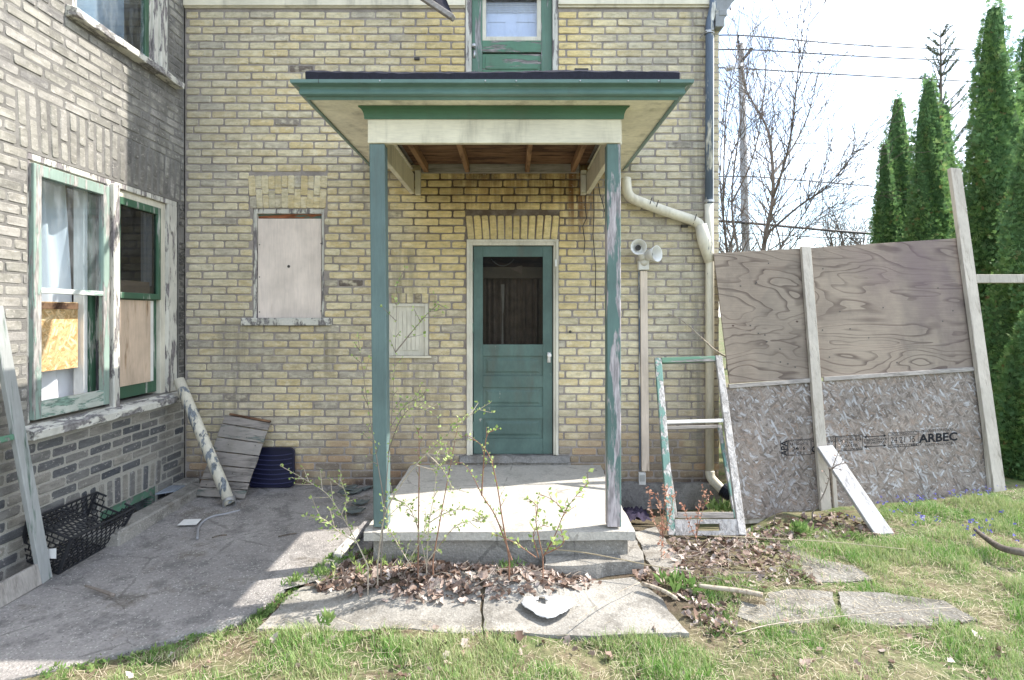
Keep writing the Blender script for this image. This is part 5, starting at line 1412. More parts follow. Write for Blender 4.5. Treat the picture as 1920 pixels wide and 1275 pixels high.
stick('twig', [(398, 1008), (412, 1004), (425, 1003)], 0.005, 0.006, BARK, 'tiny dark twig on patio beside the grey cable offcut', 0.04, 'twig')
stick('twig', [(522, 1006), (540, 1002), (556, 1000)], 0.005, 0.005, BARK, 'thin dark twig on patio, nearest the porch slab', 0.03, 'twig')
stick('fallen_branch', [(1920, 1036), (1880, 1028), (1850, 1010), (1828, 992)], 0.03, 0.012, BARK, 'dark fallen branch lying in grass among blue flowers', 0.10, 'branch')
stick('cane', [(1430, 1116), (1390, 1108), (1340, 1102), (1310, 1098)], 0.017, 0.013, TWIG_PALE, 'thick pale cane lying across the dead leaves', 0.045, 'cane')
stick('cane', [(1204, 1094), (1240, 1106), (1268, 1122)], 0.013, 0.011, TWIG_PALE, 'short tan cane beside corner of the concrete path slab', 0.05, 'cane')
stick('dry_stalk', [(1005, 1028), (1080, 1034), (1150, 1046), (1230, 1062), (1300, 1072)], 0.0045, 0.003, STRAW, 'long white dry stalk trailing over the porch step edge', 0.12, 'dry stalk')
stick('dry_stalk', [(1380, 1188), (1440, 1172), (1530, 1160), (1640, 1150), (1790, 1138)], 0.003, 0.002, TWIG_PALE, 'long thin runner arching over the flagstones', 0.06, 'dry stalk')
stick('dry_stalk', [(1080, 1165), (1120, 1135), (1160, 1110), (1200, 1092)], 0.003, 0.002, TWIG_PALE, 'thin stalk slanting across the sunlit slab near the sack', 0.05, 'dry stalk')
stick('dry_stalk', [(1330, 1004), (1450, 1010), (1560, 1016), (1700, 1030)], 0.003, 0.002, STRAW, 'pale runner stretched over grass before foot of the brace', 0.13, 'dry stalk')
# torn white sack
bm_ = MB(); N = 22; M_ = 10
base = G(1028, 1148); 
for i in range(N + 1):
    for j in range(M_ + 1):
        f, g = i / N - 0.5, j / M_ - 0.5
        x = base.x + f * 0.31 * (1 - 0.3 * abs(g)); y = base.y + g * 0.17 * (0.5 + 1.0 * abs(math.cos(f * 3.0))) + 0.06 * abs(f)
        z = 0.030 + 0.022 * abs(mnoise.noise(Vector((f * 7, g * 6, 2.2)))) + 0.025 * max(0, f) * (0.4 + abs(g)) + 0.008 * (f < -0.3)
        bm_.v.append((x, y, z))
for i in range(N):
    for j in range(M_):
        if (i - 8) ** 2 / 5 + (j - 7) ** 2 / 2 < 1: continue
        a = i * (M_ + 1) + j; bm_.f.append((a, a + M_ + 1, a + M_ + 2, a + 1))
o = bm_.build('torn_sack', BAG, None, True, recalc=False); o.modifiers.new('s', 'SOLIDIFY').thickness = 0.003
tag(o, 'torn white plastic sack lying on sunny concrete slab', 'sack')
bm_ = MB(); base = G(1188, 957, 0.02); N = 14
for i in range(N + 1):
    for j in range(N + 1):
        f, g = i / N - 0.5, j / N - 0.5; r = 1 + 0.25 * mnoise.noise(Vector((f * 4, g * 4, 7)))
        bm_.v.append((base.x + f * 0.24 * r, base.y + g * 0.26 * r, -0.03 + 0.07 * abs(mnoise.noise(Vector((f * 9, g * 9, 1)))) + 0.05 * max(0, 1 - (f * f + g * g) * 5)))
for i in range(N):
    for j in range(N): a = i * (N + 1) + j; bm_.f.append((a, a + N + 1, a + N + 2, a + 1))
tag(bm_.build('rag', CLOTH_DARK, None, True, recalc=False), 'crumpled dark rag on ground between porch slab and foundation', 'rag')

# tip of the old awning arm above
s = MB(); s.beam(P(766, -22, 4.75), P(850, 34, 4.5), 0.05, 0.04, (0, 0.3, 1))
aw = thing('awning_arm', 'grey end of a sagging awning arm beside the upper door', 'awning arm', P(790, -10, 4.7)); s.build('arm', GREYWOOD_X, aw, bev=0.004)
s = MB(); s.prism([P(770, -40, 4.8), P(818, -40, 4.8), P(838, 2, 4.6), P(850, 31, 4.5), P(826, 14, 4.6)], (0.0, 0.03, 0.01)); s.build('black_sheet', ROOFING, aw)
s = MB(); s.beam(P(766, -22, 4.75), P(766, -90, 5.44), 0.04, 0.03, (1, 0, 0)); s.build('stay', GREYWOOD, aw)
# ------------------------------------------------------------------ plywood screen leaning back beside the house
fy, fl_ = R(8), R(12)
FU = Vector((math.cos(fy), math.sin(fy), 0))
FV = Vector((-math.sin(fy) * math.sin(fl_), math.cos(fy) * math.sin(fl_), math.cos(fl_)))
FN = FU.cross(FV).normalized()
F0 = Vector((1.88, -0.60, 0.0))
def fp_(px, py, out=0.0): return on_plane(px, py, F0 + FN * out, FN)
fence = thing('plywood_screen', 'makeshift leaning screen of plywood over strand board on studs', 'wood screen', (3.1, -0.45, 0))
def sheet(name, corners, mat, label=None, out=0.0, th=0.014):
    s = MB(); s.prism([fp_(x, y, out) for x, y in corners], -FN * th)
    o = s.build(name, mat, fence, bev=0.002)
    if label: o['label'] = label
    return o
sheet('plywood_sheet', [(1368, 719), (1338, 475), (1509, 465), (1540, 708)], PLY, 'narrow weathered plywood sheet next to the house')
sheet('plywood_sheet', [(1541, 708), (1510.5, 465), (1797, 446.5), (1828, 688)], PLY, 'wide weathered plywood sheet with swirling grain and purple tinge', 0.003)
osb_o = sheet('strand_board_sheet', [(1374, 976), (1363, 726), (1828, 696), (1858, 938)], OSB, None, 0.0)
def stud(name, p0, p1, wpx, out0, th, mat, label=None):
    a, b = fp_(*p0, out0 + th / 2), fp_(*p1, out0 + th / 2)
    d = (a + b).y / 2 + CAM_D
    s = MB(); s.beam(a, b, wpx * d / FPX, th, FN)
    o = s.build(name, mat, fence, bev=0.003)
    if label: o['label'] = label
    return o
stud('batten', (1366, 724.5), (1524, 713), 8, 0.004, 0.02, GREYWOOD_X)
stud('batten', (1544, 711), (1826, 692), 8, 0.007, 0.02, GREYWOOD_X)
stud('bottom_rail', (1376, 976), (1856, 939), 14, -0.055, 0.04, STUD)
stud('stud', (1510, 463), (1548, 962), 20, 0.007, 0.035, STUD)
stud('stud', (1560, 850), (1567, 955), 8, 0.003, 0.02, STUD)
stud('tall_post', (1789, 317), (1874, 938), 24, 0.016, 0.045, STUD, 'tall post rising above the plywood')
stud('stud', (1838, 700), (1861, 938), 12, 0.004, 0.03, STUD)
a, b = fp_(1828, 523, 0.03), fp_(1828, 523, 0.03) + Vector((2.6, 0.25, 0.02))
s = MB(); s.beam(a, b, 0.082, 0.04, (0, -1, 0.1)); s.build('rail', STUD, fence, bev=0.003)
s = MB(); s.beam(Vector((b.x, b.y + 0.06, -0.1)), Vector((b.x - 0.05, b.y + 0.06, 2.4)), 0.09, 0.09, (0, -1, 0)); s.build('far_post', STUD, fence, bev=0.003)
s = MB()
rr = random.Random(8)
for i in range(26):
    x = 1380 + 430 * rr.random(); y = 480 + 210 * rr.random(); q = fp_(x, y, 0.003); s.lathe(q, FN, [(0, 0.007), (0.002, 0.006)], 7)
s.build('nail', LAMP_IN, fence)
# printed stamp on the strand board
def text_to(mb, txt, cx, cy, wpx, hpx, slope=-0.063, bold=0.0, rot90=False, out=0.0006):
    cu = bpy.data.curves.new('t', 'FONT'); cu.body = txt; cu.resolution_u = 2; cu.offset = bold
    ob = bpy.data.objects.new('t', cu)
    me = ob.to_mesh()
    co = np.array([v.co[:] for v in me.vertices]); fs = [tuple(p.vertices) for p in me.polygons]
    ob.to_mesh_clear(); bpy.data.objects.remove(ob); bpy.data.curves.remove(cu)
    lo, hi = co.min(0), co.max(0); V = []
    for x, y, z in co:
        u = (x - lo[0]) / (hi[0] - lo[0]) - 0.5; w = (y - lo[1]) / (hi[1] - lo[1]) - 0.5
        if rot90: u, w = -w, u
        px = cx + u * wpx; py = cy - w * hpx + u * wpx * slope
        V.append(tuple(fp_(px, py, out)))
    mb.add(V, fs)
def line_to(mb, x0, y0, x1, y1, t, out=0.0008):
    d = Vector((x1 - x0, y1 - y0)); n = Vector((-d.y, d.x)).normalized() * t / 2
    mb.add([fp_(x0 + n.x, y0 + n.y, out), fp_(x1 + n.x, y1 + n.y, out), fp_(x1 - n.x, y1 - n.y, out), fp_(x0 - n.x, y0 - n.y, out)], [(0, 1, 2, 3)])
def zz(x, y): return 1440 + x / 4.8, 780 + y / 4.8
def box_to(mb, x0, y0, x1, y1, t=0.9, s=-0.063):
    dy = (x1 - x0) * s
    for q in ((x0, y0, x1, y0 + dy), (x1, y0 + dy, x1, y1 + dy), (x1, y1 + dy, x0, y1), (x0, y1, x0, y0)):
        line_to(mb, *zz(q[0], q[1]), *zz(q[2], q[3]), t)
def tx(mb, t, x, y, w, h, **k): text_to(mb, t, *zz(x, y), w / 4.8, h / 4.8, **k)
lg = MB(); tx(lg, 'ARBEC', 1530, 193, 350, 80, bold=0.035); lg.build('logo_print', INK, osb_o, recalc=False)
tm_ = MB()
tx(tm_, 'PRODUITS FORESTIERS', 1525, 128, 285, 22, bold=0.01); tx(tm_, 'FOREST PRODUCTS', 1536, 252, 240, 22, bold=0.01)
tx(tm_, 'APA', 145, 290, 58, 140, rot90=True, bold=0.03, slope=0); line_to(tm_, *zz(112, 222), *zz(120, 360), 1.2); line_to(tm_, *zz(172, 218), *zz(181, 356), 1.2)
box_to(tm_, 182, 218, 386, 358)
tx(tm_, 'SHEATHING SPAN', 280, 219, 190, 20, bold=0.01); tx(tm_, 'RATED SHTG', 278, 249, 165, 26, bold=0.01); tx(tm_, '24/16', 278, 291, 112, 34, bold=0.02); tx(tm_, 'EXP 1', 282, 332, 88, 26, bold=0.02)
box_to(tm_, 388, 200, 432, 340); tx(tm_, 'CSA', 411, 218, 36, 24, bold=0.02); tx(tm_, 'C', 412, 300, 40, 60, bold=0.05)
box_to(tm_, 540, 188, 604, 325); tx(tm_, 'TO', 572, 198, 40, 20, bold=0.02); tx(tm_, 'ING', 572, 226, 54, 26, bold=0.02); tx(tm_, '06', 576, 290, 50, 50, bold=0.03)
box_to(tm_, 608, 184, 850, 318)
tx(tm_, 'CONSTRUCTION RATED', 728, 187, 228, 20, bold=0.01); tx(tm_, '1R24 / 2F16 / W24', 726, 215, 222, 26, bold=0.01); tx(tm_, 'STAB', 728, 241, 66, 16, bold=0.01); tx(tm_, 'CSA 0325', 742, 265, 130, 26, bold=0.02); tx(tm_, 'TYPE 1 ONTARIO', 750, 297, 190, 20, bold=0.01)
for y in (183, 272):
    line_to(tm_, *zz(872, y + 6), *zz(1056, y - 6), 1.5)
    for x, d in ((862, 1), (1066, -1)):
        yy_ = y + 6 if d > 0 else y - 6
        tm_.add([fp_(*zz(x, yy_), 0.0008), fp_(*zz(x + 26 * d, yy_ - 15), 0.0008), fp_(*zz(x + 26 * d, yy_ + 13), 0.0008)], [(0, 1, 2)])
tx(tm_, 'STRENGTH AXIS', 966, 213, 205, 22, bold=0.02); tx(tm_, 'THIS DIRECTION', 962, 239, 195, 20, bold=0.02)
box_to(tm_, 1082, 152, 1352, 284); line_to(tm_, *zz(1082, 180), *zz(1352, 163), 0.8); line_to(tm_, *zz(1082, 262), *zz(1352, 246), 0.8)
tx(tm_, 'MADE IN CANADA', 1216, 156, 205, 18, bold=0.01); tx(tm_, '24 21 15', 1214, 212, 220, 56, bold=0.0); tx(tm_, '7/16 IN  11.1 MM', 1216, 266, 250, 18, bold=0.01)
tm_.build('grade_stamp', INK, osb_o, recalc=False)
# white brace board propped on the middle stud
s = MB(); a = fp_(1546, 838, 0.065); b = G(1658, 1004, 0.01)
sd = Vector((1, 0.05, 0.1)); s.beam(a, b, 0.135, 0.036, sd.cross((b - a).normalized()), 0.14)
tag(s.build('brace_board', WHITEWOOD, None, bev=0.004), 'whitewashed board propping the wood screen from the lawn', 'brace board')

# ------------------------------------------------------------------ foliage kit
def sprays(centers, dirs, size, fingers=3, spread=0.5, width=0.16, droop=0.0):
    """small flat leaf fans: each a few thin triangles sharing one base"""
    n = len(centers)
    d = dirs / np.linalg.norm(dirs, axis=1, keepdims=True)
    r = rng.normal(size=(n, 3)); s = np.cross(d, r); s /= np.linalg.norm(s, axis=1, keepdims=True) + 1e-9
    L = size * rng.uniform(0.6, 1.3, (n, 1))
    V = [centers]; F = []
    base = np.arange(n)
    for k in range(fingers):
        f = (k / (fingers - 1) - 0.5) * 2 if fingers > 1 else 0
        tip = d * (1 - 0.35 * abs(f)) + s * f * spread + np.array([0, 0, -droop])
        tip = tip / np.linalg.norm(tip, axis=1, keepdims=True)
        w = np.cross(tip, np.cross(d, s)); w /= np.linalg.norm(w, axis=1, keepdims=True) + 1e-9
        l = L * (1 - 0.25 * abs(f)) * rng.uniform(0.8, 1.1, (n, 1))
        V += [centers + tip * l * 0.55 + w * L * width, centers + tip * l, centers + tip * l * 0.55 - w * L * width]
        o = n + 3 * k * n
        F.append(np.stack([base, o + base, o + n + base, o + 2 * n + base], 1))
    return np.concatenate(V), np.concatenate(F)

def cedar(label, x, y, h, r, seed, n=6500, size=0.10, lean=(0, 0)):
    global rng
    rng = np.random.default_rng(seed)
    z0 = -0.05
    t = thing('cedar_tree', label, 'cedar tree', (x, y, z0), 'columnar cedars behind the wood screen')
    s = MB(); s.tube([(x, y, z0), (x + lean[0] * 0.5, y, h * 0.5), (x + lean[0], y + lean[1], h * 0.93)], [0.09, 0.05, 0.012], 7); s.build('trunk', BARK, t)
    # lumpy solid core added, coloured dark for the shaded inside, so that only chinks of light pass
    m = 420
    def prof(f): return r * np.clip(np.where(f < 0.12, 0.72 + 2.3 * f, (1 - f) / 0.88) ** 0.62, 0.02, 1) * 1.0
    lump = rng.uniform(0, 6.28, (14, 2)); la = rng.uniform(0.08, 0.2, 14); lf = rng.integers(2, 7, 14); lz = rng.uniform(2, 11, 14)
    def rad(f, a):
        q = sum(la[k] * np.sin(lf[k] * a + lz[k] * f * h * 0.5 + lump[k, 0]) for k in range(14)) * 0.55
        return prof(f) * (1 + 0.85 * q)
    f = 1 - np.sqrt(rng.uniform(0, 1, n)) * 1.0
    f = np.clip(f * 1.0, 0.0, 0.995); a = rng.uniform(0, 2 * np.pi, n)
    dep = 1 - np.abs(rng.normal(0, 0.17, n)); out_ = rng.uniform(0, 1, n) < 0.16; dep = np.where(out_, 1 + rng.exponential(0.075, n), dep)
    R_ = rad(f, a) * np.clip(dep, 0.3, 1.4)
    C = np.stack([x + lean[0] * f + np.cos(a) * R_, y + lean[1] * f + np.sin(a) * R_, z0 + f * h], 1)
    D = np.stack([np.cos(a) * 0.75, np.sin(a) * 0.75, np.full(n, 0.75)], 1) + rng.normal(0, 0.38, (n, 3))
    V, F = sprays(C, D, size, 4, 0.7, 0.095)
    cr = np_mesh('crown', V, F, CEDAR, t)
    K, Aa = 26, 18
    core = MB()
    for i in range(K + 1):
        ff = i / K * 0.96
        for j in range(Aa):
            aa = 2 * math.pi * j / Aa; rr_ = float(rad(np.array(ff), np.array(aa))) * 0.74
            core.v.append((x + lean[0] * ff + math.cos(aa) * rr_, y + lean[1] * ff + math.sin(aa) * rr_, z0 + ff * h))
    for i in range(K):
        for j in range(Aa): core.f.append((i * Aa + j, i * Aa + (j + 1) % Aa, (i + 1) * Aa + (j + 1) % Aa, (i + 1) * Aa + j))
    core.build('dark_core', CEDAR_CORE, t, True)
    return t
def at(px, d): return ((px - CX) / FPX * d, d - CAM_D)
def hz(py, d): return CAM_H + (CY - py) / FPX * d
CED = [  # label, column, depth, tip row, radius, sprays
    ('slim cedar furthest from the tall post, with a blunt tip', 1683, 11.0, 163, 0.47, 6500),
    ('small bright cedar in front of the slim blunt tipped cedar', 1658, 10.2, 250, 0.30, 3600),
    ('pointed cedar standing in front of the sparse spruce', 1742, 9.6, 128, 0.45, 7000),
    ('dark narrow cedar between the pointed cedar and spruce', 1772, 10.6, 175, 0.36, 4000),
    ('tallest cedar, its tip cut off by the photo top, beside tall post', 1862, 7.4, -18, 0.43, 10000),
    ('dark cedar behind the tallest cedar, at picture edge', 1935, 8.4, 15, 0.52, 7000),
    ('broad low cedar at the picture edge behind the fence rail', 1932, 6.5, 215, 0.42, 9000),
    ('young bright cedar bush at lawn edge, lowest of the cedars', 1937, 5.75, 560, 0.30, 5000),
]
for i, (lab, px, d, ty, r, n) in enumerate(CED):
    x, y = at(px, d); cedar(lab, x, y, hz(ty, d) + 0.05, r * 1.08, 60 + i, int(n * 2.3), 0.066 if d > 7 else 0.052)

# ---- sparse spruce
sx, sy = at(1764, 11.6); sh = hz(38, 11.6)
spr = thing('spruce_tree', 'thin topped spruce with upswept bare branches among the cedars', 'spruce tree', (sx, sy, 0))
rng = np.random.default_rng(3); rr = random.Random(6)
s = MB(); s.tube([(sx, sy, 0), (sx, sy, sh * 0.6), (sx, sy, sh * 0.9), (sx, sy, sh)], [0.09, 0.045, 0.018, 0.006], 7); s.build('trunk', BARK, spr)
br = MB(); nc, nd = [], []
z = 1.6
while z < sh - 0.25:
    f = (sh - z) / sh
    for k in range(rr.randrange(4, 7)):
        a = rr.uniform(0, 6.28); L = 0.12 + f * 1.35 * rr.uniform(0.7, 1.1); up = 0.75 - 0.6 * f
        pts = [Vector((sx, sy, z)) + Vector((math.cos(a) * L * g, math.sin(a) * L * g, L * (up * g + 0.35 * g * g))) for g in (0, 0.35, 0.7, 1)]
        br.tube(pts, [0.011, 0.008, 0.006, 0.003], 4)
        for g in np.linspace(0.15, 1, int(10 + L * 34)):
            i = min(2, int(g * 3)); q = pts[i].lerp(pts[i + 1], g * 3 - i) if g < 1 else pts[3]
            for _ in range(2): nc.append(q); nd.append((pts[min(3, i + 1)] - pts[i]).normalized() + Vector((rr.gauss(0, 0.7), rr.gauss(0, 0.7), rr.gauss(0, 0.7))))
    z += 0.14 + 0.10 * rr.random()
for zz_ in np.linspace(sh * 0.6, sh, 40): nc.append(Vector((sx, sy, zz_))); nd.append(Vector((rr.gauss(0, 1), rr.gauss(0, 1), 0.8)))
br.build('branches', BARK, spr)
V, F = sprays(np.array([tuple(q) for q in nc]), np.array([tuple(q) for q in nd]), 0.055, 3, 0.9, 0.10); np_mesh('needles', V, F, SPRUCE, spr)

# ---- bare trees
def grow(mb, p, d, L, r, lvl, rr, up=0.25, wig=0.16, tri=None):
    k = max(4, int(L / 0.22)); pts = [p]; rs = [r]; q = p.copy(); d = d.normalized(); kids = []
    for i in range(k):
        d = (d + Vector((rr.gauss(0, wig), rr.gauss(0, wig), rr.gauss(0, wig) + up * 0.12))).normalized()
        q = q + d * (L / k); pts.append(q.copy()); rs.append(max(0.0045, r * (1 - 0.9 * (i + 1) / k)))
        if lvl > 0 and i >= 1: kids.append((q.copy(), d.copy(), rs[-1], (i + 1) / k))
    mb.tube(pts, rs, 5 if r > 0.012 else 4, False)
    for q, d_, r_, f in kids:
        for _ in range(2 if lvl > 1 else 1):
            if rr.random() < 0.75:
                ax = d_.orthogonal().normalized(); ax.rotate(Matrix.Rotation(rr.uniform(0, 6.28), 3, d_))
                nd_ = d_.copy(); nd_.rotate(Matrix.Rotation(rr.uniform(0.45, 0.95), 3, ax))
                grow(mb, q, nd_, L * (0.62 - 0.34 * f) * rr.uniform(0.6, 1.15), max(0.0035, r_ * 0.62), lvl - 1, rr, up, wig)
def poly3(px, d): return [P(x, y, d + dd) for x, y, dd in px]
BD = 10.5
bt = thing('bare_tree', 'leafless many stemmed tree between house corner and cedars', 'bare tree', (*at(1415, BD), 0))
rr = random.Random(21)
stems = [([(1380, 640, -0.4), (1362, 470, -0.5), (1350, 330, -0.5), (1358, 210, -0.5)], 0.02), ([(1470, 640, 0.6), (1465, 470, 0.5), (1440, 380, 0.5), (1420, 300, 0.4), (1400, 160, 0.3)], 0.02), ([(1430, 560, 0.2), (1480, 470, 0.2), (1540, 400, 0.1), (1580, 380, 0)], 0.016),
         ([(1412, 640, 0), (1425, 520, 0), (1436, 440, -0.1), (1449, 372, -0.2), (1447, 290, -0.2), (1436, 235, -0.1), (1405, 180, 0), (1392, 150, 0)], 0.05),
         ([(1449, 372, -0.2), (1470, 310, -0.4), (1485, 240, -0.5), (1497, 130, -0.6), (1508, 25, -0.6)], 0.026),
         ([(1447, 330, -0.2), (1490, 270, 0.2), (1520, 200, 0.4), (1540, 100, 0.5)], 0.022),
         ([(1436, 440, -0.1), (1500, 385, -0.3), (1545, 355, -0.5), (1585, 310, -0.6), (1606, 285, -0.6)], 0.022),
         ([(1400, 640, 0.3), (1385, 480, 0.3), (1372, 380, 0.4), (1385, 250, 0.5), (1412, 60, 0.5)], 0.03),
         ([(1395, 640, 0.2), (1368, 500, 0.1), (1356, 380, 0), (1372, 290, 0), (1400, 235, 0)], 0.026),
         ([(1356, 380, 0), (1362, 200, 0.1), (1384, 90, 0.2), (1367, 5, 0.2)], 0.016),
         ([(1425, 520, 0), (1480, 440, 0.4), (1520, 380, 0.6), (1560, 285, 0.8)], 0.02),
         ([(1372, 380, 0.4), (1410, 300, 0.2), (1430, 200, 0.1), (1436, 100, 0)], 0.018)]
for i, (pp, r) in enumerate(stems):
    m = MB(); w = smooth_path([P(x, y, BD + dz) for x, y, dz in pp], 4); n_ = len(w)
    m.tube(w, [r * (1 - 0.85 * j / (n_ - 1)) for j in range(n_)], 7, False)
    for j in range(3, n_):
        for _ in range(3):
            if rr.random() < 0.95:
                d = (w[j] - w[j - 1]).normalized(); ax = d.orthogonal().normalized(); ax.rotate(Matrix.Rotation(rr.uniform(0, 6.28), 3, d)); d2 = d.copy(); d2.rotate(Matrix.Rotation(rr.uniform(0.35, 0.85), 3, ax))
                grow(m, w[j], d2, rr.uniform(0.5, 1.6) * (1.1 - 0.5 * j / n_), max(0.0065, r * 0.32 * (1 - 0.6 * j / n_)), 1, rr, 0.5, 0.13)
    m.build('trunk' if i == 3 else 'limb', TWIG if i % 2 else BARK, bt, recalc=False)
for (px, d, hh, sd_, lab) in ((1592, 24, 325, 31, 'dark leafless tree far off, seen low beside the slim cedar'), (1372, 17, 330, 33, 'bare tangled tree low behind the utility pole')):
    x, y = at(px, d); H = hz(hh, d); rr = random.Random(sd_)
    t = thing('bare_tree', lab, 'bare tree', (x, y, 0))
    m = MB(); base = Vector((x, y, 0)); m.tube([base, base + Vector((0.05, 0, H * 0.35))], [0.17, 0.12], 7, False); m.build('trunk', BARK, t, recalc=False)
    m = MB()
    for k in range(7): grow(m, base + Vector((0.05, 0, H * rr.uniform(0.22, 0.42))), Vector((rr.uniform(-0.8, 0.8), rr.uniform(-0.6, 0.6), 1)), H * rr.uniform(0.4, 0.6), 0.06, 2, rr, 0.35, 0.17)
    m.build('limbs', BARK, t, recalc=False)

# ---- utility pole and lines
PD = 22.0
pb, pt_ = P(1404, 590 + 1.65 * FPX / PD, PD), P(1388, 66, PD)
po = thing('utility_pole', 'grey wooden utility pole with insulator and short bracket', 'utility pole', (pb.x, pb.y, 0))
s = MB(); s.tube([pb, pb.lerp(pt_, 0.5), P(1389, 82, PD)], [0.16, 0.14, 0.105], 12); s.build('pole', POLEWOOD, po, True)
s = MB(); s.lathe(P(1384, 98, PD - 0.1), (0, 0, 1), [(0, 0.03), (0.18, 0.03), (0.2, 0.07), (0.26, 0.07), (0.28, 0.03), (0.34, 0.03), (0.36, 0.06), (0.42, 0.06), (0.44, 0.025), (0.62, 0.04), (0.66, 0.01)], 10); s.build('insulator', WIRE, po, True)
s = MB(); s.beam(P(1390, 116, PD - 0.1), P(1409, 92, PD - 0.15), 0.10, 0.08, (0, 1, 0)); s.lathe(P(1407, 96, PD - 0.15), (0.3, 0, 1), [(0, 0.06), (0.1, 0.08), (0.14, 0.03)], 8); s.build('bracket', WIRE, po)
s = MB(); s.beam(P(1393, 120, PD - 0.1), P(1371, 129, PD - 0.3), 0.12, 0.09, (0, 1, 0)); s.lathe(P(1372, 126, PD - 0.3), (-0.9, 0, -0.3), [(0, 0.08), (0.18, 0.12), (0.22, 0.05)], 10); s.build('street_lamp_head', METAL, po)
lines = [([(1300, 72), (1384, 66), (1600, 84), (1850, 95), (2100, 104)], 0.026, 'topmost power line running from pole tip past the cedars'),
         ([(1300, 97), (1395, 93), (1600, 105), (1850, 116), (2100, 124)], 0.026, 'second power line down, just under the topmost one'),
         ([(1300, 128), (1375, 128), (1600, 141), (1850, 154), (2100, 165)], 0.026, 'third power line down, level with the lamp head'),
         ([(1300, 332), (1402, 331), (1500, 338), (1660, 350), (2100, 372)], 0.022, 'single cable crossing the bare branches at mid height'),
         ([(1300, 412), (1402, 418), (1500, 427), (1660, 440), (2100, 470)], 0.05, 'thick bundled telephone cable above the plywood'),
         ([(1300, 436), (1402, 438), (1500, 443), (1660, 450), (2100, 470)], 0.016, 'lowest thin cable just below the thick cable bundle')]
for pp, r, lab in lines:
    s = MB(); s.tube(smooth_path([P(x, y, PD - 0.2 + 0.004 * abs(x - 1400)) for x, y in pp], 5), r, 5)
    tag(s.build('overhead_line', WIRE, None, True), lab, 'overhead line', 'overhead lines on the utility pole')

# ------------------------------------------------------------------ shrubs before the porch
def leaf_blades(mb_pts, size, per, rr, spread=1.0):
    """simple oval leaves in small clusters, each of four corners and a folded rib"""
    V, F = [], []
    for q in mb_pts:
        for _ in range(per):
            d = Vector((rr.gauss(0, 1), rr.gauss(0, 1), rr.gauss(0.5, 0.8))).normalized(); s = d.orthogonal().normalized(); s.rotate(Matrix.Rotation(rr.uniform(0, 6.28), 3, d)); u = d.cross(s)
            L = size * rr.uniform(0.55, 1.25); w = L * rr.uniform(0.28, 0.42); b = q + d * L * 0.15 * spread
            o = len(V)
            V += [b, b + d * L * 0.5 + s * w + u * w * 0.35, b + d * L, b + d * L * 0.5 - s * w + u * w * 0.35, b + d * L * 0.55]
            F += [(o, o + 1, o + 4), (o + 1, o + 2, o + 4), (o + 2, o + 3, o + 4), (o + 3, o, o + 4)]
    return [tuple(v) for v in V], F
def shrub(name, label, stems, leafsize, per, mat_s, mat_l, seed, r0=0.006, side=0.10, nside=1.0, group=None, bare=0.12, cat='shrub'):
    rr = random.Random(seed)
    base = P(*stems[0][0]); base.z = float(terrain(base.x, base.y))
    t = thing(name, label, cat, base, group)
    L = []
    for st in stems:
        w = smooth_path([P(*q) for q in st], 5); n_ = len(w)
        zb_ = float(terrain(w[0].x, w[0].y)) - 0.02
        m = MB()
        if w[0].z > zb_ + 0.01 and st is stems[0]: w = [Vector((w[0].x, w[0].y, zb_))] + w; n_ += 1
        m.tube(w, [max(0.0018, r0 * (1 - 0.75 * j / (n_ - 1))) for j in range(n_)], 6)
        for j in range(2, n_):
            if j / n_ > bare:
                L.append(w[j])
                if rr.random() < nside:
                    d = (w[j] - w[j - 1]).normalized(); ax = d.orthogonal().normalized(); ax.rotate(Matrix.Rotation(rr.uniform(0, 6.28), 3, d)); d2 = d.copy(); d2.rotate(Matrix.Rotation(rr.uniform(0.5, 1.1), 3, ax))
                    l = side * rr.uniform(0.4, 1.3); pts = [w[j], w[j] + d2 * l * 0.5 + Vector((0, 0, l * 0.04)), w[j] + d2 * l + Vector((0, 0, l * 0.12))]
                    m.tube(pts, [0.0026, 0.002, 0.0014], 4)
                    L += [pts[1], pts[2]]
        m.build('stem', mat_s, t, recalc=False)
    if per:
        V, F = leaf_blades(L, leafsize, per, rr)
        np_mesh('foliage', V, F, mat_l, t)['kind'] = 'stuff'
    return t
shrub('spindly_shrub', 'tall spindly shrub budding green in front of the smooth green post',
      [[(714, 1062, 3.5), (720, 960, 3.52), (733, 800, 3.55), (741, 660, 3.55), (745, 532, 3.55)],
       [(741, 661, 3.55), (770, 625, 3.5), (800, 590, 3.45), (822, 570, 3.4)],
       [(733, 800, 3.55), (760, 760, 3.6), (790, 745, 3.6)],
       [(728, 850, 3.55), (745, 800, 3.45), (770, 765, 3.4), (800, 770, 3.4)],
       [(722, 950, 3.5), (705, 850, 3.5), (690, 760, 3.5), (672, 640, 3.5)]], 0.021, 2, TWIG, SHOOT, 1, 0.0045, 0.09, 0.7, bare=0.22)
shrub('spindly_shrub', 'pale stemmed shrub slanting across the foot of the green door',
      [[(708, 1058, 3.45), (722, 965, 3.45), (758, 900, 3.45), (800, 850, 3.45), (838, 815, 3.45), (880, 780, 3.45), (921, 754, 3.45)],
       [(800, 850, 3.45), (830, 880, 3.45), (850, 920, 3.45)],
       [(780, 872, 3.45), (820, 880, 3.4), (840, 855, 3.4)]], 0.021, 2, TWIG_PALE, SHOOT, 2, 0.005, 0.08, 0.6, bare=0.42)
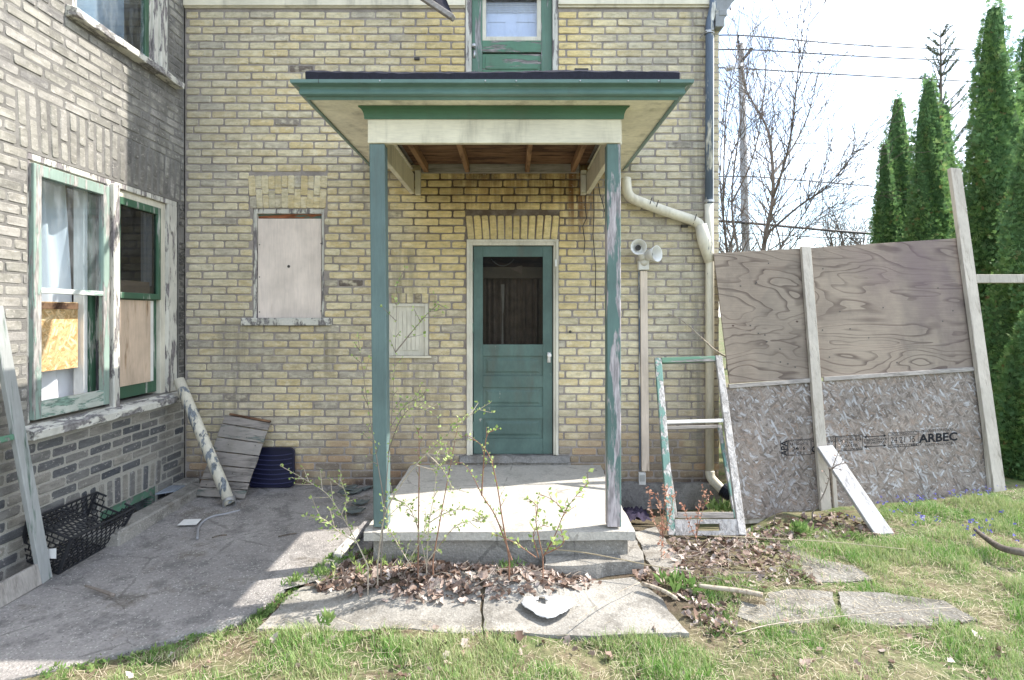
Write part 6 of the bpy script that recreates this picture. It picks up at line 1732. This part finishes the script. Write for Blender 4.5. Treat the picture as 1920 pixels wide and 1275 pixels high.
shrub('spindly_shrub', 'shrub arching low over the patio towards navy tray',
      [[(690, 1062, 3.4), (668, 1015, 3.4), (640, 965, 3.4), (612, 925, 3.4), (570, 898, 3.4), (525, 873, 3.4)],
       [(668, 1015, 3.4), (640, 1000, 3.35), (610, 975, 3.3), (590, 968, 3.3)],
       [(640, 965, 3.4), (650, 935, 3.4), (640, 905, 3.4)]], 0.021, 2, TWIG_PALE, SHOOT, 3, 0.004, 0.09, 0.6, bare=0.2)
shrub('spindly_shrub', 'leafy tangle of budding twigs low before porch lip',
      [[(800, 1060, 3.5), (805, 980, 3.5), (815, 920, 3.5), (820, 850, 3.5)], [(800, 1060, 3.5), (780, 980, 3.5), (760, 945, 3.5), (735, 935, 3.5)],
       [(805, 980, 3.5), (840, 960, 3.45), (880, 955, 3.45), (910, 972, 3.4)], [(770, 1060, 3.4), (740, 1010, 3.4), (725, 975, 3.4), (760, 940, 3.4)], [(800, 1055, 3.5), (850, 990, 3.4), (880, 978, 3.4), (905, 970, 3.4)],
       [(760, 1062, 3.4), (790, 1010, 3.4), (800, 975, 3.4)]], 0.022, 2, TWIG_PALE, SHOOT, 4, 0.0038, 0.06, 0.6)
shrub('bare_sapling', 'straight bare reddish stem standing upright before porch slab', [[(784, 1052, 3.5), (785, 950, 3.52), (786, 860, 3.55), (785, 806, 3.55)]], 0.02, 1, TWIG_RED, SHOOT, 5, 0.006, 0.05, 0.3)
shrub('bare_sapling', 'bare reddish stem leaning towards the door sill', [[(812, 1050, 3.5), (828, 960, 3.5), (843, 880, 3.5), (858, 800, 3.5)]], 0.02, 1, TWIG_RED, SHOOT, 6, 0.005, 0.05, 0.3)
shrub('bare_sapling', 'long dark red cane curving up over the middle of door', [[(955, 1048, 3.5), (943, 980, 3.5), (931, 905, 3.5), (915, 850, 3.5), (880, 818, 3.5), (862, 822, 3.5)], [(960, 1050, 3.5), (930, 970, 3.5), (905, 930, 3.5), (885, 890, 3.5), (868, 868, 3.5)], [(903, 929, 3.5), (906, 880, 3.5), (912, 820, 3.5), (926, 806, 3.5)]], 0.022, 1, TWIG_RED, SHOOT, 7, 0.0055, 0.05, 0.3)
shrub('heart_leaved_sapling', 'sapling with round yellow green leaves before the porch lip',
      [[(1018, 1044, 3.5), (1040, 1005, 3.5), (1058, 962, 3.5), (1080, 930, 3.5), (1103, 905, 3.5)], [(1018, 1044, 3.5), (1005, 980, 3.5), (1007, 950, 3.5), (990, 935, 3.5)], [(1058, 962, 3.5), (1040, 940, 3.5), (1010, 925, 3.5)], [(1005, 1045, 3.5), (960, 1015, 3.5), (920, 1000, 3.5)], [(1020, 1040, 3.5), (1055, 1020, 3.45), (1050, 990, 3.45)], [(1010, 1045, 3.5), (1000, 1000, 3.45), (1020, 985, 3.45)]],
      0.034, 1, TWIG_RED, SHOOT, 8, 0.0042, 0.05, 0.4)
shrub('red_shrub', 'small shrub with red spring leaves beside the porch step', [[(1243, 1010, 4.2), (1238, 960, 4.2), (1228, 925, 4.2)], [(1243, 1010, 4.2), (1245, 950, 4.2), (1250, 918, 4.2)], [(1243, 1010, 4.2), (1258, 960, 4.2), (1262, 930, 4.2)], [(1243, 1010, 4.2), (1225, 970, 4.2), (1217, 920, 4.2)], [(1243, 1020, 4.2), (1240, 1060, 3.95), (1240, 1010, 4.0)]], 0.024, 2, TWIG_RED, REDLEAF, 9, 0.003, 0.05, 0.5)
shrub('red_shrub', 'sparser red leaved shrub inside the leaning sash opening', [[(1305, 1010, 4.25), (1310, 960, 4.25), (1322, 920, 4.25)], [(1305, 1010, 4.25), (1290, 975, 4.25), (1282, 950, 4.25)], [(1305, 1010, 4.25), (1318, 955, 4.25), (1333, 925, 4.25)]], 0.022, 2, TWIG_RED, REDLEAF, 10, 0.003, 0.05, 0.4)
shrub('bare_sapling', 'dark bare shoot crossing the white brace board', [[(1523, 962, 4.75), (1545, 925, 4.7), (1560, 880, 4.65), (1575, 840, 4.6), (1590, 806, 4.6)], [(1556, 885, 4.65), (1570, 872, 4.6), (1600, 866, 4.6)]], 0.02, 1, TWIG, BROWNLEAF, 11, 0.006, 0.06, 0.3)
shrub('bare_sapling', 'thin bare shoot before the narrow part of strand board', [[(1452, 970, 4.75), (1470, 915, 4.75), (1482, 880, 4.75), (1492, 848, 4.75)]], 0.02, 0, TWIG, SHOOT, 12, 0.004, 0.06, 0.3)
def tuft(name, label, px, py, n, h, seed, mat=WEED, z=0.02, spread=0.05, cat='weed'):
    r_ = np.random.default_rng(seed); c = G(px, py, z)
    C = np.tile(np.array(c), (n, 1)) + np.c_[r_.normal(0, spread, n), r_.normal(0, spread, n), np.zeros(n)]
    D = np.c_[r_.normal(0, 0.45, n), r_.normal(0, 0.45, n), np.ones(n)]
    global rng; rng = r_
    V, F = sprays(C, D, h, 2, 0.3, 0.09); o = np_mesh(name, V, F, mat); tag(o, label, cat); return o
tuft('weed_clump', 'low green weed clump on leaf heap under heart leaved sapling', 953, 1062, 34, 0.06, 1, WEED, 0.08)
tuft('weed_clump', 'pale weed rosette growing at the patio joint, by the leaf heap', 605, 1078, 40, 0.07, 2)
tuft('weed_clump', 'feathery weed at the crack between patio and path slab', 553, 1090, 30, 0.07, 3, WEED, 0.02, 0.025)
tuft('weed_clump', 'grassy weed clump before the strand board, by the brace foot', 1500, 995, 60, 0.10, 4, WEED, 0.02, 0.03)
tuft('weed_clump', 'upright weed sprout at the corner of the pale path slab', 1272, 1098, 30, 0.12, 5)
tuft('weed_clump', 'single weed sprout on sunlit slab beside the shadow edge', 610, 1168, 14, 0.08, 6, WEED, 0.03, 0.015)
tuft('weed_clump', 'bright bulb leaves inside the foot of leaning sashes', 1358, 958, 30, 0.13, 7, WEED, -0.03, 0.05)
tuft('weed_clump', 'weeds sprouting on the leaf heap beside smooth post foot', 722, 1055, 60, 0.07, 8, SHOOT, 0.06, 0.12)
bs = [tuft('bulb_shoots', 'row of dark pointed bulb shoots along the foundation', 1262 + 14 * i, 944, 7, 0.10, 20 + i, WEED, -0.12, 0.012) for i in range(6)]
for o in bs: o['group'] = 'bulb shoots by the foundation'; o['label'] = 'one of the dark pointed bulb shoots along the foundation'; o['category'] = 'bulb shoot'

# ------------------------------------------------------------------ grass, leaves, flowers
rng = np.random.default_rng(77)
def inpoly(x, y, poly):
    c = np.zeros(len(x), bool); n = len(poly)
    for i in range(n):
        x0, y0 = poly[i][:2]; x1, y1 = poly[(i + 1) % n][:2]
        c ^= ((y0 > y) != (y1 > y)) & (x < (x1 - x0) * (y - y0) / (y1 - y0 + 1e-12) + x0)
    return c
GP = [[tuple(G(x, y))[:2] for x, y in pp] for pp, _ in flags] + [[p[:2] for p in pat]]
lawn_poly = [tuple(G(x, y))[:2] for x, y in ((60, 1300), (130, 1258), (300, 1212), (480, 1162), (620, 1178), (900, 1180), (1300, 1186), (1330, 1130), (1300, 1090), (1420, 1088), (1490, 1055), (1470, 1000), (1560, 985), (1640, 968), (1800, 945), (2200, 925), (2600, 1000), (2600, 1400), (60, 1400))]
def vnoise(x, y, s, o=0.0): return np.array([mnoise.noise(Vector((a * s + o, b * s, o))) for a, b in zip(x, y)])
def scatter(n, xr, yr): return rng.uniform(*xr, n), rng.uniform(*yr, n)
x, y = scatter(680000, (-2.7, 7.6), (-3.35, 0.1))
d = y + CAM_D; u = CX + x * FPX / d; v_ = CY + CAM_H * FPX / d
ok = (u > -20) & (u < 2350) & (v_ < 1300) & inpoly(x, y, lawn_poly)
x, y = x[ok], y[ok]
gn = vnoise(x, y, 2.4, 3.0) + 0.6 * vnoise(x, y, 7.0, 9.0)
onslab = np.zeros(len(x), bool)
for pp in GP: onslab |= inpoly(x, y, pp)
keep = rng.uniform(0, 1, len(x)) < np.clip(0.55 + 1.5 * gn, 0.06, 1) * np.where(onslab, np.clip(0.02 + 0.35 * (gn - 0.15), 0.01, 0.3), 1) * np.clip(1.25 - 0.10 * (y + 3.3) * 2, 0.5, 1)
x, y, gn = x[keep], y[keep], gn[keep]
z = terrain(x, y); n = len(x)
h = rng.uniform(0.016, 0.052, n) * np.clip(0.85 + 0.9 * gn, 0.45, 1.7) * (1 + 0.25 * sstep(2.0, 4.0, x))
a = rng.uniform(0, 2 * np.pi, n); ln = rng.uniform(0.1, 0.95, n) * h
w = rng.uniform(0.0011, 0.0024, n)
dx, dy = np.cos(a), np.sin(a); ax_, ay_ = -dy, dx
B = np.stack([x, y, z], 1)
def pt3(f, side, lf): return B + np.stack([dx * ln * lf + ax_ * w * side, dy * ln * lf + ay_ * w * side, h * f], 1)
V = np.stack([pt3(0, -1, 0), pt3(0, 1, 0), pt3(0.55, 0.75, 0.35), pt3(0.55, -0.75, 0.35), pt3(0.95, 0.12, 1.0), pt3(0.95, -0.12, 1.0)], 1).reshape(-1, 3)
i6 = np.arange(n)[:, None] * 6
F = np.concatenate([i6 + np.array([[0, 1, 2, 3]]), i6 + np.array([[3, 2, 4, 5]])])
g = np_mesh('grass', V, F, GRASS); tag(g, 'patchy short lawn grass with straw and moss', 'grass', None, 'stuff')

def leaf_litter(name, label, n, sampler, size, zadd, mat=BROWNLEAF, flat=0.75):
    xs, ys = sampler(n); n = len(xs)
    z = terrain(xs, ys) + zadd(xs, ys) * rng.uniform(0, 1, n) + 0.006
    a = rng.uniform(0, 6.28, n); L = size * rng.uniform(0.3, 1.35, n); W = L * rng.uniform(0.22, 0.5, n)
    nr = rng.normal(0, flat, (n, 3)); nr[:, 2] = 1; nr /= np.linalg.norm(nr, axis=1, keepdims=True)
    d = np.stack([np.cos(a), np.sin(a), np.zeros(n)], 1); d -= nr * (d * nr).sum(1, keepdims=True); d /= np.linalg.norm(d, axis=1, keepdims=True)
    s = np.cross(nr, d); C = np.stack([xs, ys, z], 1); c1 = rng.uniform(-0.25, 0.6, n)[:, None]; c2 = rng.uniform(-0.3, 0.6, n)[:, None]
    L = L[:, None]; W = W[:, None]
    p = lambda f, g, q: C + d * L * f + s * W * g + nr * L * q
    j = lambda: rng.uniform(0.7, 1.25, (n, 1))
    V = np.stack([p(-0.5, 0, c1 * 0.4), p(-0.2 * j(), 0.9 * j(), c2 * 0.45), p(0.05, 0.55 * j(), c2 * 0.2), p(0.22 * j(), 0.85 * j(), c2 * 0.5), p(0.55, 0, c1 * 0.55), p(0.2 * j(), -0.85 * j(), c2 * 0.5), p(0.0, -0.5 * j(), c2 * 0.2), p(-0.22 * j(), -0.9 * j(), c2 * 0.45), p(0, 0, 0 * c1)], 1).reshape(-1, 3)
    i9 = np.arange(n)[:, None] * 9
    F = np.concatenate([i9 + np.array([[k, (k + 1) % 8, 8]]) for k in range(8)])
    o = np_mesh(name, V, F, mat); return tag(o, label, 'dead leaves', None, 'stuff')
heap_poly = [tuple(G(x_, y_, 0.03))[:2] for x_, y_ in ((590, 1085), (640, 1055), (700, 1035), (830, 1028), (1000, 1036), (1080, 1052), (1115, 1085), (1040, 1108), (900, 1122), (760, 1118), (640, 1108))]
def poly_sampler(poly, fall=0.0):
    xs = [p[0] for p in poly]; ys = [p[1] for p in poly]
    def f(n):
        x, y = rng.uniform(min(xs), max(xs), n * 2), rng.uniform(min(ys), max(ys), n * 2); k = inpoly(x, y, poly)
        x, y = x[k][:n], y[k][:n]
        return x + rng.normal(0, 0.03, len(x)), y + rng.normal(0, 0.03, len(x))
    return f
leaf_litter('leaf_heap', 'heap of brown dead leaves against foot of the porch slab', 2100, poly_sampler(heap_poly), 0.054, lambda x, y: 0.028 + 0 * x)
bed_poly = [tuple(G(x_, y_))[:2] for x_, y_ in ((1250, 1010), (1320, 1006), (1420, 985), (1480, 990), (1480, 1030), (1530, 1090), (1380, 1108), (1310, 1110), (1270, 1075))]
leaf_litter('leaf_litter', 'scattered dead leaves in the bed beyond the porch step', 720, poly_sampler(bed_poly), 0.048, lambda x, y: 0.025 + 0 * x)
edge_poly = [tuple(G(x_, y_))[:2] for x_, y_ in ((1190, 1062), (1290, 1085), (1390, 1180), (1330, 1190), (1260, 1120), (1190, 1085))]
leaf_litter('leaf_litter', 'dead leaves filling the joint between concrete path slabs', 230, poly_sampler(edge_poly), 0.05, lambda x, y: 0.02 + 0 * x)
fence_poly = [tuple(G(x_, y_))[:2] for x_, y_ in ((1420, 970), (1560, 962), (1640, 985), (1700, 1010), (1560, 1010), (1460, 1000))]
leaf_litter('leaf_litter', 'dead leaves drifted along foot of the leaning wood screen', 260, poly_sampler(fence_poly), 0.05, lambda x, y: 0.02 + 0 * x)
lawn_l = [tuple(G(x_, y_))[:2] for x_, y_ in ((140, 1265), (480, 1185), (1100, 1190), (1900, 1150), (1920, 1290), (100, 1290))]
tq = np.concatenate([np.stack(poly_sampler(heap_poly)(70), 1), np.stack(poly_sampler(bed_poly)(60), 1)]); m = MB()
for (x_, y_) in tq:
    a = rng.uniform(0, 6.28); l = rng.uniform(0.05, 0.2); z_ = float(terrain(x_, y_)) + rng.uniform(0.03, 0.06)
    m.tube([(x_, y_, z_), (x_ + math.cos(a) * l * 0.5, y_ + math.sin(a) * l * 0.5, z_ + rng.uniform(-0.005, 0.02)), (x_ + math.cos(a + 0.2) * l, y_ + math.sin(a + 0.2) * l, z_ - 0.01)], [0.0032, 0.0026, 0.0016], 4, False)
tag(m.build('fallen_twigs', TWIG, None, recalc=False), 'thin fallen twigs mixed through the dead leaves', 'twigs', None, 'stuff')
leaf_litter('leaf_litter', 'odd dead leaves lying on the near edge of lawn', 130, poly_sampler(lawn_l), 0.05, lambda x, y: 0.02 + 0 * x)
corner_l = [tuple(G(x_, y_, 0.04))[:2] for x_, y_ in ((365, 935), (440, 940), (600, 915), (690, 912), (640, 925), (480, 950), (380, 955))]
leaf_litter('leaf_litter', 'leaf scraps gathered in the patio corner below plank panel', 170, poly_sampler(corner_l), 0.035, lambda x, y: 0.055 + 0.008 + 0 * x)
# weeds along the patio joint
def run(pts, n, spread):
    out = []
    w = smooth_path([G(x_, y_, 0.0) for x_, y_ in pts], 8)
    for _ in range(n):
        k = rng.integers(0, len(w) - 1); q = w[k].lerp(w[k + 1], rng.uniform()); out.append((q.x + rng.normal(0, spread), q.y + rng.normal(0, spread)))
    return np.array(out)
q = np.concatenate([run([(90, 1266), (250, 1222), (400, 1180), (490, 1150)], 230, 0.05), run([(490, 1150), (560, 1092), (625, 1045)], 200, 0.025), run([(1290, 1085), (1330, 1130), (1360, 1185)], 200, 0.05), run([(640, 1060), (700, 1040), (760, 1045)], 260, 0.04), run([(1420, 985), (1550, 1000), (1620, 1015)], 240, 0.05), run([(1880, 960), (1900, 1000), (1760, 965), (1650, 965)], 700, 0.09)])
C = np.c_[q, terrain(q[:, 0], q[:, 1]) + 0.005]; D = np.c_[rng.normal(0, 0.6, len(q)), rng.normal(0, 0.6, len(q)), np.full(len(q), 0.8)]
V, F = sprays(C, D, 0.034, 3, 0.8, 0.15); o = np_mesh('creeping_weeds', V, F, WEED); tag(o, 'creeping green weeds along the paving joints and screen foot', 'weeds', None, 'stuff')
# scilla
q = np.concatenate([run([(1570, 975), (1600, 990), (1640, 975)], 14, 0.06), run([(1650, 960), (1760, 950), (1890, 945)], 60, 0.06), run([(1680, 985), (1740, 1000), (1700, 985)], 16, 0.06), run([(1820, 1000), (1860, 1020), (1890, 985)], 26, 0.08)])
q = q[::2]; q = np.repeat(q, 3, 0) + rng.normal(0, 0.012, (len(q) * 3, 2))
C = np.c_[q, terrain(q[:, 0], q[:, 1]) + rng.uniform(0.05, 0.09, len(q))]; D = rng.normal(0, 1, (len(q), 3)); D[:, 1] -= 0.5
V, F = sprays(C, D, 0.016, 3, 0.9, 0.3); o = np_mesh('blue_flowers', V, F, BLUEFLOWER); tag(o, 'little blue spring flowers scattered in grass near the screen', 'flowers', None, 'stuff')
# dry straw stalks on lawn and bed
q = np.concatenate([np.stack(poly_sampler(bed_poly)(90), 1), np.stack(poly_sampler([p for p in lawn_poly])(420), 1)])
n = len(q); a = rng.uniform(0, 6.28, n); L = rng.uniform(0.05, 0.16, n)
A_ = np.c_[q, terrain(q[:, 0], q[:, 1]) + 0.018]; Bv = A_ + np.c_[np.cos(a) * L, np.sin(a) * L, rng.uniform(-0.005, 0.03, n)]
S = np.c_[-np.sin(a), np.cos(a), np.zeros(n)] * 0.0013
V = np.stack([A_ - S, A_ + S, Bv + S * 0.6, Bv - S * 0.6], 1).reshape(-1, 3); F = np.arange(n * 4).reshape(-1, 4)
q2 = np.stack(poly_sampler([p for p in lawn_poly])(16000), 1); u_ = CX + q2[:, 0] * FPX / (q2[:, 1] + CAM_D); q2 = q2[(q2[:, 1] > -3.3) & (u_ > -20) & (u_ < 1950)]
m_ = len(q2); a = rng.uniform(0, 6.28, m_); L = rng.uniform(0.02, 0.07, m_)
A_ = np.c_[q2, terrain(q2[:, 0], q2[:, 1]) + rng.uniform(0.004, 0.022, m_)]; Bv = A_ + np.c_[np.cos(a) * L, np.sin(a) * L, rng.uniform(-0.008, 0.014, m_)]
S = np.c_[-np.sin(a), np.cos(a), np.zeros(m_)] * 0.0012
V = np.concatenate([V, np.stack([A_ - S, A_ + S, Bv + S * 0.6, Bv - S * 0.6], 1).reshape(-1, 3)]); F = np.arange(len(V)).reshape(-1, 4)
o = np_mesh('straw', V, F, STRAW); tag(o, 'loose dry straw stalks over the lawn and leaf bed', 'straw', None, 'stuff')
